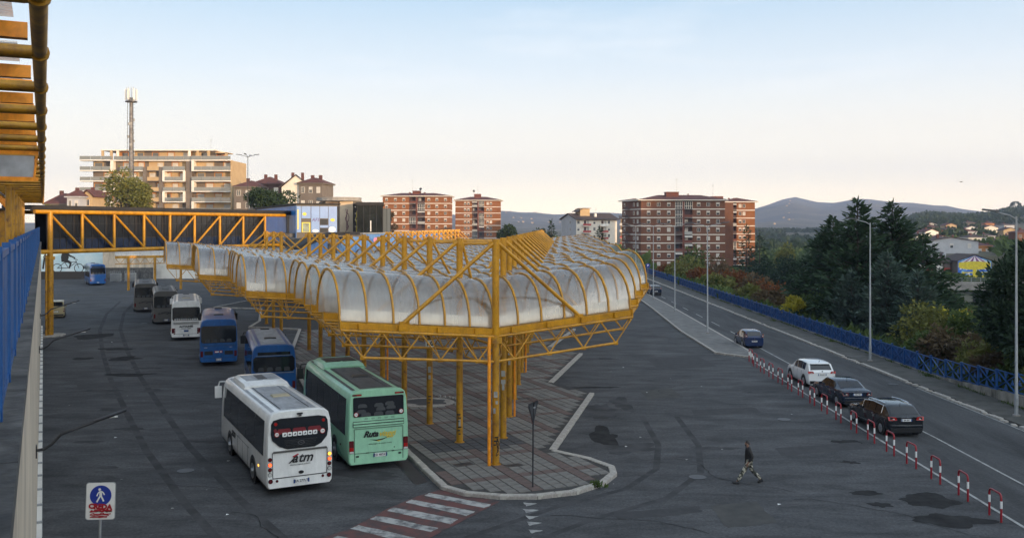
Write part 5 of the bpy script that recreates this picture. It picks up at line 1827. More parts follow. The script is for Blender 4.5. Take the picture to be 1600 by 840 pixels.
EST = [(0, .90, .98, .985, .86), (.05, .96, 1.0, 1.01, .86), (.16, .985, 1.02, 1.08, .86), (.62, 1.0, 1.02, 1.42, .79), (.9, 1.0, 1.01, 1.48, .78), (1.8, 1.0, .99, 1.51, .78), (2.6, 1.0, .97, 1.48, .78), (2.95, 1.0, .96, 1.40, .78), (3.6, 1.0, .95, 1.0, .86), (4.45, .97, .86, .89, .86), (4.80, .90, .70, .72, .86), (4.88, .82, .55, .57, .86)]
car('black estate car with chrome roof rails and window trim, nearest of the parked cars', 19.55, 46.0, R(4), 4.88, 1.86, 'car_black', EST, (.18, .60), [(.85, 1.5), (1.56, 2.3), (2.36, 2.98)], (.52, .97, .84, 1.02, 'lamp_red'), CG, .86, rails='chrome', extra='chrome', plate_text='EA 561', windscreen=(2.98, 3.52))
HAT = [(0, .88, .90, .905, .86), (.04, .95, .92, .93, .86), (.10, .98, .95, 1.02, .84), (.34, 1.0, .96, 1.40, .78), (.6, 1.0, .95, 1.46, .77), (1.4, 1.0, .93, 1.48, .77), (1.95, 1.0, .92, 1.45, .77), (2.3, 1.0, .91, 1.34, .78), (2.95, 1.0, .90, .95, .86), (3.5, .96, .82, .85, .86), (3.76, .88, .66, .68, .86), (3.84, .80, .52, .54, .86)]
car('small dark blue hatchback standing at the tip of the traffic island', 20.7, 79.2, R(2), 3.84, 1.66, 'car_blue', HAT, (.12, .33), [(.6, 1.35), (1.42, 2.3)], (.72, .97, .95, 1.25, 'lamp_dark'), CG, .62, plate_text='BW 342', windscreen=(2.32, 2.9), bumper='car_blue')
car('dark navy car far up the road beside the traffic island, half behind the canopy', 21.6, 139, R(2), 4.0, 1.7, 'car_navy', HAT, (.12, .33), [(.6, 1.35), (1.42, 2.3)], (.72, .97, .95, 1.25, 'lamp_dark'), CG, .62, plate_text='CM 108', windscreen=(2.32, 2.9))
VANP = [(0, .93, 1.1, 1.105, .92), (.03, .97, 1.1, 1.12, .92), (.08, .99, 1.1, 1.3, .90), (.2, 1.0, 1.1, 1.85, .86), (.5, 1.0, 1.1, 1.92, .85), (1.6, 1.0, 1.1, 1.93, .85), (2.6, 1.0, 1.08, 1.88, .85), (3.0, 1.0, 1.05, 1.72, .84), (3.6, 1.0, 1.02, 1.08, .88), (4.1, .97, .9, .93, .88), (4.35, .9, .72, .74, .88), (4.4, .84, .6, .62, .88)]
car('beige van-like car parked by the left wall behind the yellow bridge pier', -51.6, 105, R(24), 4.4, 1.8, 'car_beige', VANP, (.09, .19), [(.5, 1.4), (1.5, 2.3), (2.4, 3.0)], (.82, .98, .7, 1.1, 'lamp_dark'), 'cars in the bus lane', .75, plate_text='AW 40', windscreen=(3.0, 3.55), tall=1)

# ------------------------------------------------------------------ hoop barriers
hb = None
HG = 'red and white hoop barriers along the road edge'
spots = [(1173, 566), (1180, 573), (1191, 582), (1204.6, 590), (1219, 599), (1234, 609.5), (1250.7, 619), (1269, 631.6), (1288, 644), (1310, 658), (1334, 673.5), (1361, 689.5), (1391, 708.6), (1424, 728), (1462, 752), (1505, 778), (1555, 810)]
nth = ['farthest, at the island tip', 'second from the island tip', 'third from the island tip', 'fourth from the island tip', 'fifth from the island tip', 'sixth from the island tip, before the white car', 'beside the front wheel of the white car', 'beside the rear wheel of the white car', 'level with the gap behind the white car', 'beside the front of the dark saloon', 'beside the rear of the dark saloon', 'beside the front wheel of the black estate', 'beside the rear wheel of the black estate', 'first one past the rear of the black estate', 'second one past the rear of the black estate', 'second from the near end of the row', 'nearest of the row at lower right']
for i, (px_, py_) in enumerate(spots):
    p = G(px_, py_)
    lab = 'red and white hoop barrier, ' + nth[i]
    rz = random.uniform(-.06, .06)
    if hb is None:
        hb = thing('hoop_barrier', lab, 'barrier', p, rz, HG)
        mb = MB()
        pts = [(0, -.42, -.05), (0, -.42, .84), (0, -.40, .93), (0, -.34, .985), (0, -.25, 1.0), (0, .25, 1.0), (0, .34, .985), (0, .40, .93), (0, .42, .84), (0, .42, -.05)]
        mb.tube(pts, .038, 10)
        mb.build('frame', M['post_red'], hb, smooth=True)
        for sg in (-1, 1):
            mb = MB(); mb.tube([(0, sg * .42, .50), (0, sg * .42, .76)], .041, 10); mb.build('white_band', M['white'], hb, smooth=True)
            mb = MB(); mb.tube([(0, sg * .42, -.02), (0, sg * .42, .012)], .075, 10); mb.build('foot', M['concrete_dark'], hb)
    else:
        c = copy_tree(hb, p, rz, lab)

# ------------------------------------------------------------------ street lamps
def lamp_post(label, p, h, arms, double_head=True, al=1.5, group='tall street lamps along the road', mt='galv'):
    t = thing('street_lamp', label, 'street lamp', p, 0, group)
    mb = MB(); mb.tube([(0, 0, -.1), (0, 0, 1.2), (0, 0, 1.25), (0, 0, h)], [.10, .10, .08, .045], 12); mb.build('pole', M[mt], t, smooth=True)
    mb = MB(); mb.tube([(0, 0, -.05), (0, 0, .1)], .2, 10); mb.build('base', M['concrete'], t)
    mb = MB(); mb.b2(-.06, .06, -.125, -.10, .6, 1.0); mb.build('hatch', M['galv'], t)
    for a in arms:
        dx, dy = math.cos(a), math.sin(a)
        mb = MB(); mb.tube([(0, 0, h - .15), (dx * .35, dy * .35, h + .05), (dx * al * .7, dy * al * .7, h + .22)], .032, 8); mb.build('arm', M[mt], t, smooth=True)
        c = Vector((dx * al * .85, dy * al * .85, h + .27))
        mb = MB()
        L_ = .85
        mb.loft([[tuple(c + Vector((dx * s_, dy * s_, .10 * s_)) + Vector((-dy, dx, 0)) * x * k + Vector((0, 0, z))) for x, z in ((-.16, 0), (.16, 0), (.12, .09), (-.12, .09))] for s_, k in ((-.35, .6), (-.1, 1), (.35, 1), (.5, .6))])
        mb.build('lamp_head', M['dark_metal'], t, fix=True)
    return t
lamp_post('tall grey street lamp at the right edge in front of the pine', (27.5, 50.6, .1), 10.9, [math.pi * .97])
lamp_post('tall pale street lamp standing before the big dark conifers', (27.4, 71, .1), 10.6, [math.pi])
for lab, (x, y) in (('double-armed street lamp nearest on the traffic island', (18.85, 89.5)), ('double-armed street lamp, middle one on the traffic island', (19.65, 112)), ('double-armed street lamp on the island, next to the canopy end', (19.95, 131)), ('double-armed street lamp, farthest, in front of the brick block corner', (20.0, 150)),
                     ):
    lamp_post(lab, (x, y, .1), 10.35, [0, math.pi], al=1.9)
lamp_post('tall dark floodlight mast with several heads behind the footbridge', (-42.7, 150, 0), 21.6, [0, math.pi, math.pi * .5, -math.pi * .5], al=1.6, group='floodlight masts', mt='dark_metal')

# ------------------------------------------------------------------ signs
t = thing('give_way_sign', 'dark-backed triangular give way sign on a thin pole at the platform tip', 'sign', (.82, 36.75, .15))
mb = MB(); mb.tube([(0, 0, -.1), (.02, 0, 3.0), (.06, 0, 3.36)], .032, 10); mb.build('pole', M['dark_metal'], t, smooth=True)
yaw = R(66)
ax = Vector((math.cos(yaw), math.sin(yaw), 0))
nn = Vector((-math.sin(yaw), math.cos(yaw), 0))
c = Vector((.06, 0, 3.03))
def tri(s_, o_):
    pts = []
    for an in (90 + 60, 90 - 60, 270):
        for d_ in (-7, 7):
            a = R(an + d_)
            pts.append(c + ax * math.cos(a) * s_ + Vector((0, 0, 1)) * math.sin(a) * s_ + nn * o_)
    return pts
mb = MB(); mb.slab(tri(.56, .035), nn * .02); mb.build('plate', M['sign_back'], t, fix=True)
mb = MB(); mb.slab(tri(.55, .057), nn * .004); mb.build('red_border', M['post_red'], t, fix=True)
mb = MB(); mb.slab(tri(.38, .063), nn * .004); mb.build('white_field', M['white'], t, fix=True)
mb = MB(); mb.box(c + nn * .0 + Vector((0, 0, .12)), (.12, .05, .05), yaw); mb.build('clamp', M['galv'], t)
p = Vector((-11.62, 26.0, 0))
t = thing('pedestrian_sign', 'white sign with blue walking figure disc and red graffiti on a grey pole, lower left', 'sign', p, R(10))
t.rotation_euler = (0, R(1.8), R(10))
mb = MB(); mb.tube([(0, .05, -.1), (0, .05, 3.2)], .035, 10); mb.build('pole', M['galv'], t, smooth=True)
mb = MB()
w_, z0, z1, r_ = .385, 2.27, 3.30, .07
pl = []
for cx_, cz_, a0 in ((w_ - r_, z1 - r_, 0), (-w_ + r_, z1 - r_, 90), (-w_ + r_, z0 + r_, 180), (w_ - r_, z0 + r_, 270)):
    for k in range(5):
        a = R(a0 + k * 22.5)
        pl.append((cx_ + math.cos(a) * r_, 0, cz_ + math.sin(a) * r_))
mb.slab(pl, (0, .02, 0)); mb.build('plate', M['white'], t, fix=True)
mb = MB(); mb.tube([Vector(q) + Vector((0, .01, 0)) for q in pl] + [Vector(pl[0]) + Vector((0, .01, 0))], .014, 6); mb.build('rim', M['galv'], t, smooth=True)
mb = MB(); mb.disc((0, -.003, 2.94), (0, -1, 0), .285, .005, 32); mb.build('blue_disc', M['sign_blue'], t)
fm = MB()
yy = -.011
fm.disc((-.03, yy, 3.115), (0, -1, 0), .036, .004, 14)
def limb(pts, w__):
    for (x0, a0), (x1, a1) in zip(pts, pts[1:]):
        d = Vector((x1 - x0, a1 - a0)); q = Vector((-d.y, d.x)).normalized() * w__ / 2
        fm.slab([(x0 - q.x, yy, a0 - q.y), (x1 - q.x, yy, a1 - q.y), (x1 + q.x, yy, a1 + q.y), (x0 + q.x, yy, a0 + q.y)], (0, -.004, 0))
limb([(0, 3.07), (.0, 2.94)], .07)
limb([(.0, 2.95), (-.05, 2.86), (-.10, 2.76)], .042)
limb([(.0, 2.95), (.045, 2.87), (.085, 2.78)], .042)
limb([(-.01, 3.07), (-.07, 3.01), (-.10, 2.93)], .032)
limb([(.01, 3.07), (.07, 3.02), (.10, 2.96)], .032)
fm.build('walking_figure', M['white'], t)
for (bd_, x, z, sz) in (('CREDA', 0.0, 2.63, .19),):
    text('graffiti', bd_, sz, M['ink_red'], t, (x, -.016, z), (R(90), R(4), 0), bold=.012)
scribble('graffiti', t, (.02, -.020, 2.53), (1, 0, 0), (0, 0, 1), .46, .09, 'ink_red', 3, .04)
scribble('graffiti', t, (.02, -.020, 2.42), (1, 0, 0), (0, 0, 1), .5, .08, 'ink_red', 8, .022)
scribble('graffiti', t, (-.02, -.020, 2.35), (1, 0, 0), (0, 0, 1), .42, .04, 'ink_red', 12, .03)
scribble('graffiti', t, (0.0, -.017, 2.50), (1, 0, 0), (0, 0, 1), .48, .05, 'ink', 15, .02)
t = thing('parking_sign', 'small blue parking sign on a post at the far end of the blue fence', 'sign', (26.8, 183, 0))
mb = MB(); mb.tube([(0, 0, 0), (0, 0, 2.9)], .04, 8); mb.build('pole', M['galv'], t)
mb = MB(); mb.disc((0, -.05, 2.6), (0, -1, 0), .42, .03, 16); mb.build('plate', M['sign_blue'], t)
text('letter', 'P', .5, M['white'], t, (0, -.085, 2.6), (R(90), 0, 0), bold=.02)
# low white rail near the far bays
t = thing('guard_rail', 'low pale tubular guard rail beside the far grey coaches', 'railing', (-47.5, 122, 0), R(15))
mb = MB(); mb.tube([(0, 0, 0), (0, 0, 1.0), (3.2, 0, 1.0), (3.2, 0, 0)], .06, 8); mb.build('frame', M['galv'], t, smooth=True)
mb = MB(); mb.tube([(.05, 0, .5), (3.15, 0, .5)], .035, 6); mb.build('middle_rail', M['galv'], t)

# ------------------------------------------------------------------ the walking person
def skin(name, verts, edges, rad, mt, par, sub=2, root=0, loc=None):
    me = bpy.data.meshes.new(name)
    me.from_pydata([tuple(v) for v in verts], edges, [])
    o = link(name, me, par)
    md = o.modifiers.new('skin', 'SKIN')
    for i, r_ in enumerate(rad):
        me.skin_vertices[0].data[i].radius = r_ if isinstance(r_, tuple) else (r_, r_)
        me.skin_vertices[0].data[i].use_root = (i == root)
    md.use_smooth_shade = True
    sb = o.modifiers.new('sub', 'SUBSURF')
    sb.levels = sub
    sb.render_levels = sub
    me.materials.append(M[mt] if isinstance(mt, str) else mt)
    return o
mat('skin', (.24, .13, .09), .6)
mat('hair', (.018, .012, .010), .6)
mat('jacket', (.014, .013, .014), .75, col2=(.022, .018, .018), vscale=6)
mat('camo', (.42, .39, .32), .85, col2=(.035, .035, .028), vscale=7, lo=.47, hi=.53, detail=2)
mat('shoe', (.02, .02, .022), .6)
pp = G(1170, 754.5)
ps = thing('person', 'person in dark jacket, face mask and pale camouflage trousers walking across the empty yard', 'person', (pp.x, pp.y, 0), R(178))
# x forward, y to the person's left, z up
J = dict(pel=(0, 0, .93), sp=(.01, 0, 1.10), ch=(.03, 0, 1.30), nk=(.035, 0, 1.45), nk2=(.05, 0, 1.52), hd=(.075, 0, 1.62), hd2=(.07, 0, 1.70),
         hl=(0, .095, .90), kl=(.24, .10, .52), al=(.47, .10, .13), fl=(.62, .10, .055), hr=(0, -.095, .90), kr=(-.16, -.10, .50), ar=(-.50, -.10, .17), fr=(-.44, -.10, .045),
         sl=(.03, .19, 1.40), el=(-.10, .25, 1.12), wl=(.08, .235, .90), sr=(.03, -.19, 1.40), er=(-.13, -.24, 1.12), wr=(.03, -.24, .88))
names = list(J)
ix = {n: i for i, n in enumerate(names)}
E_ = [('pel', 'sp'), ('sp', 'ch'), ('ch', 'nk'), ('nk', 'nk2'), ('nk2', 'hd'), ('hd', 'hd2'), ('pel', 'hl'), ('hl', 'kl'), ('kl', 'al'), ('al', 'fl'), ('pel', 'hr'), ('hr', 'kr'), ('kr', 'ar'), ('ar', 'fr'), ('ch', 'sl'), ('sl', 'el'), ('el', 'wl'), ('ch', 'sr'), ('sr', 'er'), ('er', 'wr')]
rd = dict(pel=.12, sp=.11, ch=(.12, .15), nk=.055, nk2=.055, hd=(.088, .098), hd2=(.07, .08), hl=.085, kl=.058, al=.034, fl=.016, hr=.085, kr=.058, ar=.034, fr=.016, sl=.04, el=.036, wl=.030, sr=.04, er=.036, wr=.030)
verts = [J[n] for n in names]
edges = [(ix[a], ix[b]) for a, b in E_]
rads = [rd[n] for n in names]
for side, sg in (('wl', 1), ('wr', -1)):                      # palms, four fingers and a thumb on each hand
    wv = Vector(J[side])
    pi_ = len(verts)
    verts.append(tuple(wv + Vector((.03, 0, -.075)))); rads.append((.016, .032)); edges.append((ix[side], pi_))
    for q, (dx, ln) in enumerate(((.032, .070), (.012, .080), (-.010, .075), (-.030, .060))):
        a = Vector(verts[pi_]) + Vector((dx, 0, -.03))
        i0 = len(verts)
        verts += [tuple(a), tuple(a + Vector((.012, -sg * .012, -ln * .55))), tuple(a + Vector((.004, -sg * .035, -ln)))]
        rads += [.010, .009, .0075]
        edges += [(pi_, i0), (i0, i0 + 1), (i0 + 1, i0 + 2)]
    i0 = len(verts)
    verts += [tuple(Vector(verts[pi_]) + Vector((.05, -sg * .012, .01))), tuple(Vector(verts[pi_]) + Vector((.065, -sg * .02, -.035)))]
    rads += [.011, .009]
    edges += [(pi_, i0), (i0, i0 + 1)]
skin('body', verts, edges, rads, 'skin', ps, 2, ix['pel'])
def sub_skin(nm, keys, ed, rr, mt, root=0):
    ii = {n: i for i, n in enumerate(keys)}
    return skin(nm, [J[k] if k in J else k for k in keys], [(ii[a], ii[b]) for a, b in ed], rr, mt, ps, 2, root)
J['cuffl'] = tuple(Vector(J['el']).lerp(Vector(J['wl']), .92)); J['cuffr'] = tuple(Vector(J['er']).lerp(Vector(J['wr']), .92))
J['hem'] = (.0, 0, .79); J['hip'] = (.0, 0, .90); J['waist'] = (.005, 0, 1.0); J['coll'] = (.035, 0, 1.50)
sub_skin('jacket', ['hem', 'hip', 'waist', 'sp', 'ch', 'coll', 'sl', 'el', 'cuffl', 'sr', 'er', 'cuffr'], [('hem', 'hip'), ('hip', 'waist'), ('waist', 'sp'), ('sp', 'ch'), ('ch', 'coll'), ('ch', 'sl'), ('sl', 'el'), ('el', 'cuffl'), ('ch', 'sr'), ('sr', 'er'), ('er', 'cuffr')],
         [(.17, .18), (.17, .185), (.165, .18), (.165, .185), (.155, .19), (.085, .095), .10, .075, .058, .10, .075, .058], 'jacket')
J['ankl'] = tuple(Vector(J['kl']).lerp(Vector(J['al']), 1.03)); J['ankr'] = tuple(Vector(J['kr']).lerp(Vector(J['ar']), 1.03))
sub_skin('trousers', ['pel', 'hl', 'kl', 'ankl', 'hr', 'kr', 'ankr'], [('pel', 'hl'), ('hl', 'kl'), ('kl', 'ankl'), ('pel', 'hr'), ('hr', 'kr'), ('kr', 'ankr')], [.135, .11, .088, .075, .11, .088, .075], 'camo')
for a, f, nm in (('al', 'fl', 'shoe'), ('ar', 'fr', 'shoe')):
    va, vf = Vector(J[a]), Vector(J[f])
    if a == 'al':
        ch = [va + Vector((-.07, 0, -.07)), va + Vector((.02, 0, -.06)), vf + Vector((0, 0, .0)), vf + Vector((.08, 0, .005))]
    else:
        ch = [va + Vector((-.06, 0, -.04)), va + Vector((.0, 0, -.06)), vf + Vector((.01, 0, -.01)), vf + Vector((.07, 0, -.005))]
    skin(nm, ch, [(0, 1), (1, 2), (2, 3)], [(.062, .058), (.066, .066), (.058, .052), (.042, .036)], 'shoe', ps, 2, 1)
hd = Vector(J['hd'])
mb = MB()
secs = []
for k in range(9):                                             # close-cropped cap of hair over crown, back and temples
    f_ = k / 8
    zz = .135 * math.sin(f_ * math.pi / 2) - .03 * (1 - f_)
    rr = max(.004, math.cos(f_ * math.pi / 2 * .98))
    front = .045 + .05 * min(1, f_ * 2.2)
    secs.append([(hd.x - .012 + (front if math.cos(a) > 0 else .108) * math.cos(a) * (rr if k else .98), hd.y + .092 * math.sin(a) * (rr if k else .98), hd.z + .0 + zz) for a in (q * math.pi / 8 for q in range(16))])
mb.loft(secs)
mb.build('hair', M['hair'], ps, smooth=True, fix=True)
skin('face_mask', [hd + Vector((.035, 0, -.055)), hd + Vector((.075, 0, -.04))], [(0, 1)], [(.075, .08), (.055, .06)], 'jacket', ps, 2, 0)
mb = MB()
for sg in (1, -1):
    mb.disc(hd + Vector((.066, sg * .034, .018)), (1, 0, 0), .012, .006, 8)
    mb.box(hd + Vector((.066, sg * .036, .042)), (.012, .035, .008))
mb.build('eyes', M['hair'], ps)
mb = MB()
for sg in (1, -1):
    mb.disc(hd + Vector((-.005, sg * .088, -.01)), (0, sg, 0), .03, .014, 10)
mb.slab([hd + Vector((.066, -.014, -.02)), hd + Vector((.066, .014, -.02)), hd + Vector((.066, 0, .025))], (.026, 0, -.004))
mb.build('ears_and_nose', M['skin'], ps)
# ------------------------------------------------------------------ apartment blocks
WIN = {}
def window_mesh(kind, w_, h_):
    key = (kind, round(w_, 2), round(h_, 2))
    if key not in WIN:
        mb = MB()
        mb.b2(-w_ / 2 - .05, w_ / 2 + .05, -.06, .05, -.06, 0)
        mb.b2(-w_ / 2 - .07, -w_ / 2, -.06, .05, 0, h_)
        mb.b2(w_ / 2, w_ / 2 + .07, -.06, .05, 0, h_)
        mb.b2(-w_ / 2 - .07, w_ / 2 + .07, -.06, .05, h_, h_ + .05)
        mb.cur = 1
        if kind == 'closed':
            mb.cur = 2
            mb.b2(-w_ / 2, w_ / 2, -.03, .05, 0, h_)
        elif kind == 'half':
            mb.b2(-w_ / 2, w_ / 2, -.012, .05, 0, h_ * .55)
            mb.cur = 2
            mb.b2(-w_ / 2, w_ / 2, -.03, .05, h_ * .55, h_)
        else:
            mb.b2(-w_ / 2, w_ / 2, -.012, .05, 0, h_)
            mb.cur = 0
            mb.b2(-.03, .03, -.04, -.013, 0, h_)
        WIN[key] = mb.mesh('window', [M['band_white'], M['glass_bldg'], M['shutter']])
    return WIN[key]
def win(par, kind, x, y, z, w_, h_, rz=0):
    return link('window', window_mesh(kind, w_, h_), par, (x, y, z), rz)
def hip_roof(par, x0, x1, y0, y1, z, rise, ov, mt, band='band_white', nm='roof'):
    mb = MB(); mb.b2(x0 - ov, x1 + ov, y0 - ov, y1 + ov, z, z + .32); mb.build('eave', M[band], par)
    a, b, c, d = x0 - ov - .1, x1 + ov + .1, y0 - ov - .1, y1 + ov + .1
    z0 = z + .33
    k = min((b - a), (d - c)) * .46
    mb = MB()
    if b - a >= d - c:
        r0, r1 = (a + k, (c + d) / 2, z0 + rise), (b - k, (c + d) / 2, z0 + rise)
        mb.quad((a, c, z0), (b, c, z0), r1, r0); mb.quad((b, d, z0), (a, d, z0), r0, r1)
        mb.quad((b, c, z0), (b, d, z0), r1); mb.quad((a, d, z0), (a, c, z0), r0)
    else:
        r0, r1 = ((a + b) / 2, c + k, z0 + rise), ((a + b) / 2, d - k, z0 + rise)
        mb.quad((a, c, z0), (b, c, z0), r0); mb.quad((b, c, z0), (b, d, z0), r1, r0)
        mb.quad((b, d, z0), (a, d, z0), r1); mb.quad((a, d, z0), (a, c, z0), r0, r1)
    mb.quad((a, c, z0), (a, d, z0), (b, d, z0), (b, c, z0))
    return mb.build(nm, M[mt], par)
def aerial(par, x, y, z, h=2.5):
    mb = MB()
    mb.tube([(x, y, z - .4), (x, y, z + h)], .04, 5)
    for k in range(3):
        mb.beam((x - .5 + .08 * k, y, z + h - .1 - k * .28), (x + .5 - .08 * k, y, z + h - .1 - k * .28), .04, .04)
    return mb.build('aerial', M['galv'], par)
def brick_wing(par, x0, x1, y0, dep, zb, zt, fh, log, wins, mt='brick', wtype=None, rnd=None, side_l=True, lw=1.0):
    """front facing -y at y0; log: (xa, xb, pillar) recessed loggia column; wins: x positions"""
    n = int(round((zt - zb) / fh))
    xs_ = [(x0, x1)] if not log else [(x0, log[0]), (log[1], x1)]
    for a, b in xs_:
        mb = MB(); mb.b2(a, b, y0, y0 + dep, zb, zt); mb.build('wall', M[mt], par)
    if log:
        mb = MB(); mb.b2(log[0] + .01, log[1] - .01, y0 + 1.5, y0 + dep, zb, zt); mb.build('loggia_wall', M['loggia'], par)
        if len(log) > 2:
            mb = MB(); mb.b2(log[2] - .35, log[2] + .35, y0 - .05, y0 + 1.45, zb, zt - .01); mb.build('pillar', M['brick_red'], par)
    for f in range(n):
        z = zt - (f + 1) * fh
        if z < zb - 1:
            break
        for a, b in xs_:
            if f < n - 1 or True:
                mb = MB(); mb.b2(a - .04, b + .04, y0 - .06, y0 + dep + .04, z - .14, z + .14)
                mb.build('white_band', M['band_white'], par)
        for x in wins:
            kind = rnd.choice(['closed', 'half', 'half', 'open', 'half', 'open']) if rnd else 'open'
            win(par, kind, x, y0 - .01, z + 1.0, lw, 1.2)
        if log:
            mb = MB()
            mb.b2(log[0] + .02, log[1] - .02, y0 - .02, y0 + 1.49, z - .12, z + .08)
            mb.build('balcony_slab', M['concrete'], par)
            segs = [(log[0] + .05, log[2] - .38), (log[2] + .38, log[1] - .05)] if len(log) > 2 else [(log[0] + .05, log[1] - .05)]
            for a, b in segs:
                r_ = rnd.random()
                mb = MB()
                if r_ < .35:
                    mb.b2(a, b, y0 + .0, y0 + .05, z + .08, z + 2.5)
                    o = mb.build('glazed_balcony', M['glass_bldg'], par)
                    mb = MB()
                    for q in range(5):
                        x = a + (b - a) * q / 4
                        mb.b2(x - .05, x + .05, y0 - .04, y0 - .003, z + .08, z + 2.5)
                    mb.b2(a, b, y0 - .06, y0 - .042, z + .95, z + 1.05)
                    mb.build('frame', M['band_white'], o)
                else:
                    mb.b2(a, b, y0 - .01, y0 + .06, z + .08, z + 1.0)
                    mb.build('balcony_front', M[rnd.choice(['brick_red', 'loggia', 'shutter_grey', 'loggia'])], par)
                    if rnd.random() < .6:
                        mb = MB(); mb.b2(a + .3, a + 1.4, y0 + 1.44, y0 + 1.495, z + .1, z + 2.3); mb.build('balcony_door', M[rnd.choice(['shutter', 'glass_bldg', 'shutter_grey'])], par)
                    if rnd.random() < .25:
                        mb = MB(); mb.slab([(a, y0, z + 2.45), (b, y0, z + 2.45), (b, y0 - .7, z + 1.9), (a, y0 - .7, z + 1.9)], (0, .02, .03)); mb.build('awning', M['shutter'], par)
mat('brick_red', (.15, .048, .030), .8, col2=(.11, .036, .024), vscale=.6)
mat('brick_sunlit', (.24, .088, .024), .85, col2=(.20, .072, .021), vscale=.35)  # sunlit copy of brick, the evening light put into its colour
rb = random.Random(3)
# left brick block
t = thing('brick_apartment_block', 'wider of the two orange brick blocks with white floor bands behind the blue parapet', 'building', (0, 0, 0))
kx = 390 / F
fx = lambda p: (p - 800) * kx
brick_wing(t, fx(598), fx(703), 390, 15, -.3, 22.58, 2.86, (fx(639), fx(664), fx(651)), [fx(v) for v in (604, 617.8, 631, 670, 682.5, 696)], 'brick_sunlit', rnd=rb)
hip_roof(t, fx(598), fx(703), 390, 405, 22.6, 1.4, .9, 'tile_red')
mb = MB(); mb.b2(fx(643), fx(655), 394, 398, 23, 25.0); o = mb.build('stair_head', M['brick_red'], t)
mb = MB(); mb.b2(fx(642.5), fx(655.5), 393.7, 398.3, 25.003, 25.2); mb.build('cap', M['tile_red'], o)
aerial(t, fx(642), 396, 26, 4)
mb = MB(); mb.disc((fx(656), 393.4, 25.9), (-.5, -1, .4), .6, .1, 12); mb.tube([(fx(656), 393.6, 23.4), (fx(656), 393.6, 25.9)], .06, 5); mb.build('dish', M['dark_metal'], t)
for p_ in (639, 662.5):
    mb = MB(); mb.b2(fx(p_) - .35, fx(p_) + .35, 393, 393.7, 23, 24.5); mb.build('chimney', M['tile_red'], t)
t = thing('brick_apartment_block', 'narrower orange brick block with white floor bands and central dark balconies', 'building', (0, 0, 0))
kx = 430 / F
brick_wing(t, fx(711.5), fx(782), 430, 15, -.3, 21.9, 2.86, (fx(737.5), fx(756.5), fx(747)), [fx(v) for v in (726.8, 732, 762, 767)], 'brick_sunlit', rnd=rb, lw=.9)
hip_roof(t, fx(711.5), fx(782), 430, 445, 21.92, 1.7, .9, 'tile_red')
mb = MB(); mb.b2(fx(740.5), fx(751), 434, 438, 22, 25.2); o = mb.build('stair_head', M['brick_red'], t)
aerial(t, fx(746), 436, 25.5, 3.5)
mb = MB(); mb.disc((fx(739.8), 434, 26.5), (.5, -1, .4), .6, .1, 12); mb.tube([(fx(740), 434.2, 24), (fx(740), 434.2, 26.5)], .06, 5); mb.build('dish', M['dark_metal'], t)
for f in range(7):
    win(t, 'open', fx(711.5) - .01, 437, 21.9 - (f + 1) * 2.86 + .95, 1.2, 1.35, R(-90))
# big block on the right
t = thing('brick_apartment_block', 'largest brown brick block with white floor bands beside the road end', 'building', (0, 0, 0))
kx = 313 / F
brick_wing(t, 43.5, 71.8, 313, 15, -7, 18.85, 2.86, (fx(1055), fx(1082), fx(1068)), [fx(v) for v in (1013.5, 1029.2, 1045, 1091.6, 1106.6, 1121.6)], rnd=rb)
SA, SB = Vector((43.48, 313.02, 0)), Vector((38.9, 327.9, 0))    # the oblique left-hand face
mb = MB(); mb.prism([tuple(SA.xy), (43.48, 327.9), tuple(SB.xy)], -7, 18.84); mb.build('side_wall', M['brick'], t)
sdv = (SB - SA).normalized()
sn = Vector((-sdv.y, sdv.x, 0)) if sdv.y < 0 else Vector((-sdv.y, sdv.x, 0))
srz = math.atan2(-sdv.y, -sdv.x)
SL_ = (SB - SA).length
for f in range(8):
    z = 18.85 - (f + 1) * 2.86
    mb = MB()
    mb.beam(SA + sdv * .1 + Vector((0, 0, z)), SB + Vector((0, 0, z)), .12, .28); mb.build('white_band', M['band_white'], t)
    for u_, kd in ((.16, 'closed'), (.36, 'open'), (.86, 'half')):
        p = SA + sdv * SL_ * u_
        win(t, kd, p.x - .02, p.y, z + 1.0, 1.0, 1.2, srz)
    p = SA + sdv * SL_ * .62 + Vector((-.5, -.15, 0))
    mb = MB(); mb.box((p.x, p.y, z), (2.6, 1.0, .18), srz); mb.build('balcony_slab', M['concrete'], t)
    mb = MB(); mb.box((p.x - .48, p.y - .15, z + .55), (2.6, .06, .9), srz); mb.build('balcony_front', M['loggia'], t)
mb = MB(); mb.prism([(42.6, 312.0), (43.4, 328.9), (37.6, 328.9)], 18.86, 19.18); mb.build('eave', M['band_white'], t)
mb = MB(); mb.slab([(42.5, 312.0, 19.2), (43.6, 328.8, 20.0), (37.8, 328.8, 19.2)], (0, 0, .06)); mb.build('roof', M['tile_red'], t)
hip_roof(t, 43.5, 71.8, 313, 328, 18.87, 1.75, 1.0, 'tile_red')
mb = MB(); mb.b2(fx(1044), fx(1064), 317, 321, 19.3, 21.75); o = mb.build('stair_head', M['brick_red'], t)
mb = MB(); mb.b2(fx(1043.5), fx(1064.5), 316.7, 321.3, 21.753, 21.95); mb.build('cap', M['tile_red'], o)
aerial(t, fx(1063), 320, 21.5, 5.2)
aerial(t, fx(1121), 320, 20, 4.6)
mb = MB(); mb.b2(fx(1079), fx(1080.5), 318, 318.5, 19.5, 21.4); mb.build('chimney', M['tile_red'], t)
kx = 340 / F
brick_wing(t, 78.0, 89.0, 340, 14, -7, 18.9, 2.86, (78.02, fx(1151), fx(1139.8)), [fx(v) for v in (1156.4, 1162.5)], 'brick_sunlit', rnd=rb, lw=.85)
hip_roof(t, 78.0, 89.0, 340, 354, 18.92, 1.5, 1.0, 'tile_red')
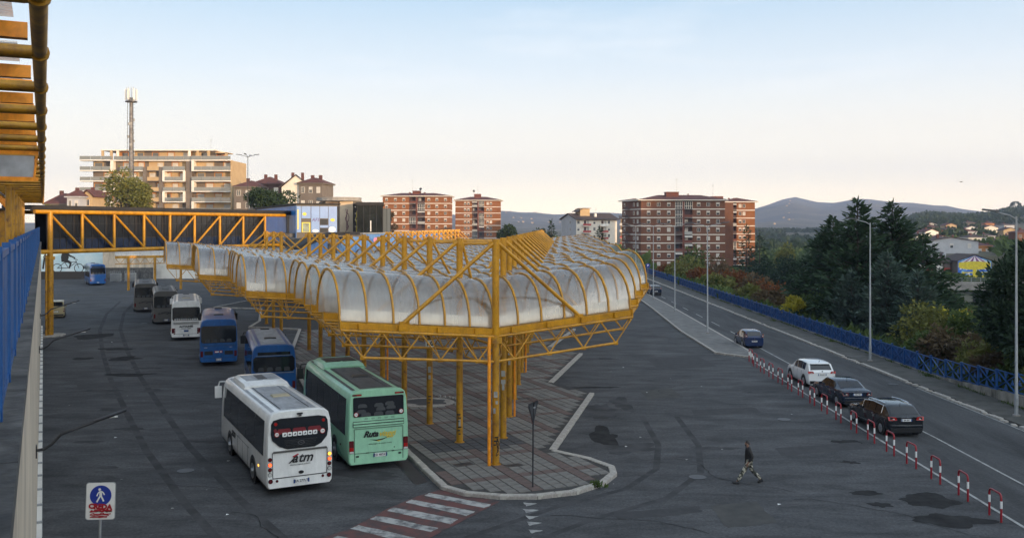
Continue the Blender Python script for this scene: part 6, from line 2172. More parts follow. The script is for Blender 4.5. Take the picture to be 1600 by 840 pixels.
mb = MB(); mb.b2(fx(1113), fx(1131), 341, 345, 19, 21.2); mb.build('stair_head', M['brick_red'], t)
for p_ in (1142, 1150, 1153):
    mb = MB(); mb.b2(fx(p_) - .3, fx(p_) + .3, 343, 343.6, 19, 20.6); mb.build('chimney', M['tile_red'], t)
mb = MB(); mb.b2(71.8, 78.2, 328, 350, -7, 18.6); mb.build('link_wall', M['brick'], t)
# cream block between them
t = thing('cream_apartment_block', 'cream apartment block with brown pitched roof and red balconies between the brick blocks', 'building', (27.0, 390, 0), R(23))
W_ = 19.5
mb = MB(); mb.b2(0, W_, 0, 14, -1, 13.1); mb.build('wall', M['stucco_pale'], t)
mb = MB(); mb.b2(-.05, -.003, -.02, 14.02, -1, 13.1); mb.slab([(-.05, 0, 13.1), (-.05, 14, 13.1), (-.05, 7, 15.3)], (.05, 0, 0)); mb.build('gable_wall', M['stucco_grey'], t)  # gable given bluish grey: the shade on this side is put into its colour
mb = MB()
mb.slab([(-.8, -1.1, 12.85), (W_ + .8, -1.1, 12.85), (W_ + .8, 7, 15.45), (-.8, 7, 15.45)], (0, 0, .25))
mb.slab([(-.8, 15.1, 12.85), (W_ + .8, 15.1, 12.85), (W_ + .8, 7.01, 15.45), (-.8, 7.01, 15.45)], (0, 0, .25))
mb.build('roof', M['tile_brown'], t)
mb = MB(); mb.b2(3.6, 8.2, 3.4, 8, 13, 17.6); o = mb.build('stair_head', M['stucco_sand'], t)
mb = MB(); mb.slab([(1.9, 3.0, 16.2), (4.8, 3.0, 17.9), (8.6, 3.0, 17.9), (8.6, 2.9, 17.7), (4.9, 2.9, 17.7)], (0, 5.2, .0)); mb.build('stair_roof', M['tile_brown'], o)
mb = MB(); mb.b2(9.9, 10.9, 2.2, 3.0, 13, 15.6); mb.build('chimney', M['render_white'], t)
aerial(t, 12, 5, 15.3, 2.6)
for f in range(5):
    z = 13.1 - (f + 1) * 2.85
    for x in (1.0, 4.2, 8.6, 12.5, 15.6):
        if x in (4.2, 12.5):
            mb = MB(); mb.b2(x - 1.6, x + 2.2, -1.3, -.003, z - .12, z + .1); mb.build('balcony_slab', M['band_white'], t)
            mb = MB(); mb.b2(x - 1.6, x + 2.2, -1.3, -1.22, z + .1, z + .95); mb.build('balcony_front', mat('awning_red', (.33, .05, .04), .7) if 'awning_red' not in M else M['awning_red' if f in (1, 2, 3) else 'render_white'], t)
            mb = MB(); mb.b2(x - .6, x + .5, -.05, -.004, z + .12, z + 2.3); mb.build('balcony_door', M['loggia'], t)
            mb = MB(); mb.b2(x + .9, x + 1.8, -.05, -.004, z + .12, z + 2.3); mb.build('balcony_door', M['shutter_grey'], t)
        else:
            win(t, 'open' if (f + int(x)) % 2 else 'half', x, -.01, z + .9, 1.0, 1.3)
    for y in (5.5,):
        win(t, 'open', -.055, y, z + .9, .9, 1.2, R(-90))
t = thing('cream_apartment_block', 'sliver of cream block with dark balconies left of the big brick block', 'building', (47.5, 405, 0), R(-6))
mb = MB(); mb.b2(0, 8, 0, 12, -1, 13.5); mb.build('wall', M['stucco_sand'], t)
mb = MB(); mb.slab([(-.8, -.8, 13.3), (8.6, -.8, 13.3), (8.6, 12.6, 14.6), (-.8, 12.6, 14.6)], (0, 0, .25)); mb.build('roof', M['tile_brown'], t)
for f in range(5):
    z = 13.3 - (f + 1) * 2.8
    mb = MB(); mb.b2(-.5, 7, -1.2, -.003, z - .1, z + .1); mb.build('balcony_slab', M['band_white'], t)
    mb = MB(); mb.b2(-.5, 7, -1.2, -1.14, z + .1, z + .95); mb.build('balcony_front', M['awning_red' if f > 1 else 'render_white'], t)
    for x in (.8, 2.6, 4.6):
        mb = MB(); mb.b2(x - .5, x + .5, -.05, -.004, z + .12, z + 2.3); mb.build('balcony_door', M['loggia'], t)

# modern sand-coloured apartment house on the left
t = thing('modern_apartment_house', 'modern sand and taupe apartment house with white balcony slabs behind the telecom mast', 'building', (0, 275, 0))
kx = 275 / F
Xp = lambda zx: (120 + zx / 6.154 - 800) * kx
fh = 3.07
def zf(i):
    return 29.85 - i * fh        # top of slab i (0 = terrace slab)
mb = MB(); mb.b2(Xp(140), Xp(1485), 1.2, 15, -.3, zf(0) - .3); mb.build('core', M['stucco_taupe'], t)
mb = MB(); mb.b2(Xp(345), Xp(1325), 2.2, 13, zf(0) - .25, 32.6); mb.build('penthouse', M['stucco_orange'], t)
mb = MB(); mb.b2(Xp(232), Xp(1335), -.1, 14, 32.62, 32.95); mb.build('roof_slab', M['band_white'], t)
mb = MB(); mb.b2(Xp(780), Xp(830), 5, 7, 32.96, 33.4); mb.build('roof_box', M['tile_brown'], t)
for a in (235, 318, 380, 1070, 1150, 1255, 1425):
    mb = MB(); mb.b2(Xp(a), Xp(a + 22), .0, .5, zf(0), 32.6 if a < 1400 else 32.0); mb.build('pillar', M['band_white' if a in (380, 1070) else 'stucco_sand'], t)
mb = MB(); mb.b2(Xp(1330), Xp(1445), .0, 6, 31.9, 32.15); mb.build('pergola', M['stucco_sand'], t)
pr = random.Random(11)
cols = ['stucco_orange', 'stucco_sand', 'stucco_sand', 'stucco_taupe', 'stucco_orange', 'stucco_sand']
def bay(i, x0, x1, yb, cyc):
    """coloured wall panels with shutters on one storey"""
    z = zf(i)
    n = max(2, int((x1 - x0) / 2.1))
    for q in range(n):
        a, b = x0 + (x1 - x0) * q / n, x0 + (x1 - x0) * (q + 1) / n
        mb = MB(); mb.b2(a, b, yb - .05, yb, z + .003, z + fh - .33); mb.build('wall_panel', M[cols[(q + cyc) % 6]], t)
        if (q + cyc) % 2 == 0:
            mb = MB(); mb.b2(a + .3, b - .3, yb - .10, yb - .052, z + .05, z + 2.3)
            mb.build('shutter', M[pr.choice(['shutter', 'shutter', 'shutter_grey', 'glass_bldg'])], t)
def balcony(i, x0, x1, y0, y1, glass=True, side=None):
    z = zf(i)
    mb = MB(); mb.b2(x0, x1, y0, y1, z - .30, z); mb.build('balcony_slab', M['band_white'], t)
    if glass:
        n = max(1, int((x1 - x0) / 2.5))
        for q in range(n):
            a, b = x0 + (x1 - x0) * q / n, x0 + (x1 - x0) * (q + 1) / n
            mb = MB(); mb.b2(a + .04, b - .04, y0 + .05, y0 + .09, z + .08, z + 1.05); mb.build('balustrade', M['balcony_glass'], t)
        mb = MB(); mb.b2(x0, x1, y0 + .03, y0 + .11, z + 1.055, z + 1.12); mb.build('handrail', M['galv'], t)
for i in range(0, 10):
    z = zf(i)
    if z < 1:
        break
    if i == 0:
        bay(0, Xp(400), Xp(1065), 2.15, 0)
        bay(0, Xp(1090), Xp(1320), 2.15, 1)
        balcony(0, Xp(360), Xp(1112), -.4, 2.0)
        balcony(0, Xp(1115), Xp(1490), -1.2, 2.0)
        balcony(0, Xp(40), Xp(350), -1.0, 2.0)
        continue
    bay(i, Xp(1140), Xp(1480), 1.15, i)
    balcony(i, Xp(1115), Xp(1490), -1.2, 1.1)
    bay(i, Xp(150), Xp(335), 1.15, i + 1)
    balcony(i, Xp(42), Xp(355), -1.0, 1.1)
    bay(i, Xp(360), Xp(640), 1.15, i + 2)
    balcony(i, Xp(420), Xp(640), -.5, 1.1)
    bay(i, Xp(680), Xp(1045), 1.15, i)
    balcony(i, Xp(835), Xp(1050), -.9, 1.1)
    mb = MB(); mb.b2(Xp(680), Xp(795), -.3, 1.09, z, z + 1.1); mb.build('balcony_front', M['stucco_sand'], t)
    mb = MB(); mb.b2(Xp(680), Xp(795), -.25, 1.09, z - .25, z - .003); mb.build('balcony_slab', M['stucco_taupe'], t)
for j in (0, 1, 2, 3, 4):
    i = 1 + j * 2
    z = zf(i)
    for a, y_ in ((1115, -1.19), (335, -.99)):
        mb = MB(); mb.b2(Xp(a), Xp(a + 24), y_, 1.1, z + .003, zf(i - 1) - .303); mb.build('fin', M['band_white'], t)
    for a in (832, 1030):
        if zf(i + 1) > 0:
            mb = MB(); mb.b2(Xp(a), Xp(a + 22), -.89, 1.1, zf(i + 1) + .003, z - .303); mb.build('fin', M['band_white'], t)
mb = MB(); mb.b2(Xp(1055), Xp(1112), -.5, 1.19, -.3, zf(0) - .31); mb.build('shaft', M['stucco_taupe'], t)
mb = MB(); mb.b2(Xp(1488), Xp(1500), -1.0, 14, -.3, zf(0) - .2); mb.build('side_wall', M['stucco_sand'], t)
for a in (640, 795):
    mb = MB(); mb.b2(Xp(a), Xp(a + 36), -.45, 1.1, 0, zf(1) + 1.0); mb.build('shaft', M['stucco_taupe'], t)
aerial(t, Xp(430), 8, 33.2, 3.4)
aerial(t, Xp(1205), 8, 33.2, 3.6)
# small houses
def house(label, x, y, w_, d_, zb, zt, rise, wall_m, roof_m, rz=0, floors=2, gable=False, chim=1, nw=3, cat='house'):
    t = thing('house', label, cat, (x, y, 0), rz)
    mb = MB(); mb.b2(0, w_, 0, d_, zb, zt); mb.build('wall', M[wall_m], t)
    if gable:
        mb = MB()
        mb.slab([(0, -.0, zt), (w_, 0, zt), (w_ / 2, 0, zt + rise)], (0, d_, 0)); mb.build('gable', M[wall_m], t)
        mb = MB()
        mb.slab([(-.6, -.5, zt - .15), (w_ / 2, -.5, zt + rise + .1), (w_ / 2, d_ + .5, zt + rise + .1), (-.6, d_ + .5, zt - .15)], (0, 0, .22))
        mb.slab([(w_ + .6, -.5, zt - .15), (w_ / 2 + .01, -.5, zt + rise + .1), (w_ / 2 + .01, d_ + .5, zt + rise + .1), (w_ + .6, d_ + .5, zt - .15)], (0, 0, .22))
        rf = mb.build('roof', M[roof_m], t)
    else:
        rf = hip_roof(t, 0, w_, 0, d_, zt, rise, .5, roof_m, band=wall_m)
    for k in range(chim):
        mb = MB(); mb.b2(w_ * (.3 + .35 * k), w_ * (.3 + .35 * k) + .8, d_ * .4, d_ * .4 + .8, zt, zt + rise + 1.0); mb.build('chimney', M['tile_red'], t)
    fh_ = (zt - max(zb, 0 if zb > -2 else zb)) / floors
    for f in range(floors):
        for k in range(nw):
            win(t, ('open', 'half', 'closed')[(f * 2 + k) % 3], w_ * (k + .5) / nw, -.01, zt - (f + 1) * fh_ + fh_ * .35, min(1.1, w_ / nw * .4), fh_ * .42)
    return t
k230 = 230 / F
house('low house with long dark red hip roof at the far left behind the footbridge', (71 - 800) * 240 / F, 240, 6.2, 9, 0, 15.8, 2.8, 'stucco_taupe', 'tile_red', 0, 5)
house('small grey house with bright red hip roof left of the modern apartment house', (104.5 - 800) * 236 / F, 236, 3.2, 6, 0, 17.6, 1.6, 'stucco_grey', 'tile_red', 0, 5, chim=1, nw=2)
house('orange gabled house end touching the left side of the modern apartment house', (122 - 800) * 238 / F, 240, 2.8, 8, 0, 18, 1.5, 'stucco_sand', 'tile_red', 0, 5, gable=True, chim=1, nw=1)
house('cream gabled house front with brown roof above the umbrella pine', (440 - 800) * 250 / F, 250, 7.5, 12, 0, 20.8, 3.2, 'stucco_pale', 'tile_brown', R(10), 6, gable=True, chim=2, nw=2)
house('brown tall house with red hip roof at the right end of the gabled group', (470 - 800) * 252 / F, 250, 6.4, 10, 0, 21.6, 1.6, 'stucco_taupe', 'tile_red', R(-6), 6, chim=2, nw=3)
house('grey house with dark red roof directly right of the modern apartment house', (366 - 800) * 262 / F, 262, 7.6, 10, 0, 21.2, 1.8, 'stucco_taupe', 'tile_red', 0, 6, nw=3)
house('red-roofed low house between the floodlight mast and the gabled house', (393 - 800) * 268 / F, 268, 8.5, 10, 0, 22.2, 2.2, 'loggia', 'tile_red', 0, 6, nw=3, chim=2)

# ------------------------------------------------------------------ telecom mast
t = thing('telecom_mast', 'tall slim telecom mast with antenna panels at its top, left of centre', 'mast', ((205 - 800) * 200 / F, 200, 0))
mb = MB(); mb.tube([(0, 0, 0), (0, 0, 16), (0, 0, 38)], [.75, .6, .34], 14); mb.build('pole', mat('mast_grey', (.24, .235, .235), .6, col2=(.10, .09, .09), vscale=1.2, stretch=(1, 1, 2.2)), t, smooth=True)
mb = MB()
for k in range(26):
    z = 17 + k * .78
    mb.beam((.5, -.45, z), (.95, -.5, z), .05, .05); mb.beam((-.5, -.45, z + .3), (-.95 + k * .012, -.5, z + .3), .05, .05)
mb.tube([(-.75, -.5, 17), (-.55, -.5, 37)], .05, 5); mb.tube([(.8, -.5, 15), (.6, -.5, 37)], .05, 5)
mb.build('ladder', M['dark_metal'], t)
mb = MB()
for k in range(9):
    a = k * 2.4
    mb.box((math.cos(a) * .55, math.sin(a) * .55, 26 + k * .9), (.35, .3, .55), a)
mb.build('equipment_boxes', M['shutter_grey'], t)
mb = MB(); mb.tube([(0, 0, 37), (0, 0, 37.2)], 1.25, 14); mb.tube([(0, 0, 18.9), (0, 0, 19.1)], 1.5, 14); mb.build('platform', M['dark_metal'], t)
for k in range(6):
    a = R(20 + k * 60)
    mb = MB(); mb.box((math.cos(a) * 1.15, math.sin(a) * 1.15, 38.6), (.22, .42, 2.3), a); mb.build('antenna_panel', M['render_white'], t)
    mb = MB(); mb.tube([(math.cos(a) * .95, math.sin(a) * .95, 37.1), (math.cos(a) * .95, math.sin(a) * .95, 40.2)], .05, 6); mb.build('antenna_pole', M['galv'], t)
mb = MB(); mb.tube([(0, 0, 38), (0, 0, 40.3)], .06, 6); mb.build('tip', M['galv'], t)

# ------------------------------------------------------------------ mural wall and things under the bridge
t = thing('mural_wall', 'white wall with pale blue mural of a dark cyclist seen under the footbridge', 'wall', (-96, 181, 0), R(4))
L_ = 44
mb = MB(); mb.b2(0, L_, 0, .5, -.2, 6.6); mb.build('wall_face', M['render_white'], t)
mb = MB(); mb.b2(0, 22, -.06, -.003, .0, 1.5); mb.build('base_band', M['black_trim'], t)
mb = MB(); mb.b2(2, 20.5, -.035, -.003, 1.52, 6.5); mb.build('painted_ground', mat('mural_blue', (.42, .60, .68), .7, col2=(.62, .72, .76), vscale=.35), t)
cy = thing_y = MB()
def ring(mb, c, r0, r1, y, n=26):
    for k in range(n):
        a0, a1 = 2 * math.pi * k / n, 2 * math.pi * (k + 1) / n
        mb.quad((c[0] + math.cos(a0) * r0, y, c[1] + math.sin(a0) * r0), (c[0] + math.cos(a0) * r1, y, c[1] + math.sin(a0) * r1), (c[0] + math.cos(a1) * r1, y, c[1] + math.sin(a1) * r1), (c[0] + math.cos(a1) * r0, y, c[1] + math.sin(a1) * r0))
x_ = 9.0
ring(cy, (x_ - 1.9, 2.15), .78, .92, -.045); ring(cy, (x_ + 2.2, 2.15), .78, .92, -.045)
def st2(mb, a, b, w_, y=-.045):
    d = Vector((b[0] - a[0], b[1] - a[1])); q = Vector((-d.y, d.x)).normalized() * w_ / 2
    mb.slab([(a[0] - q.x, y, a[1] - q.y), (b[0] - q.x, y, b[1] - q.y), (b[0] + q.x, y, b[1] + q.y), (a[0] + q.x, y, a[1] + q.y)], (0, -.004, 0))
for a, b in (((-1.9, 2.15), (-.5, 3.3)), ((-1.9, 2.15), (.2, 2.2)), ((.2, 2.2), (-.5, 3.3)), ((.2, 2.2), (1.7, 3.3)), ((-.5, 3.25), (1.7, 3.4)), ((1.6, 3.7), (2.2, 2.15)), ((1.2, 4.0), (2.0, 3.75))):
    st2(cy, (x_ + a[0], a[1]), (x_ + b[0], b[1]), .12)
cy.build('painted_bicycle', M['ink'], t)
cy = MB()
yy = -.055
cy.slab([(x_ - 1.1, yy, 3.4), (x_ - .1, yy, 3.3), (x_ + .3, yy, 4.2), (x_ + .2, yy, 5.2), (x_ - .3, yy, 5.7), (x_ - .9, yy, 5.4), (x_ - 1.2, yy, 4.4)], (0, -.004, 0))
cy.disc((x_ + .1, yy, 5.95), (0, -1, 0), .45, .004, 14)
st2(cy, (x_ - .2, 3.7), (x_ + .7, 3.1), .5, yy); st2(cy, (x_ + .7, 3.2), (x_ + .35, 2.1), .35, yy); st2(cy, (x_ + .0, 5.0), (x_ + .7, 4.4), .35, yy); st2(cy, (x_ + .7, 4.5), (x_ + 1.5, 4.1), .28, yy)
cy.build('painted_rider', M['ink'], t)
mb = MB(); mb.slab([(x_ + 2.6, -.045, 6.3), (x_ + 3.4, -.045, 6.0), (x_ + 4.0, -.045, 6.4)], (0, -.004, 0)); st2(mb, (x_ - 4.6, 2), (x_ - 4.3, 4.3), .35); st2(mb, (x_ - 4.5, 4.2), (x_ - 4.0, 5.2), .25); mb.build('painted_figure', M['ink'], t)
t = thing('concrete_wall', 'pale bare concrete wall with dark hanging plants right of the mural', 'wall', (-78.5, 178, 0), R(3))
mb = MB(); mb.b2(0, 9.5, 0, .6, -.2, 6.6); mb.build('wall_face', M['wall_cream'], t)
mb = MB(); mb.b2(0, 9.5, -.05, -.003, 0, 2.4); mb.build('lower_face', M['concrete_dark'], t)
for n_, x in enumerate((-74.5, -72.2)):
    t = thing('metal_cage', ('grey wire cage trolley under the concrete wall, left one', 'grey wire cage trolley under the concrete wall, right one')[n_], 'cage', (x, 172 + n_, 0), R(5), 'wire cages by the concrete wall')
    mb = MB()
    for a in range(6):
        mb.b2(a * .36 - .03, a * .36 + .03, 0, .06, 0, 2.0)
    for z in (.1, .7, 1.3, 1.95):
        mb.b2(-.03, 1.86, -.03, .0, z, z + .06)
    mb.build('front', M['galv'], t)
    mb = MB(); mb.b2(0, 1.8, .2, 1.0, .2, 1.6); mb.build('contents', M['shutter_grey'], t)
# a second, lower shelter far back under the bridge
t = thing('far_shelter', 'far yellow shelter with clear vault pieces half hidden under the footbridge', 'shelter', (-62, 150, 0), TH)
for k in range(3):
    mb = MB(); mb.tube([(k * 4, 0, 0), (k * 4, 0, 5.5)], .2, 8); mb.build('column', M['yellow_worn'], t)
mb = MB(); mb.beam((-2, 0, 5.4), (10, 0, 5.4), .3, .4); mb.beam((-2, 0, 4.3), (10, 0, 4.3), .12, .12)
for k in range(8):
    mb.tube([(-2 + k * 1.5, 0, 5.3), (-2 + k * 1.5 + .75, 0, 4.3), (-2 + k * 1.5 + 1.5, 0, 5.3)], .05, 5)
mb.build('roof_truss', M['yellow_worn'], t)
for k in range(3):
    mb = PV[0]; m2 = MB(); m2.add(mb, Matrix.Translation((-2 + k * 3.9, 0, 5.6)) @ Matrix.Diagonal((3.8, 1, 1, 1))); m2.build('panel', M['polycarbonate'], t, smooth='all')
blob('pale_patch', (-68, 140), 7, 1.6, 'patch_pale', .006, rough=.4)
blob('pale_patch', (-58, 146), 6, 1.5, 'patch_pale', .006, rough=.4)
# ------------------------------------------------------------------ blue fence along the road
def wt(y):
    return max(.14, .82 - (y - 52) * .054) if y > 46 else 1.14
t = thing('blue_fence', 'long blue roadside fence of crossed bars and pointed motifs on a low stained wall', 'fence', (29.25, 40, 0))
pm_, d1, d2, rl = MB(), MB(), MB(), MB()
pm_.b2(-.05, .05, -.06, .06, 0, 1.28); pm_.b2(-.07, .07, -.08, .08, 1.28, 1.33)
d1.beam((0, .06, .10), (0, 2.14, 1.12), .035, .09, (1, 0, 0)); d2.beam((.02, .06, 1.12), (.02, 2.14, .10), .035, .09, (1, 0, 0))
rl.b2(-.03, .03, .06, 2.14, 0, .06)
mo = MB()
for (yy, zz, s_, up) in ((1.1, .96, .22, -1), (1.1, .26, .22, 1), (.38, .61, .20, 1), (1.82, .61, .20, 1)):
    mo.slab([(-.02, yy - s_, zz - up * s_ * .6), (-.02, yy + s_, zz - up * s_ * .6), (-.02, yy, zz + up * s_ * 1.1)], (-.02, 0, 0))
ms = [x.mesh(n, M['fence_blue']) for x, n in ((pm_, 'post'), (d1, 'cross_bar'), (d2, 'cross_bar'), (rl, 'rail'), (mo, 'motif'))]
sheet_m = MB(); sheet_m.b2(.045, .06, .06, 2.14, .08, 1.14)
net = mat('net_blue', (.010, .065, .22), .6, var=.2, vscale=4)
netm = sheet_m.mesh('backing_sheet', net)
y = 34.0
while y < 205:
    z = wt(y + 1)
    link('post', ms[0], t, (0, y - 40, z - .02))
    link('cross_bar', ms[1], t, (0, y - 40, z)); link('cross_bar', ms[2], t, (0, y - 40, z))
    link('rail', ms[3], t, (0, y - 40, z + .04)); link('rail', ms[3], t, (0, y - 40, z + 1.12))
    link('motif', ms[4], t, (0, y - 40, z))
    if y > 66:
        link('backing_sheet', netm, t, (0, y - 40, z))
    y += 2.2
mb = MB()
y = 30.0
while y < 210:
    a, b = wt(y), wt(y + 2)
    i = len(mb.v)
    for yy, zz in ((y, a), (y + 2, b)):
        mb.v += [(-.16, yy - 40, -.3), (.16, yy - 40, -.3), (.16, yy - 40, zz), (-.16, yy - 40, zz)]
    mb.f += [(i, i + 4, i + 7, i + 3), (i + 3, i + 7, i + 6, i + 2), (i + 1, i + 2, i + 6, i + 5)]
    mb.m += [0, 0, 0]
    y += 2
mb.build('low_wall', mat('stained_wall', (.30, .275, .24), .9, col2=(.075, .07, .06), vscale=1.3, stretch=(1, 1, .35), lo=.4, hi=.66, bump=.4, bscale=12), t)

# ------------------------------------------------------------------ trees
def card(mb, c, d, L, w_, rnd):
    """one leaf spray: a bent four-point blade along d"""
    d = Vector(d).normalized()
    q = d.cross(Vector((rnd.uniform(-1, 1), rnd.uniform(-1, 1), rnd.uniform(-1, 1)))).normalized() * w_ / 2
    c = Vector(c)
    mb.quad(c - q * .35, c + d * L * .45 - q, c + d * L, c + d * L * .45 + q)
def rdir(rnd):
    z = rnd.uniform(-1, 1)
    a = rnd.uniform(0, 2 * math.pi)
    s_ = math.sqrt(1 - z * z)
    return Vector((s_ * math.cos(a), s_ * math.sin(a), z))
def tree_parts(t, crown, trunk, cm, bark='bark'):
    crown.build('crown', M[cm], t)
    trunk.build('trunk', M[bark], t, smooth=True)
def broad(name, label, p, h, r, cm, n=2600, seed=1, size=.5, trunk_h=.35, lobes=11, cat='tree', group=None, flat=.8, gaps=.35):
    rnd = random.Random(seed)
    t = thing(name, label, cat, p, 0, group)
    cr, tr = MB(), MB()
    th_ = h * trunk_h
    if trunk_h > .05:
        tr.tube([(0, 0, -.6), (r * .02, 0, th_ * .5), (0, r * .03, th_), (0, 0, h * .75)], [h * .028, h * .022, h * .017, h * .004], 8)
    else:
        tr.tube([(0, 0, -.5), (0, 0, h * .5)], [.06, .02], 6)
    cc = Vector((0, 0, th_ + (h - th_) * .5))
    rz_ = (h - th_) * .5
    L = []
    for i in range(lobes):
        d = rdir(rnd)
        k = rnd.uniform(.35, .78)
        c = cc + Vector((d.x * r * k, d.y * r * k, d.z * rz_ * k))
        lr = r * rnd.uniform(.26, .48)
        L.append((c, lr))
        if trunk_h > .05 or i % 2 == 0:
            tr.tube([(0, 0, max(.2, th_ * rnd.uniform(.5, 1.0))), tuple(c * .6 + Vector((0, 0, th_ * .4))), tuple(c)], [h * .011, h * .007, h * .002], 5, cap=False)
    for i in range(n):
        c, lr = rnd.choice(L)
        d = rdir(rnd)
        rad = rnd.uniform(gaps, 1.0) ** .6 * (1 + .25 * noise.noise(c + d * 2.1))
        p_ = c + Vector((d.x * lr * rad, d.y * lr * rad, d.z * lr * rad * flat))
        dd = d * .7 + rdir(rnd) * .8 + Vector((0, 0, -.15))
        card(cr, p_, dd, size * rnd.uniform(.6, 1.3), size * rnd.uniform(.35, .7), rnd)
    tree_parts(t, cr, tr, cm)
    return t
def conifer(name, label, p, h, r, cm, seed=1, levels=30, per=9, cards=11, size=.5, up=.25, start=.06, power=.85, group=None, droop=.25):
    rnd = random.Random(seed)
    t = thing(name, label, 'tree', p, 0, group)
    cr, tr = MB(), MB()
    tr.tube([(0, 0, -.8), (0, 0, h * .4), (0, 0, h * .98)], [h * .024, h * .015, h * .002], 8)
    for lv in range(levels):
        f = lv / (levels - 1)
        z = h * (start + (1 - start) * f * .985)
        rr = r * (1 - f) ** power * rnd.uniform(.8, 1.1) + .12
        nb = max(3, int(per * (1 - f * .55)))
        for b in range(nb):
            a = rnd.uniform(0, 2 * math.pi)
            ln = rr * rnd.uniform(.62, 1.18)
            upk = up * rnd.uniform(.5, 1.6)
            d = Vector((math.cos(a), math.sin(a), upk)).normalized()
            tip = Vector((0, 0, z)) + d * ln - Vector((0, 0, droop * ln * ln / max(r, .1) * .35))
            mid = Vector((0, 0, z)) + d * ln * .55
            if ln > .8:
                tr.tube([(0, 0, z), tuple(mid), tuple(tip)], [.035 * ln * .5 + .01, .02 * ln * .4 + .008, .004], 4, cap=False)
            nc = max(4, int(cards * ln / r * 1.9))
            for c in range(nc):
                s_ = (c + rnd.random()) / nc
                q = Vector((0, 0, z)).lerp(mid, s_ / .55) if s_ < .55 else mid.lerp(tip, (s_ - .55) / .45)
                side = Vector((-math.sin(a), math.cos(a), 0)) * rnd.uniform(-1, 1)
                spread = (1 - abs(s_ - .5) * .9) * ln * .20
                q = q + side * spread + Vector((0, 0, rnd.uniform(-.12, .12)))
                dd = d * rnd.uniform(.4, 1.1) + side * .8 + Vector((0, 0, rnd.uniform(-.55, .40)))
                card(cr, q, dd, size * rnd.uniform(.6, 1.25), size * rnd.uniform(.22, .42), rnd)
        if f > .9:
            card(cr, (0, 0, z), (rnd.uniform(-.2, .2), rnd.uniform(-.2, .2), 1), size * 1.2, size * .3, rnd)
    tree_parts(t, cr, tr, cm)
    return t
GC = 'dark conifers behind the blue fence'
def at_top(px, py, y, zb):
    p = P(px, py, y)
    return Vector((p.x, y, zb)), p.z - zb
for (nm, lab, px_, py_, d_, r_, cm, sd_, lv, per, cards, sz, up_, pw) in (
        ('cedar', 'tallest dark cedar with a jagged top behind the blue fence', 1340, 312, 97, 7.2, 'cedar', 1, 46, 15, 34, .72, .38, .78),
        ('cedar', 'dark cedar with a pointed leaning top just right of the tallest cedar', 1394, 316, 99, 7.8, 'cedar', 2, 46, 15, 34, .72, .42, .78),
        ('cedar', 'dark cedar with ragged crown just left of the tallest cedar', 1302, 338, 106, 6.8, 'cedar', 3, 42, 15, 32, .72, .34, .78),
        ('cedar', 'lower dark cedar at the left flank of the cedar group', 1278, 366, 120, 6.8, 'cedar', 4, 36, 14, 28, .75, .3, .78),
        ('cypress', 'blue-green cypress in front of the dark cedars, left of the pale street lamp', 1330, 425, 93, 4.8, 'cedar_blue', 5, 34, 14, 30, .56, .65, .78),
        ('cypress', 'blue-green cypress directly right of the pale street lamp', 1388, 395, 89, 5.4, 'cedar_blue', 6, 40, 15, 32, .56, .75, .78),
        ('cypress', 'blue-green cypress at the right flank of the conifer group', 1434, 425, 86, 5.2, 'cedar_blue', 7, 36, 14, 30, .56, .7, .78),
        ('cedar', 'shadowed dark cedar filling the right side behind the cypresses', 1442, 368, 102, 7.6, 'cedar', 8, 38, 14, 30, .72, .3, .78)):
    loc, h_ = at_top(px_, py_, d_, -6.5)
    conifer(nm, lab, loc, h_, r_, cm, sd_, lv, per, cards, sz, up_, .10, pw, GC)
for (lab, px_, py_, d_, r_, sd_) in (('slim dark fir in front of the right wing of the big brick block', 1166, 354, 230, 5.5, 21), ('second slim dark fir right of the big brick block', 1187, 368, 225, 4.8, 22), ('small dark fir in front of the cream block', 937, 357, 230, 3.2, 23), ('tiny far fir spire above the dark hedge left of the cream block', 862, 345, 300, 2.6, 24)):
    loc, h_ = at_top(px_, py_, d_, -6 if px_ > 1000 else -.3)
    conifer('fir_tree', lab, loc, h_, r_, 'cypress', sd_, 24, 8, 9, 1.0, .1, .05, .85, 'slim firs before the far blocks')
# pine at the right edge
p = Vector((33.6, 57.5, -4))
t = thing('pine_tree', 'big round dark pine crown at the right edge behind the street lamp', 'tree', p)
rnd = random.Random(31)
cr, tr = MB(), MB()
tr.tube([(0, 0, -1), (.2, .1, 3), (-.1, 0, 7), (0, 0, 11.5)], [.3, .26, .2, .05], 8)
for i in range(44):
    a, z = rnd.uniform(0, 6.28), rnd.uniform(6.0, 12.6)
    rr = 4.1 * math.sqrt(max(.1, 1 - ((z - 9.0) / 4.3) ** 2)) * rnd.uniform(.5, .95)
    c = Vector((math.cos(a) * rr, math.sin(a) * rr, z))
    tr.tube([(0, 0, z - 1.2), tuple(c)], [.07, .02], 5, cap=False)
    for q in range(560):
        d = rdir(rnd)
        p_ = c + Vector((d.x, d.y, d.z * .75)) * rnd.uniform(.3, 1) ** .6 * 1.55
        card(cr, p_, d * .8 + rdir(rnd) * .6, .42 * rnd.uniform(.6, 1.2), .17, rnd)
tree_parts(t, cr, tr, 'cypress')
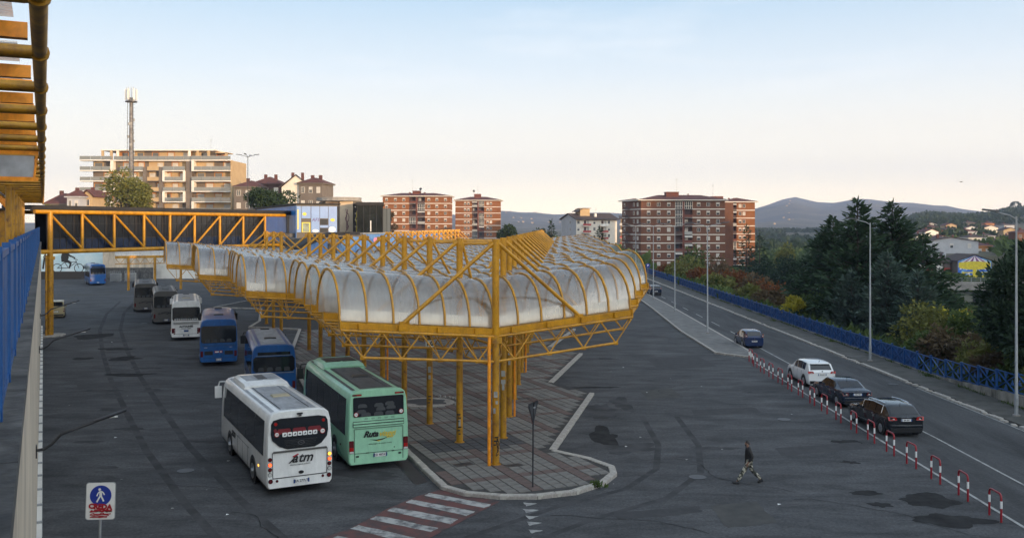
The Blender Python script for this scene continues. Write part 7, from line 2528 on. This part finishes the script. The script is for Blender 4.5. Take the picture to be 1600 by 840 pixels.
# umbrella pine and town trees on the left
t = broad('umbrella_pine', 'flat-topped dark umbrella pine in front of the gabled house', Vector(((424 - 800) * 205 / F, 205, 8)), 11.2, 6.2, 'pine', 5200, 41, .62, .45, 16, flat=.5)
t = broad('tree', 'round olive-green tree around the foot of the telecom mast', Vector(((196 - 800) * 185 / F, 185, 8)), 14.0, 6.4, 'leaf_olive', 5600, 42, .62, .22, 18, flat=.95)
broad('tree', 'small green tree at the far left edge behind the canopy roof', Vector(((74 - 800) * 170 / F, 170, 8)), 7.0, 1.6, 'leaf_olive', 1400, 43, .42, .3, 7)
broad('tree', 'thin brownish tree in front of the left brick block', Vector(((609 - 800) * 300 / F, 300, 2)), 14.4, 2.6, 'leaf_brown', 1500, 44, .62, .3, 9)
broad('tree', 'round dark green tree at the foot of the narrower brick block', Vector(((791 - 800) * 300 / F, 300, 2)), 9.6, 4.6, 'pine', 2200, 45, .75, .2, 10)
broad('hedge', 'low dark rounded hedge mass left of the cream block', Vector(((854 - 800) * 262 / F, 262, 2)), 7.6, 4.2, 'cypress', 2600, 46, .62, .04, 12, cat='hedge', flat=.75)
# scrub, shrubs and young trees behind the blue fence
GS = 'autumn shrubs behind the blue fence'
kinds = [('leaf_green', 'green'), ('leaf_olive', 'olive'), ('leaf_rust', 'rust-coloured'), ('leaf_brown', 'brown'), ('leaf_olive', 'yellowish olive'), ('leaf_green', 'dull green')]
broad('shrub', 'bright yellow-green bush leaning over the blue fence', Vector((30.9, 101.5, -1.2)), 4.4, 1.7, 'leaf_yellow', 2300, 50, .34, .05, 9, cat='bush', group=GS)
sh = [
    (1040, 415, 190, 4, 'leaf_rust', 'rust-coloured shrub at the far end of the blue fence'), (1062, 408, 180, 4.5, 'leaf_olive', 'tall olive tree just right of the middle island lamp'),
    (1082, 392, 205, 6, 'leaf_green', 'dark green tree in front of the balcony column of the big brick block'), (1098, 424, 165, 3.6, 'leaf_rust', 'orange-brown bush behind the nearest island lamp'),
    (1120, 402, 200, 5.5, 'leaf_brown', 'brown bare tree below the right windows of the big brick block'), (1118, 433, 150, 3.4, 'leaf_olive', 'olive bush just right of the nearest island lamp'),
    (1145, 420, 165, 4.2, 'leaf_rust', 'reddish bush in the middle of the scrub'), (1172, 428, 150, 4.2, 'leaf_brown', 'brown thicket between the island lamp and the firs'),
    (1195, 438, 140, 3.6, 'leaf_rust', 'rusty low bush in front of the viaduct edge'), (1160, 456, 128, 2.8, 'leaf_olive', 'yellowish olive bush close to the fence left of the bright yellow bush'),
    (1208, 402, 190, 6.5, 'cypress', 'large dark evergreen mass left of the cedar group'), (1240, 392, 180, 6.5, 'cypress', 'dark evergreen mass touching the cedar group'),
    (1212, 455, 120, 2.6, 'leaf_brown', 'brown bush just left of the bright yellow bush'), (1268, 466, 102, 3.4, 'leaf_green', 'dull green undergrowth right of the bright yellow bush'),
    (1226, 378, 240, 4, 'leaf_olive', 'tall yellowing tree peeking left of the cedar group'), (1078, 440, 150, 2.8, 'leaf_green', 'low green bush hanging over the far fence'),
    (1455, 470, 78, 3.0, 'leaf_olive', 'olive bush right of the conifer group'), (1490, 452, 84, 3.0, 'leaf_yellow', 'yellow-leaved young tree below the viaduct'),
    (1512, 478, 74, 2.6, 'leaf_green', 'green bush left of the right-edge pine'), (1478, 500, 68, 2.6, 'leaf_brown', 'brown bush behind the nearer fence panels'),
    (1525, 520, 62, 2.2, 'leaf_olive', 'olive bush under the right-edge pine'), (1440, 520, 70, 2.2, 'leaf_green', 'low green bush behind the fence below the cypresses'),
    (1560, 535, 58, 2.0, 'leaf_green', 'dark green bush below the right-edge pine trunk'), (1532, 470, 90, 3.0, 'leaf_rust', 'rust-red bush left of the right-edge pine crown'),
    (1500, 545, 61, 1.7, 'leaf_brown', 'small brown bush just behind the fence right of the cypresses'), (1592, 560, 54, 1.5, 'leaf_olive', 'small olive bush at the right edge behind the fence')]
for i, (px_, py_, d_, r_, cm, lab) in enumerate(sh):
    x = (px_ - 800) / F * d_
    x = max(x, 30.4 + r_ * .75)
    top = H - (py_ - YH) * d_ / F
    zb = ground_z(x, d_) + .1
    h_ = max(top - zb, 2.0)
    broad('shrub' if h_ < 7.5 else 'tree', lab, Vector((x, d_, zb)), h_, r_, cm, int(1500 + 260 * r_), 60 + i, .26 + d_ * .0020, .10, 9 + int(r_), cat='bush' if h_ < 7.5 else 'tree', group=GS, flat=1.0)
# ground cover in the valley and the grass on the pavement edge
rnd = random.Random(90)
mb = MB()
for i in range(9000):
    y = 36 + 200 * rnd.random() ** 1.5
    x = 30.2 + rnd.random() ** 1.3 * (4 + y * .32)
    z = ground_z(x, y)
    s_ = rnd.uniform(.35, .8) * (1 + y * .006)
    for q in range(3):
        card(mb, (x + rnd.uniform(-.4, .4), y + rnd.uniform(-.4, .4), z - .05), (rnd.uniform(-.8, .8), rnd.uniform(-.8, .8), .9), s_ * 1.5, s_ * .7, rnd)
tag(mb.build('undergrowth', M['leaf_green']), 'tangled green and brown undergrowth on the slope behind the blue fence', 'undergrowth', kind='stuff')
mb = MB()
for i in range(2600):
    y = 36 + 120 * rnd.random() ** 1.4
    x = 28.95 - abs(rnd.gauss(0, .12))
    if noise.noise(Vector((y * .35, 3, 0))) < -.05:
        continue
    card(mb, (x, y, .10), (rnd.uniform(-.6, .3), rnd.uniform(-.6, .6), .7), rnd.uniform(.10, .30), .05, rnd)
for (x0, y0) in ((3.4, 37.2), (28.6, 83), (28.5, 101), (28.7, 64)):
    for i in range(90):
        card(mb, (x0 + rnd.gauss(0, .12), y0 + rnd.gauss(0, .15), .05), (rnd.uniform(-.7, .7), rnd.uniform(-.7, .7), .8), rnd.uniform(.1, .32), .08, rnd)
tag(mb.build('weeds', M['leaf_green']), 'weeds growing along the foot of the blue fence and in the kerb joints', 'weeds', kind='stuff')
# wood on the nearer hill: thousands of small crowns
mb = MB()
for i in range(5200):
    y = rnd.uniform(560, 1560)
    pxv = rnd.uniform(1180, 1700)
    x = (pxv - 800) / F * y
    if pxv < 1400 and rnd.random() < .3:
        continue
    if noise.noise(Vector((x * .012, y * .006, 5))) < -.12 and y < 1450:
        continue
    z = ground_z(x, y)
    s_ = rnd.uniform(2.2, 5.0)
    for q in range(10):
        d = rdir(rnd)
        d.z = abs(d.z) * .9
        card(mb, (x + d.x * s_ * .6, y + d.y * s_ * .6, z + s_ * .25 + d.z * s_ * .75), d + rdir(rnd) * .5, s_ * .9, s_ * .8, rnd)
tag(mb.build('hill_wood', M['pine']), 'dark green wood covering the nearer hill on the right', 'wood', kind='stuff')
mb = MB()
for i in range(3200):
    y = rnd.uniform(240, 560)
    pxv = rnd.uniform(700, 1640)
    if pxv < 880 and y < 420:
        continue
    x = (pxv - 800) / F * y
    if 25 < x < 95 and 300 < y < 420:
        continue
    if 1400 < pxv < 1560 and 270 < y < 420:
        continue
    z = ground_z(x, y)
    s_ = rnd.uniform(1.6, 3.6)
    for q in range(9):
        d = rdir(rnd)
        d.z = abs(d.z) * .9
        card(mb, (x + d.x * s_ * .6, y + d.y * s_ * .6, z + s_ * .25 + d.z * s_ * .75), d + rdir(rnd) * .5, s_ * .8, s_ * .65, rnd)
tag(mb.build('valley_wood', M['leaf_green']), 'mixed low wood filling the valley beyond the fence', 'wood', kind='stuff')

# ------------------------------------------------------------------ viaduct and the town on the right
t = thing('viaduct', 'low grey concrete road viaduct half hidden by trees on the right', 'bridge', (50, 205, 0), R(-3))
mb = MB(); mb.b2(0, 62, 0, 9, -3.6, -2.5); mb.build('deck', M['concrete'], t)
mb = MB(); mb.b2(0, 62, -.15, .15, -2.498, -1.75); mb.build('parapet', M['concrete'], t)
for k in range(4):
    mb = MB(); mb.b2(6 + k * 16, 8 + k * 16, 1, 8, -9, -3.61); mb.build('pier', M['concrete_dark'], t)
mb = MB()
for k in range(31):
    mb.b2(k * 2 + .2, k * 2 + .28, -.08, .08, -1.748, -1.0)
mb.b2(0, 62, -.05, .05, -1.0, -.92); mb.b2(0, 62, -.05, .05, -1.4, -1.33)
mb.build('guard_rail', M['galv'], t)
# house with the carousel mural
D_ = 300
kx = D_ / F
x0 = (1496 - 800) * kx
t = thing('mural_house', 'house whose gable wall carries a yellow and blue merry-go-round mural', 'house', (x0, D_, 0))
wg = 11.1
zb, zt, rg = -8, -1.0, 1.9
mb = MB(); mb.b2(0, wg, 0, 12, zb, zt); mb.build('wall', M['stucco_taupe'], t)
mb = MB(); mb.slab([(0, 0, zt), (wg, 0, zt), (wg / 2, 0, zt + rg)], (0, 12, 0)); mb.build('gable', M['stucco_taupe'], t)
mb = MB()
mb.slab([(-.5, -.4, zt - .1), (wg / 2, -.4, zt + rg + .1), (wg / 2, 12.4, zt + rg + .1), (-.5, 12.4, zt - .1)], (0, 0, .2))
mb.slab([(wg + .5, -.4, zt - .1), (wg / 2 + .01, -.4, zt + rg + .1), (wg / 2 + .01, 12.4, zt + rg + .1), (wg + .5, 12.4, zt - .1)], (0, 0, .2))
mb.build('roof', M['tile_brown'], t)
mat('mural_sky', (.02, .13, .55), .6, col2=(.25, .50, .75), vscale=.6, lo=.45, hi=.6); mat('mural_yellow', (.75, .62, .03), .6, col2=(.55, .42, .03), vscale=1.4); mat('mural_white', (.75, .70, .72), .6); mat('mural_violet', (.20, .06, .22), .6)
mb = MB(); mb.slab([(.15, -.02, zb), (wg - .15, -.02, zb), (wg - .15, -.02, zt), (wg / 2, -.02, zt + rg - .1), (.15, -.02, zt)], (0, -.02, 0)); mb.build('painted_sky', M['mural_sky'], t)
cx_ = wg / 2
mb = MB(); mb.slab([(.4, -.045, -2.3)] + [(cx_ + math.cos(R(a)) * 5.2, -.045, -2.9 + math.sin(R(a)) * .9) for a in range(180, 361, 15)] + [(wg - .4, -.045, -2.0)] + [(cx_ + math.cos(R(a)) * 5.2, -.045, -1.7 + math.sin(R(a)) * .75) for a in range(0, 181, 15)], (0, -.01, 0)); mb.build('painted_canopy', M['mural_yellow'], t)
for k in range(9):
    a, b = -4.6 + k * 9.2 / 9, -4.6 + (k + 1) * 9.2 / 9
    mb = MB(); mb.slab([(cx_ + a, -.06, -1.55 + .45 * math.cos(a / 4.6 * 1.4)), (cx_ + b, -.06, -1.55 + .45 * math.cos(b / 4.6 * 1.4)), (cx_, -.06, .75)], (0, -.006, 0)); mb.build('painted_stripe', M['mural_white' if k % 2 == 0 else 'mural_violet'], t)
mb = MB(); mb.b2(cx_ - .6, cx_ + .6, -.062, -.046, -7.2, -2.6); mb.build('painted_column', M['mural_yellow'], t)
mb = MB(); mb.b2(.6, wg - .6, -.058, -.046, -6.5, -5.6); mb.b2(1.4, wg - 1.4, -.058, -.046, -4.9, -4.5); mb.build('painted_platform', M['mural_yellow'], t)
for k in range(10):
    mb = MB(); mb.disc((1.0 + k * 1.0, -.048, -3.55 + .15 * math.sin(k * 2)), (0, -1, 0), .26, .004, 10, 1.3); mb.build('painted_dot', M['mural_white'], t)
for k in range(6):
    mb = MB(); x = 1.3 + k * 1.7
    mb.slab([(x, -.066, -5.5), (x + .35, -.066, -4.9), (x + .9, -.066, -4.7), (x + 1.0, -.066, -5.1), (x + .7, -.066, -5.6)], (0, -.004, 0)); mb.build('painted_figure', M['mural_white' if k % 2 else 'mural_yellow'], t)
hs = thing('row_house', 'long dark-roofed terrace with white stair fronts left of the merry-go-round mural', 'house', ((1440 - 800) * kx, D_ + 4, 0))
wr = x0 - (1440 - 800) * kx - .4
mb = MB(); mb.b2(0, wr, 0, 10, -8, -1.6); mb.build('wall', M['stucco_taupe'], hs)
mb = MB(); mb.slab([(-.6, -.8, -1.75), (wr, -.8, -1.75), (wr, 5, 1.4), (-.6, 5, 1.4)], (0, 0, .25)); mb.slab([(-.6, 10.8, -1.75), (wr, 10.8, -1.75), (wr, 5.01, 1.4), (-.6, 5.01, 1.4)], (0, 0, .25)); mb.build('roof', M['tile_brown'], hs)
for a, b in ((.2, 2.6), (5.6, 8.4)):
    mb = MB(); mb.b2(a, b, -.5, -.003, -8, -1.9); f_ = mb.build('white_front', M['render_white'], hs)
    for f in range(3):
        for k in range(2):
            win(hs, 'open', a + .6 + k * 1.2, -.51, -4.0 - f * 1.9, .5, .9)
for a, b in ((3, 5.4), (8.8, 11)):
    for f in range(3):
        mb = MB(); mb.b2(a, b, -.6, -.003, -4.2 - f * 1.9, -3.4 - f * 1.9); mb.build('balcony_front', M['awning_red'], hs)
for k in range(5):
    mb = MB(); mb.b2(1 + k * 2.2, 1.8 + k * 2.2, 1.8, 2.5, -1, 1.3); mb.build('dormer', M['stucco_grey'], hs)
hh = [
    ('grey house row with brown roof rising behind the dark-roofed terrace', 1445, 398, 372, 345, 20, 'stucco_grey', 'tile_brown', 3),
    ('orange-fronted house with flat roof above the merry-go-round mural', 1514, 396, 380, 372, 9, 'stucco_orange', 'tile_red', 2),
    ('white house with stepped roof on the hillside above the orange house', 1513, 380, 368, 430, 9.5, 'render_white', 'tile_brown', 2),
    ('white low villa at the left of the hillside town, beside the cedar tops', 1432, 378, 366, 440, 5, 'render_white', 'tile_brown', 2),
    ('long white and grey building right of the merry-go-round mural', 1552, 410, 398, 330, 12, 'render_white', 'tile_brown', 2),
    ('dark narrow house with white end right of the orange house', 1545, 398, 384, 385, 5, 'stucco_taupe', 'tile_brown', 3),
    ('small pale house high in the town left of the street lamp', 1560, 384, 374, 480, 7, 'stucco_pale', 'tile_red', 2),
    ('small white cube house just left of the street lamp head', 1572, 378, 368, 520, 6, 'render_white', 'tile_brown', 2),
    ('brown brick block at the right edge of the hillside town', 1589, 385, 360, 420, 9, 'brick', 'tile_red', 4),
    ('pale house with red roof just right of the cedars', 1462, 376, 369, 470, 8, 'stucco_pale', 'tile_red', 2),
    ('sand-coloured house in the middle row of the hillside town', 1486, 379, 371, 455, 8, 'stucco_sand', 'tile_red', 2),
    ('grey house at the foot of the wooded hill, centre of the town', 1535, 373, 366, 560, 8, 'stucco_grey', 'tile_brown', 2),
    ('tiny white farmhouse on the wooded hillside', 1503, 346, 343, 1150, 12, 'render_white', 'tile_red', 1)]
for i, (lab, px_, pyb, pyt, d_, w_, wm, rm, fl) in enumerate(hh):
    x = (px_ - 800) / F * d_
    zb = H - (pyb - YH) * d_ / F
    zt = H - (pyt - YH) * d_ / F
    house(lab, x, d_, w_, 8, min(zb - 6, ground_z(x, d_) - 1), zt - 1.2, 1.4 if d_ < 900 else 3, wm, rm, R(random.uniform(-8, 8)), fl, gable=(i % 3 == 0), chim=1, nw=3)
hr = random.Random(61)
for i, (wm, rm, lab) in enumerate((('render_white', 'tile_red', 'white'), ('stucco_grey', 'tile_red', 'grey'), ('stucco_sand', 'tile_brown', 'sand'), ('stucco_orange', 'tile_brown', 'orange'), ('stucco_pale', 'tile_brown', 'cream'), ('stucco_taupe', 'tile_red', 'taupe'), ('render_white', 'tile_brown', 'white'), ('stucco_grey', 'tile_brown', 'grey'), ('stucco_sand', 'tile_red', 'sand'), ('stucco_orange', 'tile_red', 'orange'), ('stucco_pale', 'tile_red', 'cream'), ('stucco_taupe', 'tile_brown', 'taupe'))):
    d_ = 560 + 28 * i
    px_ = 1446 + (i * 61) % 152
    x = (px_ - 800) / F * d_
    zb = max(ground_z(x + k_ * 5, d_ + 4) for k_ in (0, 1, 2)) + 3.0
    house('small ' + lab + ' house with ' + ('red' if rm == 'tile_red' else 'brown') + ' roof on the upper rows of the hillside town', x, d_, hr.uniform(7, 11), 9, zb - 12, zb + hr.uniform(2.0, 4.5), 1.6, wm, rm, R(hr.uniform(-20, 20)), 2, gable=i % 2 == 0, nw=3)
far = random.Random(77)
mb = MB()
for i in range(34):
    y = far.uniform(2600, 5200)
    pxv = far.choice([far.gauss(1232, 12), far.uniform(1185, 1420), far.gauss(825, 20), far.uniform(783, 880)])
    x = (pxv - 800) / F * y
    z = ground_z(x, y)
    s_ = far.uniform(4, 7)
    mb.box((x, y, z + 1.5), (s_, s_, 5), far.uniform(0, 3))
tag(mb.build('far_village_houses', M['stucco_sand']), 'scattered pale village houses on the far blue mountains', 'village', kind='stuff')
t = thing('hilltop_tree', 'single round tree standing on the skyline of the nearer hill at far right', 'tree', ((1587 - 800) / F * 1480, 1480, ground_z((1587 - 800) / F * 1480, 1480)))
rnd = random.Random(5)
cr, tr = MB(), MB()
tr.tube([(0, 0, -1), (0, 0, 7)], .6, 6)
for i in range(300):
    d = rdir(rnd)
    card(cr, (d.x * 6, d.y * 6, 9 + d.z * 4.5), d + rdir(rnd) * .5, 3, 2, rnd)
tree_parts(t, cr, tr, 'pine')
# a bird over the hills
b_ = MB()
c = P(1502, 284, 120)
b_.quad((-.5, 0, .1), (0, -.1, 0), (0, .12, 0)); b_.quad((.5, 0, .12), (0, .12, 0), (0, -.1, 0)); b_.tube([(0, -.25, 0), (0, .25, 0)], .05, 6)
o = b_.build('bird', M['ink']); o.location = c
tag(o, 'tiny dark bird flying above the hills at upper right', 'bird')

# ------------------------------------------------------------------ haze
mb = MB(); mb.b2(-4800, 4800, -450, 6500, -13, 430)
hz = mb.mesh('haze', [])
hm = bpy.data.materials.new('haze')
hm.use_nodes = True
t_ = hm.node_tree
t_.nodes.clear()
ho = N(t_, 'ShaderNodeOutputMaterial')
pv = N(t_, 'ShaderNodeVolumePrincipled')
pv.inputs['Color'].default_value = (.50, .62, .95, 1)
pv.inputs['Density'].default_value = .00014
pv.inputs['Anisotropy'].default_value = .0
t_.links.new(pv.outputs[0], ho.inputs['Volume'])
hz.materials.clear()
hz.materials.append(hm)
ob = link('haze', hz)
tag(ob, kind='stuff')
S.cycles.volume_bounces = 0
S.cycles.transparent_max_bounces = 24
S.cycles.max_bounces = 8
